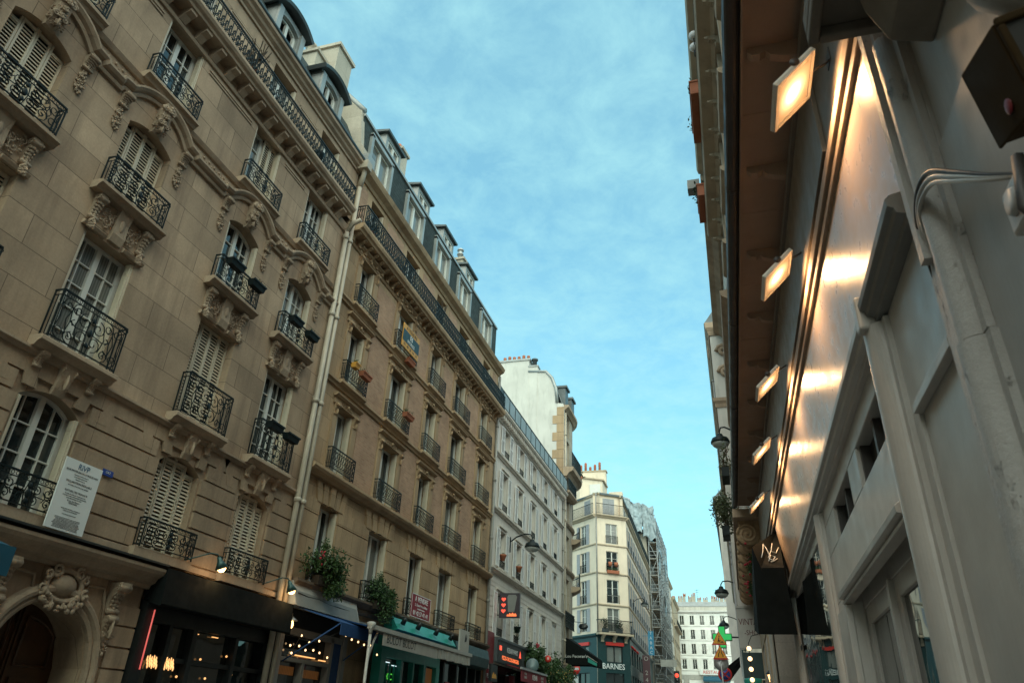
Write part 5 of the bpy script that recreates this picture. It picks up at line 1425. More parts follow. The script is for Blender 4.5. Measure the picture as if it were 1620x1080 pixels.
# ================================================================== BUILDING 5: cream corner house over a petrol-green shop
B5 = thing('corner_building','cream chamfered corner house with shuttered windows over a petrol green shop','building',(-12.95,73,0),0)
chL = sqrt(2.85**2+2**2)
G5 = {'left':Fac(B5,0,(-3.55,3.5,0),radians(-44.6)),'mid':Fac(B5,0,(0,0,0),atan2(2,2.85)),'right':Fac(B5,0,(2.85,2.0,0),radians(91.8))}
LEN = {'left':sqrt(3.55**2+3.5**2),'mid':chL,'right':27.}
BAY = {'left':[LEN['left']-2.2],'mid':[chL*.52],'right':[1.7+2.5*k for k in range(10)]}
Z5 = [9.9,12.5,15.5,18.3]; Z5B = [12.2,14.9,17.7,20.5]
for key,F in G5.items():
    L = LEN[key]; w = 1.15 if key != 'mid' else 1.35
    mb = MB(); ops = [(c-w/2,c+w/2,a+.15,b) for c in BAY[key] for a,b in zip(Z5,Z5B)]
    wall(mb,0,L,9.75,21.2,ops,0,.22); F.build('wall',mb,M['cream5'])
    mb = MB(); s0 = .2 if key != 'left' else 0
    wall(mb,0,L,21.35,23.6,[(c-w/2,c+w/2,21.5,23.3) for c in BAY[key]],-.55,.15); F.build('attic_wall',mb,M['cream5'])
    mb = MB()
    for z in Z5[1:]: mb.mark(); mb.sweep([(-.02,0),(.05,0),(.10,.05),(.10,.14),(-.02,.18)],[(0,z-.1),(L,z-.1)])
    mb.mark(); mb.sweep([(-.02,0),(.14,0),(.2,.1),(.36,.2),(.36,.3),(-.6,.34)],[(0,21.05),(L,21.05)])
    mb.mark(); mb.sweep([(-.6,0),(-.42,0),(-.38,.16),(-.6,.2)],[(0,23.55),(L,23.55)])
    F.build('string_course',mb,M['trim5'])
    mb = MB(); wall(mb,0,L,0,9.75,[(c-.85,c+.85,7.3,8.75) for c in BAY[key][:6]]+[(c-.95,c+.95,3.2,6.4) for c in BAY[key][:6]],.04,.2); mb.sweep([(-.02,0),(.12,0),(.2,.14),(.2,.3),(-.02,.34)],[(0,9.5),(L,9.5)])
    F.build('green_shopfront',mb,M['green5'] if key != 'right' else M['green5'])
    for i,c in enumerate(BAY[key][:6]):
        window(F,c,7.3,1.7,1.45,-.1,cols=1,rows=1,pane='glassb',fr='black'); window(F,c,3.2,1.9,3.2,-.1,cols=1,rows=2,pane='glassw',fr='black')
    if key != 'right':
        mb = MB(); mb.box(BAY[key][0]-.95,BAY[key][0]+.95,.0,.16,8.8,9.1); F.build('rolled_blind',mb,M['sgnred'])
    else:
        for c in BAY[key][:3]: mb = MB(); mb.tube([(c-.9,.1,8.9),(c+.9,.1,8.9)],.1,8); F.build('rolled_blind',mb,M['sgnred'])
    for i,c in enumerate(BAY[key]):
        for k,(a,b) in enumerate(zip(Z5,Z5B)):
            h = b-a-.15
            window(F,c,a+.15,w,h,-.15,cols=1,rows=3,pane='glass' if (i+k)%3 else 'glassb')
            if key == 'left' or key == 'right':
                open_shutter(F,c-w/2-.29,a+.15,.55,h,.05,'shut5'); open_shutter(F,c+w/2+.29,a+.15,.55,h,.05,'shut5')
            F.inst('window_rail',bar_rail(round(w,2),.75,.05,.11,'iron',1.8),c,.0,a+.2)
        open_shutter(F,c-w/4,21.5,w/2-.02,1.8,-.55,'shut5'); open_shutter(F,c+w/4,21.5,w/2-.02,1.8,-.55,'shut5')
    F.inst('attic_railing',bar_rail(round(L,2),1.05,.0,.14,'iron',1.8),L/2,.28,21.4)
F = G5['mid']
mb = MB(); mb.box(-.1,chL+.1,-.02,.75,9.68,9.86)
for u in (.5,chL/2,chL-.5): mb.mark(); bracket(mb,u,.28,.62,9.05,9.68)
F.build('balcony_slab',mb,M['trim5'])
F.inst('balcony_railing',bar_rail(round(chL+.1,2),1.15,.70,.12,'iron',2.4),chL/2,0,9.86)
mb = MB(); mb.tube([(.06,.10,9.8),(.06,.10,23.6)],.07,8); F.build('downpipe',mb,M['pipe_g'])
text('BARNES',.70,M['signw'],B5,Vector((0,0,6.95))+Matrix.Rotation(atan2(2,2.85),3,'Z')@Vector((chL*.47,-.10,0)),atan2(2,2.85),.02,.95)
mb = MB()       # roof pieces: attic roof, penthouse wall with chimney pots
mb.slab([(-3.6,3.9),(.2,.5),(2.6,2.2),(1.8,27),(-9,27),(-9,6)],23.6,23.8); B5r = mb.build('roof',M['zinc_d'],B5)
mb = MB(); mb.slab([(-6,5.4),(-2.2,2.9),(.1,4.3),(.1,7),(-6,9)],23.8,26.2); mb.mark(); mb.box(-5.5,.15,6.4,7.2,23.8,28.0); mb.mark(); mb.box(-.4,1.2,12,12.9,23.7,27.2); mb.build('penthouse',M['cream5'],B5)
mb = MB(); mb.slab([(-6.2,5.2),(-2.2,2.7),(.3,4.2),(.3,7),(-6.2,9)],26.2,26.35); mb.mark(); mb.box(-5.6,.25,6.3,7.3,28.0,28.15); mb.build('coping',M['trim5'],B5)
mb = MB(); 
for i in range(9): mb.mark(); mb.lathe([(.14,0),(.15,.5+.25*(i%3)),(.1,.6+.25*(i%3))],-5.0+.55*i,6.8,28.15,8)
mb.build('chimney_pot',M['terra'],B5)
mb = MB(); mb.box(-1.2,.0,3.45,3.5,24.4,25.6); q = mb.build('window',M['white'],B5); 
q.location = (0,0,0)
bl = [('cream balcony planter box with dark shrubs on the chamfered corner balcony',.7),('small dark shrub in a pot at the middle of the chamfered corner balcony',2.2)]
for i,(lb,u) in enumerate(bl):
    p = Vector((-12.95,73,9.88))+Matrix.Rotation(atan2(2,2.85),3,'Z')@Vector((u,-.4,0))
    t = thing('balcony_plant',lb,'plant',p,0,None); mb = MB(); leafmass(mb,(0,0,.75),(.4,.25,.45),240,.14,300+i,4); mb.build('foliage',M['leafd'],t); mb = MB(); mb.box(-.3,.3,-.15,.15,0,.4); mb.build('pot',M['zinc_d'],t)
p = Vector((-12.95,73,15.75))+Matrix.Rotation(atan2(2,2.85),3,'Z')@Vector((chL*.52,-.16,0))
t = thing('flower_box','terracotta window box with red-brown pots on the cream corner house','flower box',p,atan2(2,2.85)); mb = MB(); mb.box(-.65,.65,-.12,.1,-.25,.05); mb.build('trough',M['terra'],t)
mb = MB(); mb.lathe([(.16,.45),(.22,.85)],-.3,0,0,8); mb.mark(); mb.lathe([(.16,.45),(.22,.85)],.35,0,0,8); mb.build('pot',M['terra'],t)
mb = MB(); leafmass(mb,(0,0,.2),(.6,.12,.2),160,.1,310,4); mb.build('foliage',M['leaf'],t)
street_lamp('black domed street lamp on the long side of the cream corner house',(-10.0,78.0,13.3),radians(91.8))

# ================================================================== farther houses on the left
def far_house(label, x, y0, L, zt, m, rows, ncol, w, rz=90., m2='trim5', shut=None, rail_rows=()):
    b = thing('apartment_building',label,'building',(x,y0,0),radians(rz)); F = Fac(b,0)
    bays = [L*(i+.5)/ncol for i in range(ncol)]
    mb = MB(); wall(mb,0,L,0,zt,[(c-w/2,c+w/2,a,e) for c in bays for a,e in rows],0,.2)
    mb.quad((0,0,0),(0,0,zt),(0,-9,zt),(0,-9,0)); mb.quad((L,0,0),(L,0,zt),(L,-9,zt),(L,-9,0)); mb.quad((0,-9,0),(L,-9,0),(L,-9,zt),(0,-9,zt))
    F.build('wall',mb,M[m])
    mb = MB()
    for a,e in rows: mb.mark(); mb.sweep([(-.02,0),(.06,0),(.1,.1),(-.02,.16)],[(0,a-.25),(L,a-.25)])
    mb.mark(); mb.sweep([(-.02,0),(.15,0),(.4,.25),(.42,.4),(-.02,.45)],[(0,zt-.4),(L,zt-.4)]); F.build('string_course',mb,M[m2])
    for c in bays:
        for a,e in rows:
            window(F,c,a,w,e-a,-.14,cols=1,rows=2,pane='glass')
            if shut: open_shutter(F,c-w/2-.25,a,.48,e-a,.05,shut); open_shutter(F,c+w/2+.25,a,.48,e-a,.05,shut)
            F.inst('window_rail',bar_rail(round(w,2),.6,.04,.1),c,0,a)
    for a in rail_rows:
        mb = MB(); mb.box(.1,L-.1,-.02,.6,a-.2,a-.04); F.build('balcony_slab',mb,M[m2]); F.inst('balcony_railing',bar_rail(round(L-.2,2),.95,.55,.14),L/2,0,a)
    mb = MB(); mb.prism([(-.1,zt+.05),(-1.4,zt+2.2),(-8.9,zt+2.6),(-8.9,zt)],.05,L-.05); F.build('roof',mb,M['zinc_d'])
    return b,F
rowsA = [(10.4+2.95*k,12.4+2.95*k) for k in range(5)]
b6,F6 = far_house('weathered apartment block wrapped in scaffolding',-10.95,102.3,19.,26.2,'cream6',rowsA,6,1.1,91.)
mb = MB(); mb.box(.2,1.6,-5,-3.4,26,30.0); mb.mark(); mb.box(17,18.5,-6,-3.4,26,30.); F6.build('chimney',mb,M['cream6'])
b7,F7 = far_house('plain pale grey house beyond the scaffolding',-10.35,121.6,13.,24.3,'cream7',[(9.6+2.9*k,11.5+2.9*k) for k in range(5)],5,1.0,91.)
mb = MB(); mb.prism([(.05,24.3),(.05,24.5),(-1.6,28.4),(-4,29.3),(-9,29.3),(-9,24.3)],-.2,.15); F7.build('party_wall',mb,M['white4'])
b8,F8 = far_house('narrow ochre house with a long iron balcony at the end of the left side',-10.4,134.8,14.,22.8,'tan8',[(9.6+2.85*k,11.4+2.85*k) for k in range(4)],5,1.0,91.,'trim5',None,(18.3,))
# scaffolding
sc = thing('scaffolding','grey scaffolding with torn pale plastic sheeting on its top decks','scaffold',(-10.95,101.6,0),radians(91.))
mb = MB(); Ls = [0,2.4,4.8,7.2,9.6,12,14.4,16.8,19.2]; lev = [5.+2.2*k for k in range(11)]
for u in Ls:
    for d in (.35,1.45): mb.tube([(u,-d,4),(u,-d,28.2)],.07,5)
    for z in lev: mb.tube([(u,-.3,z),(u,-1.5,z)],.055,4)
for z in lev:
    for d in (.35,1.45):
        mb.tube([(0,-d,z),(19.2,-d,z)],.055,4)
        if d > 1: mb.tube([(0,-d,z+1.0),(19.2,-d,z+1.0)],.05,4); mb.tube([(0,-d,z+.5),(19.2,-d,z+.5)],.04,4)
    mb.tube([(-.02,-.35,z+1.0),(-.02,-1.45,z+1.0)],.05,4); mb.tube([(-.02,-.35,z+.5),(-.02,-1.45,z+.5)],.04,4)
for i,z in enumerate(lev[:-1]): mb.tube([(0,-.35 if i%2 else -1.45,z),(0,-1.45 if i%2 else -.35,z+2.2)],.045,4); mb.tube([(2.4*(i%4),-1.47,z),(2.4*(i%4)+2.4,-1.47,z+2.2)],.045,4)
mb.build('tube_frame',M['scaff'],sc)
mb = MB()
for z in lev: mb.box(0,19.2,-1.42,-.38,z+.03,z+.09)
mb.build('deck',M['plank'],sc)
rng = random.Random(77)
def sheet(mb, a, b, n, seed, amp=.35):
    """rumpled sheet between two polylines"""
    r = random.Random(seed); g = []
    for i in range(n+1):
        row = []
        for j in range(n+1):
            f,q = i/n,j/n
            p = Vector(a[0]).lerp(Vector(a[1]),f).lerp(Vector(b[0]).lerp(Vector(b[1]),f),q)
            s = sin(f*14+seed)*.5+sin(f*31+q*5+seed*2)*.35+r.gauss(0,.18)
            row.append(p+Vector((r.gauss(0,.06),-amp*s*(.3+q),amp*.25*s+ .3*sin(q*7+f*9))))
        g.append(row)
    vs = [v for row in g for v in row]; m = n+1
    mb.add(vs,[(i*m+j,(i+1)*m+j,(i+1)*m+j+1,i*m+j+1) for i in range(n) for j in range(n)],True)
mb = MB()
sheet(mb,((-.4,-1.5,24.0),(19.,-1.5,24.5)),((-.4,-.9,29.0),(19.,-1.1,28.2)),16,3,.30)
sheet(mb,((-.4,3.2,28.6),(-.4,-1.5,28.4)),((-.3,3.0,31.2),(.2,-.8,29.6)),14,5,.28)
sheet(mb,((-.5,3.4,26.0),(-.5,.4,26.0)),((-.4,3.2,31.),(-.3,.2,29.8)),14,9,.25)
sheet(mb,((-.4,3.2,31.),(-.3,-1.,29.2)),((10.,3.,31.2),(10.,-1.,28.6)),14,11,.3)
sheet(mb,((-.45,.3,25.5),(-.3,-1.6,25.0)),((-.5,.2,30.),(-.3,-1.4,29.4)),12,41,.2)
for a_,b_,z_ in ((0,2.2,20.6),(7.3,9.5,16.),(12.2,14.2,22.)): mb.mark(); sheet(mb,((a_,-1.56,z_),(b_,-1.56,z_+.3)),((a_,-1.6,z_+2.6),(b_,-1.6,z_+2.2)),8,int(a_)+20,.15)
mb.build('plastic_sheeting',M['mesh'],sc)
# hanging shop signs beyond the green shop
def hsign(label,u,z,w,h,m,txt,tm,x=-9.4,rz=0.):
    t = thing('hanging_sign',label,'sign',(x,u,z),rz,None)
    mb = MB(); mb.box(-w/2,w/2,-.08,.08,0,h); mb.tube([(-w/2-.6,0,h*.8),(-w/2,0,h*.8)],.03,5); mb.build('panel',M[m],t)
    if txt:
        for k,ch in enumerate(txt): text(ch,min(h/len(txt)*.9,w*.8),M[tm],t,(0,-.09,h-(k+.5)*h/len(txt)),0,.004)
M['signblue'] = plain('sky_blue_sign',(.04,.26,.45),.5,var=.08); M['signmauve'] = plain('mauve_sign',(.10,.045,.055),.5,var=.1)
hsign('tall sky blue banner sign on the side street wall past the petrol green shop',87.5,9.2,.62,2.5,'signblue','TABAC','signw')
hsign('tall mauve banner sign nearest the petrol green shop',82.0,6.0,.75,2.7,'signmauve','O 24','fascia')
hsign('second narrow mauve banner sign under the sky blue banner',84.0,5.4,.5,2.3,'signmauve','VIN','fascia',-9.7)
hsign('pale square board sign hanging from the scaffolding',100.2,9.0,2.0,.8,'fascia','','ink',-8.7)
# traffic light
t = thing('traffic_light','traffic light showing red above the street at the far left kerb','traffic light',(-7.75,100,0),0)
mb = MB(); mb.tube([(0,.1,3.5),(0,.1,8.6)],.08,8); mb.build('post',M['green5'],t)
mb = MB(); mb.box(-.32,.32,-.15,.15,6.7,8.5); mb.build('housing',M['black'],t)
mb = MB(); mb.lathe([(0,0),(.26,0),(.24,.06),(0,.1)],0,-.15,8.0,16,(0,-1,0)); mb.build('red_lens',M['led_r'],t)
mb = MB()
for z in (7.5,7.0): mb.mark(); mb.lathe([(0,0),(.2,0),(.18,.05),(0,.06)],0,-.15,z,14,(0,-1,0))
mb.build('dark_lens',M['glassw'],t)

# ================================================================== white house closing the street
B9 = thing('apartment_building','bright white apartment house closing the end of the street with chimneys along its roof','building',(-16,150,0),0)
F9 = Fac(B9,-16)
c9 = [-13.9,-12.0,-10.05,-8.15,-6.27,-4.4,-2.5,-.6,1.3,3.2,5.1]
r9 = [(12.35,14.05,.85),(14.95,16.75,.85),(17.55,19.25,.85),(20.1,21.8,.85)]
mb = MB(); wall(mb,-16,7,0,22.7,[(c-.42,c+.42,a,b) for c in c9 for a,b,w in r9],0,.2); mb.quad((-16,0,0),(-16,0,22.7),(-16,-9,22.7),(-16,-9,0)); mb.quad((7,0,0),(7,0,22.7),(7,-9,22.7),(7,-9,0)); F9.build('wall',mb,M['white9'])
mb = MB()
for a,b,w in r9: mb.mark(); mb.sweep([(-.02,0),(.06,0),(.12,.1),(-.02,.16)],[(-16,a-.28),(7,a-.28)])
mb.mark(); mb.sweep([(-.02,0),(.12,0),(.2,.1),(.45,.25),(.5,.45),(-.02,.5)],[(-16,22.2),(7,22.2)])
for c in c9: 
    for a,b,w in r9[:1]: mb.mark(); mb.extrude([(c-.75,b+.15),(c+.75,b+.15),(c+.6,b+.28),(c,b+.55),(c-.6,b+.28)],-.02,.1)
F9.build('moulding',mb,M['white9'])
for c in c9:
    for k,(a,b,w) in enumerate(r9):
        window(F9,c,a,.84,b-a,-.12,cols=1,rows=1); F9.inst('window_rail',bar_rail(.84,.5,.04,.1),c,0,a)
        for s in (-1,1): open_shutter(F9,c+s*.66,a,.42,b-a,.05,'white9')
mb = MB(); mb.box(-16,7,-2.2,-1.6,22.7,23.7); F9.build('attic_wall',mb,M['cream7'])
mb = MB(); mb.prism([(-1.5,23.7),(-2.6,24.7),(-7,25.0),(-7,23)],-16,7); F9.build('roof',mb,M['zinc'])
mb = MB(); pp = MB(); rng = random.Random(12)
for u in (-13,-11.6,-10.3,-9.5,-8.4,-7.7,-6.6,-5.4,-4.0,-3.2,-2.3,-1.5,-.5,1.,2.5):
    h = 25.0+.9*rng.random(); w = .25+.3*rng.random(); mb.mark(); mb.box(u-w,u+w,-3.6,-3.0,23.5,h)
    for k in range(3): pp.mark(); pp.lathe([(.10,0),(.10,.4+.3*rng.random())],u-w+.15+w*.7*k,-3.3,h,7)
F9.build('chimney',mb,M['cream6']); F9.build('chimney_pot',pp,M['terra'])
mb = MB(); 
for u in (-6.9,-3.3): mb.mark(); mb.tube([(u,-3,25),(u,-3,27.2)],.03,4); mb.tube([(u-.5,-3,26.9),(u+.5,-3,27.0)],.025,4); mb.tube([(u-.35,-3,26.5),(u+.35,-3,26.6)],.025,4)
F9.build('aerial',mb,M['iron'])
mb = MB(); wall(mb,-16,7,0,11.4,[(-13+3.6*k,-10.4+3.6*k,4,10.6) for k in range(5)],.08,.3); F9.build('shop_storey',mb,M['fascia'])
mb = MB()
for k in range(5): mb.mark(); mb.quad((-13+3.6*k,-.1,4),(-10.4+3.6*k,-.1,4),(-10.4+3.6*k,-.1,10.6),(-13+3.6*k,-.1,10.6))
F9.build('shop_window',mb,M['glassw'])
t = thing('shop_sign','long pale fascia with small red lettering at the foot of the white end house','sign',(-4.2,149.7,11.4),0)
mb = MB(); mb.box(-3.2,3.2,-.1,.1,0,.9); mb.build('board',M['signw'],t); text('RESTAURANT',.75,M['sgnred'],t,(0,-.12,.45),0,.01,1.1)
t = thing('shop_awning','small turquoise awning below the red lettering at the end of the street','awning',(-4.6,149.7,0),0)
mb = MB(); mb.prism([(0,11.2),(-1.4,10.5),(-1.4,10.2),(0,10.8)],-2.2,2.6); mb.build('canvas',M['tealf'],t)
# ================================================================== RIGHT SIDE: painted shop under a lit eave
M['sheen'] = (lambda t: t)(NT('gloss_taupe_paint'))
def mk_sheen():
    t = M['sheen']
    c = t.mix(t.ramp(t.noise(1.1,5,.6),.3,.7),(.40,.315,.25),(.46,.365,.29))
    sc = t.ramp(t.noise(6,7,.8,t.scaled((1,1,.25))),.66,.74,0,.35)
    c = t.mix(sc,c,(.17,.13,.10)); t.col(c)
    r = t.ramp(t.noise(9,5),.3,.7,.25,.40); t.l(r,t.b.inputs['Roughness']); t.b.inputs['Specular IOR Level'].default_value = .6
    b1 = t.bump(t.noise(2.2,3,.5,t.scaled((1,1.,.5))),.10,.03); t.bump(t.noise(70,4),.05,.004,b1)
    return t.m
M['sheen'] = mk_sheen()
def mk_paint(name,c,rough=.38,dirt=.25):
    t = NT(name)
    x = t.mix(t.ramp(t.noise(1.6,6,.65),.3,.7),mul(c,.88),mul(c,1.1))
    br_ = t.ramp(t.noise(9,5,.7,t.scaled((14,14,.7))),.3,.7,.93,1.06); x = t.mix(1.,x,br_,'MULTIPLY')      # brush marks
    ch = t.ramp(t.noise(14,7,.8),.66,.70,0,dirt*2.2); x = t.mix(ch,x,mul(c,.45))
    st = t.ramp(t.noise(2.4,6,.7,t.scaled((2,2,.2))),.55,.8,0,dirt); x = t.mix(st,x,mul(c,.6)); t.col(x)
    r = t.ramp(t.noise(5,4),.3,.7,rough*.8,rough*1.25); t.l(r,t.b.inputs['Roughness'])
    b1 = t.bump(t.noise(3.,4,.6),.15,.02); t.bump(t.noise(60,5,.7),.10,.004,b1)
    return t.m
M['pgrey'] = mk_paint('grey_gloss_paint',(.47,.455,.425),.36)
def mk_old():
    t = NT('peeling_old_paint'); c = (.46,.45,.43)
    x = t.mix(t.ramp(t.noise(1.6,6,.65),.3,.7),mul(c,.85),mul(c,1.1))
    pk = t.noise(7,9,.78,t.scaled((1,1,.45)))
    x = t.mix(t.ramp(pk,.60,.63),x,(.22,.205,.18)); x = t.mix(t.ramp(t.noise(19,7,.8),.66,.70),x,(.10,.085,.07)); t.col(x)
    t.b.inputs['Roughness'].default_value = .45
    b1 = t.bump(t.ramp(pk,.58,.64,1,0),.7,.012); t.bump(t.noise(18,7,.75),.55,.02,b1); return t.m
M['oldp'] = mk_old()
M['pgrey2'] = mk_paint('dull_grey_paint',(.41,.41,.395),.55)
M['pdark'] = mk_paint('shaded_trim_paint',(.20,.20,.19),.5)  # darker trim paint for the near beam: weathered tone plus underside shade painted in
M['ptaupe'] = mk_paint('taupe_fascia_paint',(.20,.165,.13),.5)
M['soffit'] = mk_paint('brown_soffit_paint',(.36,.245,.175),.6,.2)
M['mould'] = mk_paint('taupe_moulding_paint',(.30,.235,.18),.62,.3)
M['gutterm'] = mk_paint('brown_black_gutter',(.05,.045,.042),.45)
M['rustbox'] = mk_paint('rusty_brown_metal',(.050,.030,.012),.85,.5)
def curve(P, n=6):
    P = [Vector(p) for p in P]; Q = [P[0]]+P+[P[-1]]; out = []
    for i in range(1,len(Q)-2):
        a,b,c,d = Q[i-1:i+3]
        for k in range(n):
            t = k/n; out.append(.5*((2*b)+(c-a)*t+(2*a-5*b+4*c-d)*t*t+(3*b-a-3*c+d)*t**3))
    return out+[P[-1]]
M['mould'].node_tree.nodes['Principled BSDF'].inputs['Specular IOR Level'].default_value = .2
M['rustbox'].node_tree.nodes['Principled BSDF'].inputs['Specular IOR Level'].default_value = .15
R1 = thing('shop_building','taupe painted timber shop building with a deep bracketed eave on the right','building',(1.0,0,0),0)
def rpart(name, fn, m, rz=0., bev=0, parent=None):
    mb = MB(); fn(mb); o = mb.build(name,M[m],parent or R1)
    if rz: o.location = (0.03,0,0); o.rotation_euler[2] = rz
    if bev: bevel(o,bev,2)
    return o
TZ = .0125
def r_band(mb):     # big gloss sign band, its foot on the shopfront, its top under the mouldings
    n = 24
    for i in range(n):
        a,b = 2.78+11.15*i/n, 2.78+11.15*(i+1)/n
        xa,xb = .03-TZ*a, .03-TZ*b
        mb.quad((0,a,3.92),(0,b,3.92),(xb,b,5.03),(xa,a,5.03))
o = rpart('sign_band',r_band,'sheen')
bm = bmesh.new(); bm.from_mesh(o.data); bmesh.ops.remove_doubles(bm,verts=bm.verts,dist=1e-4); bm.to_mesh(o.data); bm.free()
def r_mould(mb):
    for z0,z1,x in ((5.02,5.09,-.03),(5.105,5.20,-.055),(5.215,5.27,-.035),(5.27,5.36,-.015)): mb.box(x,.06,2.75,18.3,z0,z1)
rpart('moulding',r_mould,'mould',TZ,.006)
def r_fascia(mb):
    mb.box(.0,.1,2.75,18.3,5.36,6.75); mb.box(-.035,.0,4.35,18.3,5.37,6.30); mb.box(-.06,.0,2.75,18.3,6.34,6.44)
rpart('fascia_board',r_fascia,'ptaupe',TZ,.004)
def r_soff(mb):
    for i in range(11): mb.box(-.46,.05,2.2+1.46*i,2.2+1.46*i+1.455,6.60,6.66)
    mb.box(-.475,-.455,2.2,18.3,6.56,6.74)
rpart('soffit',r_soff,'soffit',TZ)
def r_brk(mb):
    P = [(-.45,6.60),(-.45,6.55),(-.42,6.51),(-.36,6.50),(-.31,6.53),(-.28,6.48),(-.21,6.45),(-.06,6.41),(0,6.32),(0,6.60)]
    for i in range(11): mb.mark(); mb.extrude(P,2.9+1.46*i,2.97+1.46*i)
rpart('eave_bracket',r_brk,'soffit',TZ)
def r_gut(mb):
    P = [(-.535+.068*cos(a),6.69+.068*sin(a)) for a in [pi+pi*k/8 for k in range(9)]]
    mb.extrude([(x,z) for x,z in P[:9]]+[(-.46,6.72),(-.61,6.72)],1.0,18.5)
    for y in (3.1,6.2,9.1,12.1,15.3): mb.extrude([(-.535+.076*cos(a),6.69+.076*sin(a)) for a in [2*pi*k/12 for k in range(12)]],y,y+.05)
rpart('gutter',r_gut,'gutterm',TZ)
def r_lean(mb): mb.extrude([(-.58,6.74),(.1,6.67),(.1,7.0),(.0,7.0)],1.0,18.4)
rpart('eave_roof',r_lean,'zinc_d',TZ)
# shopfront joinery
def r_front(mb):
    ops = [(4.54,5.68,3.26,3.57),(6.18,7.34,3.26,3.57)]
    def yz(y0,y1,z0,z1): mb.box(0,.12,y0,y1,z0,z1)
    yz(4.3,8.2,2.80,3.26); yz(4.3,8.2,3.57,3.75); yz(4.3,4.54,3.26,3.57); yz(5.68,6.18,3.26,3.57); yz(7.34,8.2,3.26,3.57)
    yz(4.3,4.52,0,2.80); yz(7.26,8.2,0,2.80)
    yz(8.45,13.5,3.62,3.76); yz(8.2,8.45,0,3.74); yz(8.45,13.5,0,.6); yz(8.45,8.6,.6,3.62); yz(13.2,13.5,.6,3.62); 
    mb.box(.0,.12,2.6,4.3,0,3.75)
    mb.box(-.03,.1,7.42,8.05,.0,2.7)
rpart('shopfront_frame',r_front,'pgrey',0,.008)
def r_beam(mb):
    P = [(0.05,3.70),(-.05,3.70),(-.06,3.735),(-.11,3.75),(-.12,3.79),(-.155,3.81),(-.16,3.87),(-.13,3.90),(.0,3.93),(.05,3.93)]
    P = [(x*.72,3.74+(z-3.70)*.72) for x,z in P]
    mb.extrude(P,4.06,13.95)
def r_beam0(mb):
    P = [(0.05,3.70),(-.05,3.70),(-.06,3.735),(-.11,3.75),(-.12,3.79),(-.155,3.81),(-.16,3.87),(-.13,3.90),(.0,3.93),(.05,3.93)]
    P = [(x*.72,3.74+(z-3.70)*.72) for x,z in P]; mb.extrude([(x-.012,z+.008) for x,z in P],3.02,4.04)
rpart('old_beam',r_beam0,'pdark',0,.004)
rpart('cornice_beam',r_beam,'pgrey',0,.004)
def r_cap(mb):
    mb.box(-.14,.02,4.01,4.11,3.71,3.93)
rpart('beam_block',r_cap,'pgrey',0,.015)
def half_round(mb, y, r, z0, z1, n=12, fl=.05, dx=1.):
    P = [(y-r-fl,.0),(y-r-fl,-.03),(y-r,-.03)]+[(y-r*cos(pi*k/n),-.03-r*dx*sin(pi*k/n)) for k in range(1,n)]+[(y+r,-.03),(y+r+fl,-.03),(y+r+fl,0)]
    mb.slab([(x,yy) for yy,x in P],z0,z1)
def r_pil(mb):
    half_round(mb,4.10,.13,0,3.73,14,.06,.6); mb.mark(); half_round(mb,8.28,.09,0,3.73,14,.05,.6); mb.mark(); half_round(mb,13.62,.09,0,3.70,12,.05,.7)
rpart('pilaster',r_pil,'pgrey')
def r_old(mb):
    half_round(mb,2.72,.07,2.93,4.56,14,.05,.9); half_round(mb,2.72,.085,0,2.92,14,.05,.9); mb.box(-.05,.0,2.80,2.95,0,4.9); mb.box(-.09,-.05,2.84,2.90,3.4,5.0)
rpart('old_pilaster',r_old,'oldp')
def r_pan(mb):
    y0,y1,z1 = 2.98,3.72,3.10
    for q in ((y0-.05,y0,.3,z1+.04),(y1,y1+.05,.3,z1+.04),(y0,y1,z1,z1+.04)): mb.box(-.022,0.001,q[0],q[1],q[2],q[3])
    mb.box(-.045,.0,y0+.0,y1,z1-.05,z1-.005)
rpart('panel_moulding',r_pan,'pgrey',0,.004)
def r_trans(mb): mb.box(.10,.14,4.4,7.5,3.2,3.62); mb.box(-.005,.10,5.0,5.03,3.26,3.57) if False else None
rpart('transom_void',r_trans,'black')
def r_tf(mb):
    for y0,y1 in ((4.54,5.68),(6.18,7.34)):
        mb.mark()
        for q in ((y0,y0+.05,3.26,3.57),(y1-.05,y1,3.26,3.57),(y0+.05,y1-.05,3.26,3.29)): mb.box(.03,.10,q[0],q[1],q[2],q[3])
        mb.box(.04,.09,(y0+y1)/2-.03,(y0+y1)/2+.03,3.29,3.57)
rpart('transom_frame',r_tf,'gutterm')
def r_lint(mb):
    P = [(0.02,2.68),(-.055,2.68),(-.06,2.70),(-.03,2.715),(-.085,2.73),(-.09,2.77),(-.05,2.80),(.02,2.82)]
    mb.extrude(P,4.36,7.34)
    mb.box(-.055,.0,7.24,7.34,0,2.67)
rpart('door_architrave',r_lint,'pgrey',0,.003)
def r_door(mb):
    X = .10
    mb.box(X,X+.1,4.52,7.26,2.64,2.80); mb.box(.0,X,4.515,4.53,0,2.7); mb.box(.0,X,7.25,7.262,0,2.7)
    for y0,y1 in ((4.53,5.86),(5.94,7.25)):
        for q in ((y0,y0+.14,0,2.64),(y1-.14,y1,0,2.64),(y0+.14,y1-.14,2.50,2.64),(y0+.14,y1-.14,0,.6)): mb.box(X+.01,X+.09,q[0],q[1],q[2],q[3])
    mb.box(X-.03,X+.09,5.86,5.94,0,2.64)
dd = rpart('shop_door',r_door,'pgrey',0,.006)
def r_dpane(mb): mb.quad((.135,4.6,.5),(.135,7.2,.5),(.135,7.2,2.55),(.135,4.6,2.55))
rpart('door_pane',r_dpane,'glassw',0,0,dd)
def r_win(mb): [(mb.mark(),mb.quad((.055,8.58+1.55*k,.58),(-.007,10.13+1.55*k,.58),(-.007,10.13+1.55*k,3.64),(.055,8.58+1.55*k,3.64))) for k in range(3)]
rpart('shop_window_pane',r_win,'glassw')
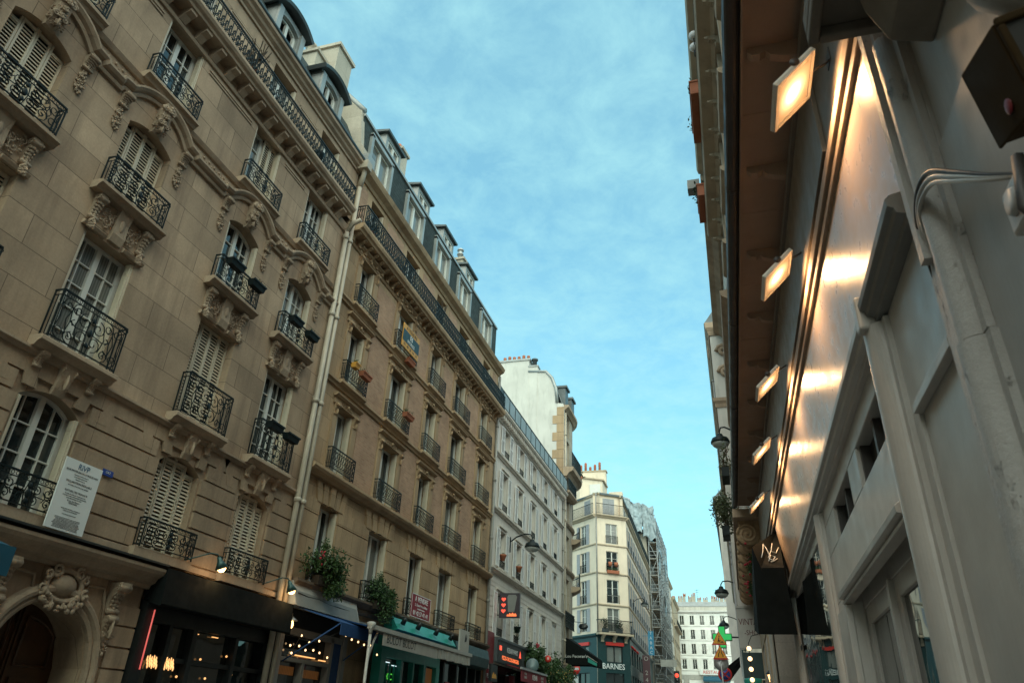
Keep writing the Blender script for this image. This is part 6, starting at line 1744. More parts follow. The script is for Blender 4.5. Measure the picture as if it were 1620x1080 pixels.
def r_stk(mb): mb.box(-.035,-.03,13.0,13.32,2.86,2.93)
rpart('sticker',r_stk,'ink')
# upper storeys above the eave
def fac_right(owner, x, y0, L, rz):      # u runs toward the camera
    return Fac(owner,0,(x,y0+L,0),-pi/2+rz)
FR = Fac(R1,0,(-.19,18.3,0),-pi/2+TZ); LR = 20.
bayR = [2.0+2.75*k for k in range(7)]
rowR = [(7.35,9.5),(10.3,12.4),(13.0,14.6),(15.0,16.7)]
mb = MB(); wall(mb,0,LR,7.0,17.2,[(c-.5,c+.5,a,b) for c in bayR for a,b in rowR],0,.3)
mb.quad((0,0,0),(0,0,17.2),(0,-9,17.2),(0,-9,0)); mb.quad((0,-9,0),(LR,-9,0),(LR,-9,17.2),(0,-9,17.2)); mb.quad((LR,0,0),(LR,0,17.2),(LR,-9,17.2),(LR,-9,0)); FR.build('upper_wall',mb,M['cream6'])
mb = MB()
mb.sweep([(-.02,0),(.1,0),(.14,.15),(.30,.22),(.34,.32),(-.02,.36)],[(0,9.75),(LR,9.75)])
mb.mark(); mb.sweep([(-.02,0),(.12,0),(.2,.12),(.46,.22),(.50,.34),(-.02,.36)],[(0,14.62),(LR,14.62)])
mb.mark(); mb.sweep([(-.02,0),(.10,0),(.16,.12),(.40,.26),(.56,.34),(.60,.50),(-.5,.55)],[(0,17.0),(LR,17.0)])
for c in bayR:
    for a,b in rowR[:3]:
        mb.mark()
        for s in (-1,1): mb.box(c+s*.62-.1,c+s*.62+.1,-.01,.09,a,b)
        mb.sweep([(-.02,0),(.1,0),(.22,.1),(.24,.2),(-.02,.22)],[(c-.8,b+.1),(c+.8,b+.1)])
FR.build('cornice',mb,M['trim5'])
mb = MB(); u = .2
while u < LR: mb.mark(); bracket(mb,u,.16,.42,16.75,17.05); mb.mark(); bracket(mb,u,.14,.34,14.36,14.62); u += .9
FR.build('cornice_bracket',mb,M['trim5'])
mb = MB(); mb.prism([(.3,17.5),(-1,19.2),(-8.9,19.6),(-8.9,17.4)],0,LR); FR.build('roof',mb,M['zinc_d'])
for c in bayR:
    for a,b in rowR: window(FR,c,a,1.0,b-a,-.2,cols=1,rows=2,pane='glass')
    FR.inst('balcony_railing',scroll_rail(1.36,.86,.19),c,.02,rowR[1][0])
    for a,b in rowR[:2]: open_shutter(FR,c-.78,a,.5,b-a,.14,'gutterm'); open_shutter(FR,c+.78,a,.5,b-a,.14,'gutterm')
FR.inst('long_balcony_railing',bar_rail(LR-.2,.85,.46,.13),LR/2,0,14.98)
mb = MB(); mb.box(0,LR,-.02,.30,9.05,9.2); FR.build('low_balcony_slab',mb,M['trim1'])
def rloc(u_from_cam, d, z):       # point on the rotated upper right facade
    return Vector((1.0-.19,18.3,z))+Matrix.Rotation(-pi/2+TZ,3,'Z')@Vector((18.3-u_from_cam,-d,0))
RZR = -pi/2+TZ
def rbox(label,y,d,z,w,m,pl,seed,h=.28):
    t = thing('planter_box',label,'planter',rloc(y,d,z),RZR,'planters on the top-floor balcony at the right')
    mb = MB(); mb.box(-w/2,w/2,-.13,.13,0,h); mb.box(-w/2-.02,w/2+.02,-.15,.15,h-.05,h); mb.build('trough',M[m],t)
    if pl: mb = MB(); leafmass(mb,(0,0,h+.15),(w*.5,.2,.2),220,.09,seed,5); mb.build('foliage',M[pl],t)
rbox('red-brown planter box hung on the highest right-hand balcony, nearest the camera',13.6,.55,15.05,1.7,'terra','leafg',401,.42)
rbox('red-brown planter box hung on the highest right-hand balcony, farther along',17.2,.55,15.05,1.3,'terra','leafd',402,.42)
t = thing('globe_light','pair of small white globe lights on the highest right-hand balcony rail','lamp',rloc(12.2,.50,15.85),RZR)
mb = MB(); mb.blob((0,0,.12),.11,12,8); mb.blob((.35,0,.10),.11,12,8); mb.build('globe',M['signw'],t); mb = MB(); mb.tube([(0,0,-.2),(0,0,.02)],.015,5); mb.tube([(.35,0,-.2),(.35,0,.02)],.015,5); mb.build('stem',M['iron'],t)
t = thing('floodlight_box','small square light box on a bracket at the right roofline','lamp',rloc(18.0,.75,16.4),RZR)
mb = MB(); mb.box(-.18,.18,-.18,.18,0,.34); mb.tube([(0,.6,.1),(0,.1,.1)],.03,5); mb.build('box',M['grey'],t); mb = MB(); mb.box(-.12,.12,-.19,-.181,.06,.28); mb.build('lens',M['glassb'],t)
# floodlights
for i,y in enumerate((4.12,6.75,9.58,12.42,15.75)):
    zz = 5.46; sc_ = .84; y *= .84
    lab = ['square white floodlight nearest the camera, under the eave','second square floodlight along the eave, beside a bright streak on the painted band','third square floodlight along the eave','fourth square floodlight along the eave','farthest square floodlight under the eave, above the graffitied awning box'][i]
    x = (1.0-TZ*y/.84)*.84+.055
    t = thing('floodlight',lab,'floodlight',(x,y,zz),TZ,'floodlights along the eave')
    ax = Vector((-.70,0,-.714))*.93; nrm = Vector((.714,0,-.70))            # arm direction (outward, down) and facing (to the wall, down)
    def P(a,yy,n): v = (ax*a+Vector((0,yy,0))+nrm*n)*.88; return (v.x,v.y,v.z)
    def obx(mb,a0,a1,y0,y1,n0,n1): mb.add([P(a0,y0,n0),P(a1,y0,n0),P(a1,y1,n0),P(a0,y1,n0),P(a0,y0,n1),P(a1,y0,n1),P(a1,y1,n1),P(a0,y1,n1)],[(0,3,2,1),(4,5,6,7),(0,1,5,4),(1,2,6,5),(2,3,7,6),(3,0,4,7)])
    mb = MB(); obx(mb,.02,.48,0,.47,-.042,-.012)
    for q in ((.02,.065,0,.47),(.435,.48,0,.47),(.065,.435,0,.045),(.065,.435,.425,.47)): obx(mb,q[0],q[1],q[2],q[3],-.012,.004)
    for k in range(5): obx(mb,.08+.08*k,.10+.08*k,.08,.40,-.065,-.042)
    h_ = mb.build('housing',M['white'],t); bevel(h_,.006,2)
    mb = MB(); mb.tube([P(.22,-.012,-.04),P(.22,.0,-.04)],.03,10); mb.mark(); mb.tube([P(.22,.48,-.04),P(.22,.47,-.04)],.03,10); mb.mark(); mb.tube([P(.05,.24,-.05),(.08,.25,.10),(1.0-x,.32,.22)],.010,5); mb.box(.98-x,1.0-x,.26,.38,.17,.27); mb.build('yoke',M['gutterm'],t)
    c = P(.26,.235,-.003); mb = MB(); mb.add([tuple(Vector(q)-Vector(c)) for q in (P(.065,.045,-.003),P(.435,.045,-.003),P(.435,.425,-.003),P(.065,.425,-.003))],[(0,1,2,3)]); mb.build('lens',M['flood_lens'],t,c)
    L = bpy.data.lights.new('flood_beam','AREA'); L.shape = 'RECTANGLE'; L.size = .15; L.size_y = .17; L.energy = FLOOD_W; L.color = (1.,.58,.27); L.spread = radians(165)
    o = bpy.data.objects.new('flood_beam',L); COL.objects.link(o); o.parent = t
    c = P(.25,.235,.012); o.location = c; o.rotation_euler = (-nrm).to_track_quat('Z','Y').to_euler()
# awning box with a graffiti tag
aw = thing('awning_box','boxy black fabric awning with a white graffiti tag on its sloping end','awning',(1.0,14.0,0),0)
V = [(-.47,0,4.30),(-.08,0,4.30),(0,0,3.18),(-.64,0,3.18),(-.58,.0+.15,4.70),(0,1.6,5.35),(-.58,4.3,4.7),(-.64,4.3,3.75),(0,4.3,3.75),(0,4.3,5.35)]
k_ = .9286; V = [((1+x)*k_-1 if y < 2 else x*1.0, ((14+y)*k_-14), 1.6+(z-1.6)*k_) for x,y,z in V]
mb = MB(); mb.add(V,[(0,1,2,3),(0,4,5,1),(1,5,2),(0,3,4),(4,6,9,5),(3,7,6,4),(3,2,8,7),(7,8,9,6),(2,5,9,8)]); 
for p in mb.f[:0]: pass
V_ = None; o = mb.build('canvas',M['blackf'],aw)
def on_face(f,q):    # point on the sloping end
    a = Vector(V[0]).lerp(Vector(V[1]),f); b = Vector(V[4]).lerp(Vector(V[5]),f); n = (Vector(V[1])-Vector(V[0])).cross(Vector(V[4])-Vector(V[0])).normalized()
    if n.y > 0: n = -n
    return a.lerp(b,q)+n*.006
mb = MB()
for S in ([(.18,.42),(.30,.62),(.38,.86),(.46,.62),(.50,.40)],[(.42,.22),(.55,.40),(.72,.30),(.60,.22),(.46,.30)],[(.70,.72),(.60,.50),(.78,.40),(.92,.52)],[(.5,.18),(.66,.2),(.8,.24)],[(.44,.34),(.60,.52)]):
    mb.tube([on_face(*s) for s in S],.008,5)
mb.build('graffiti_tag',M['signw'],aw)
# neighbouring grey house end, nearest the camera
R0 = thing('shop_building','dull grey painted house end nearest the camera with a heavy stone ledge','building',(1.0,0,0),0)
def r0(name, fn, m, bev=0):
    mb = MB(); fn(mb); o = mb.build(name,M[m],R0)
    if bev: bevel(o,bev,2)
    return o
r0('wall',lambda mb:(mb.box(.0,.3,-3,2.6,0,3.78),mb.box(.02,.3,-3,2.6,3.785,6.6),mb.box(.001,.3,2.6,2.9,3.76,6.6)),'pgrey2',.004)
def led(mb):
    mb.box(-.39,.05,.4,2.64,4.62,4.74); mb.box(-.39,-.34,.4,2.64,4.55,4.62); mb.box(-.34,.0,2.59,2.64,4.55,4.62); mb.box(-.39,.05,.4,2.64,4.74,6.5) if False else mb.box(-.33,.05,.4,2.58,4.74,5.4)
r0('stone_ledge',led,'concrete',.012)
r0('corbel',lambda mb: mb.extrude([(-.14,4.20),(.02,4.14),(.02,4.62),(-.22,4.62),(-.20,4.40)],1.0,2.38),'concrete',.015)
def cons(mb): mb.tube([(.03,1.55,4.6),(-.06,1.60,4.3),(-.10,1.66,3.95),(-.04,1.66,3.6),(.02,1.60,3.4)],[.10,.13,.15,.12,.08],14)
r0('console',cons,'pgrey2')
t = thing('alarm_box','rusty brown metal box with a red lens fixed to the grey wall near the camera','alarm box',(.93,1.76,3.27),0)
mb = MB(); R_ = Matrix.Rotation(radians(18),3,'X') @ Matrix.Rotation(radians(-14),3,'Y')
def rb(mb,x0,x1,y0,y1,z0,z1):
    vs = [R_@Vector(p) for p in ((x0,y0,z0),(x1,y0,z0),(x1,y1,z0),(x0,y1,z0),(x0,y0,z1),(x1,y0,z1),(x1,y1,z1),(x0,y1,z1))]
    mb.add(vs,[(0,3,2,1),(4,5,6,7),(0,1,5,4),(1,2,6,5),(2,3,7,6),(3,0,4,7)])
rb(mb,-.06,.10,-.13,.12,-.125,.125); rb(mb,-.072,-.06,-.138,.128,-.133,.133)
for q in ((-.07,.09,-.16,-.14,.115,.14),(-.07,.09,-.16,-.14,-.14,-.115),(-.07,-.05,-.16,-.14,-.115,.115),(.07,.09,-.16,-.14,-.115,.115)): rb(mb,*q)
o = mb.build('housing',M['rustbox'],t); bevel(o,.006)
mb = MB(); rb(mb,-.05,.07,-.146,-.139,-.115,.115); mb.build('grille',M['gutterm'],t)
mb = MB(); c = R_@Vector((.01,-.15,.03)); mb.lathe([(0,-.01),(.035,-.01),(.03,.012),(0,.015)],c.x,c.y,c.z,14,tuple(R_@Vector((0,-1,0)))); mb.build('sounder',M['rustbox'],t)
mb = MB(); c = R_@Vector((-.073,-.03,-.065)); mb.blob(tuple(c),(.006,.022,.03),12,6); mb.build('red_lens',M['red'],t)
mb = MB(); mb.tube([(-.02,.12,-.17),(-.05,.12,-.35),(.02,.12,-.5),(.05,.1,-.52)],.018,6); mb.build('cable',M['gutterm'],t)
t = thing('junction_box','small pale grey junction box on the grey wall at the right edge','junction box',(.97,1.98,3.0),0)
mb = MB(); mb.box(-.07,.03,-.10,.06,-.075,.075); o = mb.build('box',M['pgrey'],t); bevel(o,.012); mb = MB(); mb.lathe([(0,0),(.045,0),(.04,.012),(0,.014)],-.0725,-.02,0,14,(-1,0,0)); mb.build('lid',M['pgrey2'],t)
t = thing('wall_cable','bundle of painted cables looping over the old pilaster','cable',(.90,2.6,3.5),0)
for k in range(3):
    mb = MB(); mb.tube(curve([(.09,.36-.03*k,-.42),(.06,.34-.04*k,-.15),(.02,.24-.03*k,.06-.02*k),(.0,.08,.12-.03*k),(.0,-.1,.08-.03*k),(.02,-.28,-.08-.02*k),(.05,-.42,-.22-.01*k),(.10,-.55,-.34)]),.009,8); mb.build('cable',M['pgrey'] if k else M['gutterm'],t)

# taller storeys of the near house and the street behind the camera
RB = thing('apartment_building','plain rendered house rising behind and above the grey painted house end','building',(1.03,2.5,0),0)
mb = MB(); mb.box(.0,9,-42,.2,6.62,17.2); mb.box(.3,9,-42,-3.05,0,6.6); mb.build('wall',M['white4'],RB)
mb = MB(); mb.box(-.45,.0,-42,.2,16.9,17.4); mb.build('cornice',M['trim1'],RB)
mb = MB(); mb.extrude([(-.3,17.4),(1.4,19.3),(9,19.6),(9,17.2)],-42,.15); mb.build('roof',M['zinc_d'],RB)
LB = thing('apartment_building','plain stone house continuing the street behind the camera on the left','building',(-10,-1.1,0),0)
mb = MB(); mb.box(-9,0,-40,0,0,17.2); mb.build('wall',M['stone1'],LB); mb = MB(); mb.box(0,.3,-40,0,16.8,17.3); mb.build('cornice',M['trim1'],LB)
mb = MB(); mb.extrude([(.1,17.3),(-1.2,19.4),(-9,19.8),(-9,17.2)],-40,0); mb.build('roof',M['slate'],LB)

# ================================================================== next houses on the right
R2 = thing('apartment_building','narrow dark stone house with a row of volute corbels past the painted shop','building',(.80,18.3,0),-pi/2-.0)
L2 = 10.3; FR2 = Fac(R2,0,(0,0,0),0)        # u runs toward -Y: u=-L2..0
mb = MB(); wall(mb,-L2,0,0,17.0,[(-L2+1.2+2.6*k,-L2+2.2+2.6*k,a,b) for k in range(4) for a,b in ((6.9,9.2),(10.2,12.3),(13.,15.))],0,.3); mb.quad((0,0,0),(0,0,17.),(0,-9,17.),(0,-9,0)); mb.quad((-L2,0,0),(-L2,0,17.),(-L2,-9,17.),(-L2,-9,0)); FR2.build('wall',mb,M['cream7'])
for k in range(4):
    for a,b in ((6.9,9.2),(10.2,12.3),(13.,15.)): window(FR2,-L2+1.7+2.6*k,a,1.0,b-a,-.2,cols=1,rows=2)
mb = MB(); mb.box(-L2,0,-.02,.62,6.35,6.55); mb.mark(); mb.sweep([(-.02,0),(.1,0),(.3,.2),(.5,.3),(.5,.5),(-.02,.55)],[(-L2,16.8),(0,16.8)]); mb.mark(); mb.sweep([(-.02,0),(.1,0),(.3,.15),(.32,.3),(-.02,.35)],[(-L2,12.6),(0,12.6)]); FR2.build('balcony_slab',mb,M['trim1'])
mb = MB()
for k in range(9):
    mb.mark(); u = -.5-1.15*k; bracket(mb,u,.24,.52,5.75,6.35)
    for q in (-.15,.15): mb.tube([(u+q,.31+a,6.02+b) for a,b in spiral(0,0,.25,0,2.2,22,.12)],.035,6)
    mb.lathe([(0,-.15),(.27,-.15),(.28,-.12),(.28,.12),(.27,.15),(0,.15)],u,.31,6.02,18,(1,0,0)); mb.lathe([(0,.14),(.05,.14),(.04,.19),(0,.2)],u,.31,6.02,10,(1,0,0)); mb.lathe([(0,-.14),(.05,-.14),(.04,-.19),(0,-.2)],u,.31,6.02,10,(1,0,0))
FR2.build('volute_corbel',mb,M['trim2'])
FR2.inst('balcony_railing',bar_rail(L2-.2,1.0,.56,.12),-L2/2,0,6.55)
mb = MB(); wall(mb,-L2,0,0,5.6,[(-L2+.5+3.2*k,-L2+3.2+3.2*k,.4,4.2) for k in range(3)],.03,.2); FR2.build('shopfront',mb,M['tan8'])
mb = MB(); 
for k in range(3): mb.mark(); mb.quad((-L2+.5+3.2*k,-.1,.4),(-L2+3.2+3.2*k,-.1,.4),(-L2+3.2+3.2*k,-.1,4.2),(-L2+.5+3.2*k,-.1,4.2))
FR2.build('shop_pane',mb,M['glassw'])
def rplant(label,x,y,z,r,n,seed,m='leafg',grp=None,sz=.10,cat='plant'):
    t = thing('balcony_plant',label,cat,(x,y,z),0,grp); mb = MB(); leafmass(mb,(0,0,r[2]*.8),r,n,sz,seed,8); mb.build('foliage',M[m],t)
    mb = MB()
    rg = random.Random(seed)
    for k in range(8): mb.tube([(0,0,0),(rg.gauss(0,.4)*r[0],rg.gauss(0,.3)*r[1],r[2]*.7),(rg.gauss(0,.7)*r[0],rg.gauss(0,.6)*r[1],r[2]*1.4)],.012,4)
    mb.build('stem',M['stem'],t); mb = MB(); mb.box(-.12,.12,-.5,.5,-.3,.0); mb.build('planter',M['iron'],t)
rplant('wild grey-green bush overhanging from the right-hand balcony',-.02,25.0,7.7,(.42,1.1,.75),1300,501,'leafg',None,.11,'bush')
rplant('thin straggly plant higher up the right-hand balconies beside the street lamp',.15,23.5,9.2,(.22,.7,.6),260,502,'leafg',None,.09)
for i,(y,z) in enumerate(((19.5,5.6),(22.8,5.5))):
    t = thing('flower_garland',['green garland with red and orange flowers below the nearest volute corbels','green garland with pink flowers below the farther volute corbels'][i],'flowers',(.42,y,z),0,'flower garlands under the corbels')
    mb = MB(); leafmass(mb,(.1,0,-.1),(.10,.7,.22),240,.07,510+i,6); mb.build('foliage',M['leaf'],t); mb = MB()
    for k in range(10): mb.blob((RNG.gauss(0,.05)+.02,RNG.gauss(0,.45),RNG.gauss(0,.14)-.1),(.035,.04,.03),6,4,.4)
    mb.build('blossom',M['petal'],t)
street_lamp('black domed street lamp on the right, high beside the straggly plants',(.72,27.2,11.7),-pi/2,1.,.62)
R3 = thing('apartment_building','cream stone house end standing forward on the right above the vintage shop sign','building',(.12,28.6,0),-pi/2)
FR3 = Fac(R3,0); L3 = 34.
mb = MB(); wall(mb,-L3,0,0,17.4,[(-L3+1.5+2.6*k,-L3+2.5+2.6*k,a,b) for k in range(12) for a,b in ((5.6,7.6),(8.6,10.6),(11.4,13.4),(14.2,16.))],0,.25); mb.quad((-L3,0,0),(-L3,0,17.4),(-L3,-9,17.4),(-L3,-9,0)); FR3.build('wall',mb,M['cream7'])
mb = MB(); mb.quad((0,0,4.35),(0,-2.4,4.35),(0,-2.4,17.4),(0,0,17.4)); FR3.build('end_wall',mb,M['white4'])
for k in range(12):
    for j,(a,b) in enumerate(((5.6,7.6),(8.6,10.6),(11.4,13.4),(14.2,16.))):
        window(FR3,-L3+2.0+2.6*k,a,1.0,b-a,-.2,cols=1,rows=2); open_shutter(FR3,-L3+2.0+2.6*k-.78,a,.5,b-a,.05,'shut5'); open_shutter(FR3,-L3+2.0+2.6*k+.78,a,.5,b-a,.05,'shut5')
mb = MB(); PL = [(-L3,0),(.0,0),(.0,-2.4)]
plan_sweep(mb,PL,[(-.05,17.0),(.05,17.0),(.08,17.2),(.16,17.35),(.18,17.6),(-.05,17.7)]); mb.mark(); plan_sweep(mb,PL,[(-.05,13.6),(.05,13.6),(.07,13.75),(.14,13.85),(.14,14.),(-.05,14.05)])
mb.mark(); plan_sweep(mb,PL,[(-.05,10.9),(.08,10.9),(.18,11.05),(-.05,11.1)])
mb.mark(); relief(mb,-.6,1.0,16.0,16.9,.1,71,6)
for z in (15.2,16.2): mb.tube([(.08,-.5+a,z+b) for a,b in spiral(0,0,.3,0,1.6,14)],.09,6); mb.tube([(.08,-1.4-a,z+b) for a,b in spiral(0,0,.3,0,1.6,14)],.08,6)
FR3.build('cornice',mb,M['trim1'])
FR3.inst('balcony_railing',bar_rail(8.,.9,.12,.14),-4.3,.0,11.1); FR3.inst('balcony_railing',bar_rail(8.,.9,.12,.14),-4.3,.0,14.05)
mb = MB(); mb.prism([(.2,17.7),(-1.4,20.),(-9,20.4),(-9,17.6)],-L3,-.1); FR3.build('roof',mb,M['zinc_d'])
vs_ = thing('shop_sign','worn white painted wall sign reading VINTAGE SHOP','sign',(.85,28.45,4.35),0)
mb = MB(); mb.box(-.80,1.3,-.02,.1,0,1.35); mb.box(-.82,1.3,-.05,.1,1.33,1.40); mb.build('board',M['fascia'],vs_)
M['inkred'] = plain('faded_maroon_ink',(.10,.02,.02),.8,var=.3)
text("VINTAGE",.31,M['inkred'],vs_,(-.30,-.024,.86),0,.002,.72); text('-SHOP-',.24,M['inkred'],vs_,(-.28,-.024,.50),0,.002,.85)
gs = thing('green_shopfront','dark green shop wall with a white handwritten initial below the vintage sign','shopfront',(.95,28.5,0),0)
mb = MB(); mb.box(-.80,1.4,-.02,.1,0,4.22); mb.box(-.80,1.4,-.06,.0,2.2,2.28); mb.box(-.86,-.80,-.06,.1,0,4.3); mb.build('wall',M['green5'],gs)
mb = MB(); mb.tube([(-.72,-.07,3.32),(.3,-.07,3.40)],.022,6); mb.build('white_tube',M['signw'],gs); text('R',.5,M['signw'],gs,(-.42,-.03,3.0),0,.004,.8)
mb = MB(); mb.tube([(.42,-.03,2.9),(.5,-.03,3.1),(.58,-.03,2.9)],.03,5); mb.build('green_neon',M['led_dim'],gs)
def lantern(label,x,y,z,s=1.):
    t = thing('wall_lantern',label,'lantern',(x,y,z),0,'warm lanterns by the green shop')
    mb = MB(); mb.lathe([(.02*s,.38*s),(.05*s,.34*s),(.16*s,.24*s),(.17*s,.22*s),(.05*s,.2*s)],0,0,0,8); mb.tube([(.4,0,.3*s),(.1,0,.42*s),(0,0,.36*s)],.015,5); mb.lathe([(.08*s,-.03*s),(.09*s,0)],0,0,0,8)
    for k in range(4): a = pi/4+pi/2*k; mb.tube([(.085*s*cos(a),.085*s*sin(a),0),(.125*s*cos(a),.125*s*sin(a),.22*s)],.008,4)
    mb.build('cage',M['black'],t); mb = MB(); mb.lathe([(.07*s,.0),(.11*s,.2*s)],0,0,0,8); mb.build('glass',M['lamp_on'],t)
lantern('upper warm lantern on a black bracket in front of the green shop',1.0,22.5,3.48,1.15)
lantern('lower warm lantern on a black bracket in front of the green shop',.86,24.5,3.05,1.)
t = thing('bulb_string','vertical string of four round bulbs hanging in front of the green shop','string lights',(.28,23.0,2.6),0)
mb = MB(); mb.tube([(.3,0,1.6),(.1,0,1.55),(0,0,1.35),(0,0,.3)],.012,5); mb.build('cable',M['black'],t)
for k in range(4): 
    mb = MB(); mb.blob((0,0,1.22-.27*k),.062,10,8); mb.build('bulb',M['bulb_s'],t)
t = thing('green_lamp','green glass street lantern head in front of the green shop','lamp',(.32,24,0),0)
mb = MB(); mb.tube([(0,0,0),(0,0,2.5)],.05,8); mb.build('post',M['black'],t); mb = MB(); mb.lathe([(.14,2.5),(.27,3.05),(.24,3.1),(.1,3.12)],0,0,0,12); mb.build('glass',M['teal'],t)
# road signs on a leaning post
rs = thing('road_sign','two amber roadworks triangles on a post seen against the white end house','road sign',(-.68,30,0),0)
mb = MB(); mb.tube([(.06,.03,0),(-.02,.03,5.0)],.030,8); mb.build('post',M['steel'],rs)
def tri(z,s): return [(-s/2,z),(s/2,z),(0,z+s*.87)]
for z,k in ((4.60,0),(4.10,1)):
    mb = MB(); mb.extrude(tri(z,.56),-.015,.0); a = mb.build('triangle',M['sgnred'],rs)
    mb = MB(); mb.extrude([(0+x*.80,z+.052+(y-z)*.78) for x,y in tri(z,.56)],-.021,-.014); mb.build('face',M['orange'],a)
    mb = MB()
    if k == 0: mb.tube([(-.05,-.024,z+.09),(-.02,-.024,z+.18),(.0,-.024,z+.26)],.016,5); mb.tube([(.03,-.024,z+.09),(-.02,-.024,z+.18),(.06,-.024,z+.15)],.013,5); mb.blob((.01,-.024,z+.31),.022,8,5); mb.extrude([(.04,z+.085),(.17,z+.085),(.11,z+.14)],-.026,-.02)
    else:
        mb.tube([(-.07,-.024,z+.09),(-.07,-.024,z+.18),(-.03,-.024,z+.24),(-.03,-.024,z+.34)],.014,5); mb.tube([(.09,-.024,z+.09),(.09,-.024,z+.15),(.04,-.024,z+.24),(.04,-.024,z+.32)],.014,5)
    mb.build('symbol',M['ink'],a)
mb = MB(); mb.lathe([(0,-.01),(.27,-.01),(.27,.01),(0,.01)],.0,.05,3.98,24,(0,1,0)); mb.build('grey_disc',M['steel'],rs)
t = thing('no_parking_sign','round blue and red no-parking sign partly behind the amber signs','road sign',(-.62,32.2,0),0)
mb = MB(); mb.tube([(0,.03,0),(0,.03,3.95)],.03,8); mb.build('post',M['steel'],t)
mb = MB(); mb.lathe([(0,-.02),(.26,-.02),(.27,0),(.26,.02),(0,.02)],0,0,3.75,24,(0,1,0)); a = mb.build('disc',M['sgnred'],t)
mb = MB(); mb.lathe([(0,0),(.20,0),(.20,.006),(0,.008)],0,-.02,3.75,24,(0,-1,0)); mb.build('blue_face',M['sgnblue'],a); mb = MB(); mb.tube([(-.15,-.03,3.9),(.15,-.03,3.6)],.03,4); mb.tube([(.15,-.03,3.9),(-.15,-.03,3.6)],.03,4); mb.build('red_cross',M['sgnred'],a)
ph = thing('pharmacy_cross','lit green pharmacy cross on the right-hand houses','sign',(-.70,38,5.75),0)
mb = MB(); mb.box(-.45,.45,-.06,.06,-.16,.16); mb.box(-.16,.16,-.055,.055,-.5,.5); mb.tube([(.45,0,0),(1.0,0,0)],.04,5); mb.build('cross_box',M['black'],ph)
mb = MB(); mb.box(-.42,.42,-.07,-.06,-.13,.13); mb.box(-.13,.13,-.066,-.056,-.46,.46); mb.build('led_face',M['led_g'],ph)
street_lamp('black domed street lamp on the right above the vintage sign',(.55,40,8.2),-pi/2)
street_lamp('small black street lamp farther along on the right above the pharmacy cross',(.28,56,8.6),-pi/2)
t = thing('shop_awning','dark slatted awning on the right behind the amber road signs','awning',(.0,36.5,0),-pi/2)
mb = MB(); mb.prism([(0,4.6),(-.55,4.2),(-.55,3.9),(-.52,3.9),(0,4.5)],-2.,2.)
for k in range(5): mb.tube([(-2,-.1-.1*k,4.5-.09*k),(2,-.1-.1*k,4.5-.09*k)],.03,4)
mb.build('canvas',M['blackf'],t)
R4 = thing('apartment_building','pale houses farther along the right side of the street','building',(-.6,62.7,0),-pi/2)
R4['label'] = 'pale rendered house farther along the right side beyond the street lamps'
R4['label'] = 'pale rendered house farther along the right side beyond the street lamps'
FR4 = Fac(R4,0)
mb = MB(); wall(mb,-60,0,0,19.5,[(-58+3.*k,-57+3.*k,a,b) for k in range(19) for a,b in ((7,9),(10,12),(13,15),(16,18))],0,.2); mb.quad((0,0,0),(0,0,19.5),(0,-9,19.5),(0,-9,0)); FR4.build('wall',mb,M['plast3s'])
mb = MB(); mb.prism([(.3,19.5),(-1.5,21.5),(-9,22),(-9,19.4)],-60,0); FR4.build('roof',mb,M['zinc_d'])
t = thing('overhead_wire','thin wire strung across the street between the houses','wire',(-5,96,14.7),0)
mb = MB(); mb.tube([(-6,0,.6),(-3,0,.15),(0,0,0),(3,0,.1),(5.,0,.4)],.02,4); mb.build('wire',M['iron'],t)
# ================================================================== ground, sky, sun, camera
def gz(y): return 0 if y < 18 else (y-18)*.045
def strip(name, x0, x1, dz, m):
    mb = MB(); ys = [-60,18,60,110,200,400]
    for a,b in zip(ys[:-1],ys[1:]): mb.quad((x0,a,gz(a)+dz),(x1,a,gz(a)+dz),(x1,b,gz(b)+dz),(x0,b,gz(b)+dz))
    return tag(mb.build(name,M[m]),None,None,None,'structure')
strip('ground',-400,400,-.02,'earth'); strip('road',-7.6,-1.4,-.004,'asphalt')
def pave(name,x0,x1,xk):
    mb = MB(); ys = [-60,18,60,110,200]
    for a,b in zip(ys[:-1],ys[1:]):
        mb.quad((x0,a,gz(a)+.13),(x1,a,gz(a)+.13),(x1,b,gz(b)+.13),(x0,b,gz(b)+.13))
    tag(mb.build(name,M['paving']),None,None,None,'structure')
    mb = MB()
    for a,b in zip(ys[:-1],ys[1:]):
        x = (xk-.09,xk+.09); mb.add([(x[0],a,gz(a)-.1),(x[1],a,gz(a)-.1),(x[1],b,gz(b)-.1),(x[0],b,gz(b)-.1),(x[0],a,gz(a)+.135),(x[1],a,gz(a)+.135),(x[1],b,gz(b)+.135),(x[0],b,gz(b)+.135)],[(0,3,2,1),(4,5,6,7),(0,1,5,4),(1,2,6,5),(2,3,7,6),(3,0,4,7)])
    tag(mb.build('kerb',M['kerb']),None,None,None,'structure')
pave('pavement',-10.5,-7.69,-7.6); pave('pavement',-1.31,1.4,-1.4)

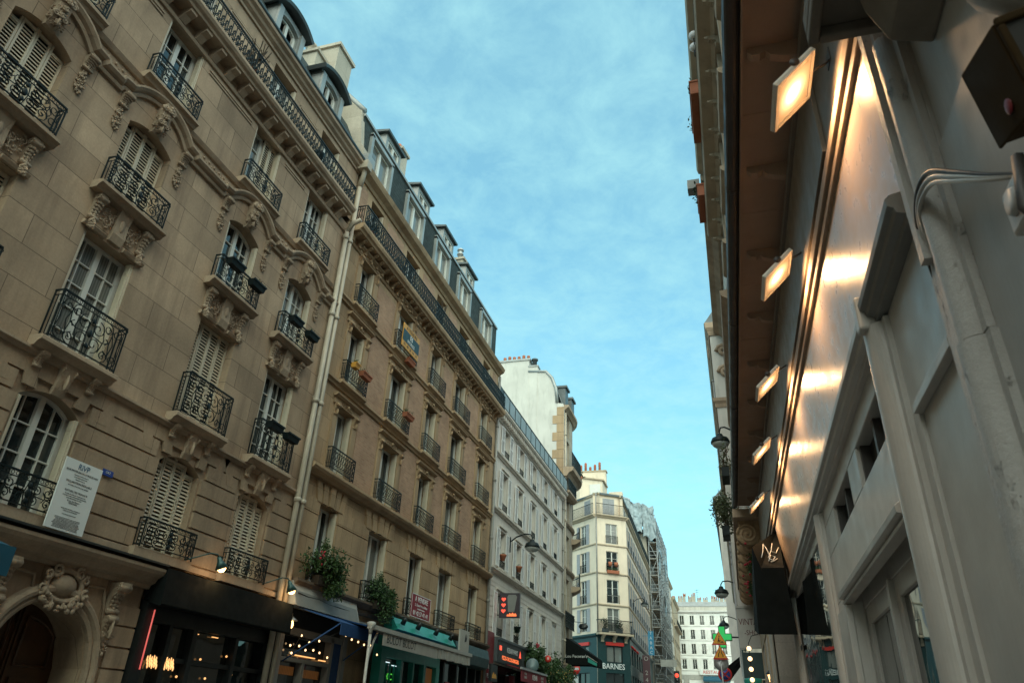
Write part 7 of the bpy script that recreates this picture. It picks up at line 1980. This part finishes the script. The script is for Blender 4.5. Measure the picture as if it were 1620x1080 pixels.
w = bpy.data.worlds.new('World'); scene.world = w; w.use_nodes = True
nt = w.node_tree; bg = nt.nodes['Background']
def wn(typ, **kw):
    x = nt.nodes.new(typ)
    for k,v in kw.items():
        if k[0] == '_': setattr(x,k[1:],v)
        else: x.inputs[k].default_value = v
    return x
sky = wn('ShaderNodeTexSky',_sky_type='NISHITA',_sun_disc=False,_sun_elevation=radians(SUN_EL),_sun_rotation=radians(SUN_ROT),_air_density=1.,_dust_density=1.6,_ozone_density=1.5)
geo = wn('ShaderNodeNewGeometry'); 
tcw = wn('ShaderNodeTexCoord')
sep = wn('ShaderNodeSeparateXYZ'); nt.links.new(tcw.outputs['Generated'],sep.inputs[0])
mx = wn('ShaderNodeMath',_operation='MAXIMUM'); nt.links.new(sep.outputs[2],mx.inputs[0]); mx.inputs[1].default_value = .06
dx = wn('ShaderNodeMath',_operation='DIVIDE'); nt.links.new(sep.outputs[0],dx.inputs[0]); nt.links.new(mx.outputs[0],dx.inputs[1])
dy = wn('ShaderNodeMath',_operation='DIVIDE'); nt.links.new(sep.outputs[1],dy.inputs[0]); nt.links.new(mx.outputs[0],dy.inputs[1])
cmb = wn('ShaderNodeCombineXYZ'); nt.links.new(dx.outputs[0],cmb.inputs[0]); nt.links.new(dy.outputs[0],cmb.inputs[1])   # flat cloud layer
def wnoise(scale,detail,rough,off,sc=(1,1,1),dist=0.):
    mp = wn('ShaderNodeMapping'); mp.inputs['Location'].default_value = off; mp.inputs['Scale'].default_value = sc; mp.inputs['Rotation'].default_value = (0,0,.5)
    nt.links.new(cmb.outputs[0],mp.inputs['Vector'])
    n = wn('ShaderNodeTexNoise',Scale=scale,Detail=detail,Roughness=rough,Distortion=dist); nt.links.new(mp.outputs[0],n.inputs['Vector']); return n.outputs['Fac']
def wmap(f,lo,hi,a=0.,b=1.):
    x = wn('ShaderNodeMapRange'); nt.links.new(f,x.inputs['Value']); x.inputs['From Min'].default_value=lo; x.inputs['From Max'].default_value=hi; x.inputs['To Min'].default_value=a; x.inputs['To Max'].default_value=b; return x.outputs['Result']
def wmath(op,a,b):
    x = wn('ShaderNodeMath',_operation=op)
    for i,v in enumerate((a,b)):
        if hasattr(v,'is_output'): nt.links.new(v,x.inputs[i])
        else: x.inputs[i].default_value = v
    return x.outputs[0]
c1 = wmap(wnoise(1.1,8,.55,(3.1,1.7,0),(1,.8,1),.2),.25,.75,.25,1.)
c2 = wmap(wnoise(7.5,7,.66,(1.,4.,0),(1,.85,1),.25),.38,.70)
fac = wmath('ADD',wmath('MULTIPLY',c1,.52),wmath('MULTIPLY',c2,.52))
low = wmap(sep.outputs[2],.05,.6,.26,.0)
fac = wmath('MINIMUM',wmath('ADD',wmath('ADD',wmath('MULTIPLY',fac,CLOUD),.06),low),.92)
tint = wn('ShaderNodeMix',_data_type='RGBA',_blend_type='MULTIPLY'); tint.inputs[0].default_value = 1.; nt.links.new(sky.outputs[0],tint.inputs[6]); tint.inputs[7].default_value = (*SKY_TINT,1)
mixc = wn('ShaderNodeMix',_data_type='RGBA'); nt.links.new(fac,mixc.inputs[0]); nt.links.new(tint.outputs[2],mixc.inputs[6]); mixc.inputs[7].default_value = (*CLOUD_COL,1)
nt.links.new(mixc.outputs[2],bg.inputs['Color']); bg.inputs['Strength'].default_value = SKY_STR

sun = bpy.data.lights.new('sun','SUN'); sun.energy = SUN_W; sun.angle = radians(SUN_ANG); sun.color = (1.,.78,.55)
so = bpy.data.objects.new('sun',sun); COL.objects.link(so)
# direction TO the sun: rotation measured from +Y clockwise seen from above, as the sky texture does
a = radians(SUN_ROT); e = radians(SUN_EL)
d = Vector((sin(a)*cos(e), cos(a)*cos(e), sin(e)))
so.rotation_euler = d.to_track_quat('Z','Y').to_euler(); so.location = (0,-20,40)

cam = bpy.data.cameras.new('camera'); co = bpy.data.objects.new('camera',cam); COL.objects.link(co); scene.camera = co
X_ = (0.95975654,0.09827341,-0.26307742); Y_ = (0.27797385,-0.46577388,0.84011025); Z_ = (0.03997409,0.87942994,0.47434697)
m = Matrix(((X_[0],X_[1],-X_[2],0),(Y_[0],Y_[1],-Y_[2],0),(Z_[0],Z_[1],-Z_[2],1.6),(0,0,0,1)))
co.matrix_world = m
cam.lens = 25.05; cam.sensor_width = 36; cam.clip_start = .05; cam.clip_end = 2000
cam.dof.use_dof = True; cam.dof.focus_distance = 16; cam.dof.aperture_fstop = 4.
scene.view_settings.view_transform = 'Standard'; scene.view_settings.look = 'None'; scene.view_settings.exposure = EXPO; scene.view_settings.gamma = 1
scene.render.engine = 'CYCLES'
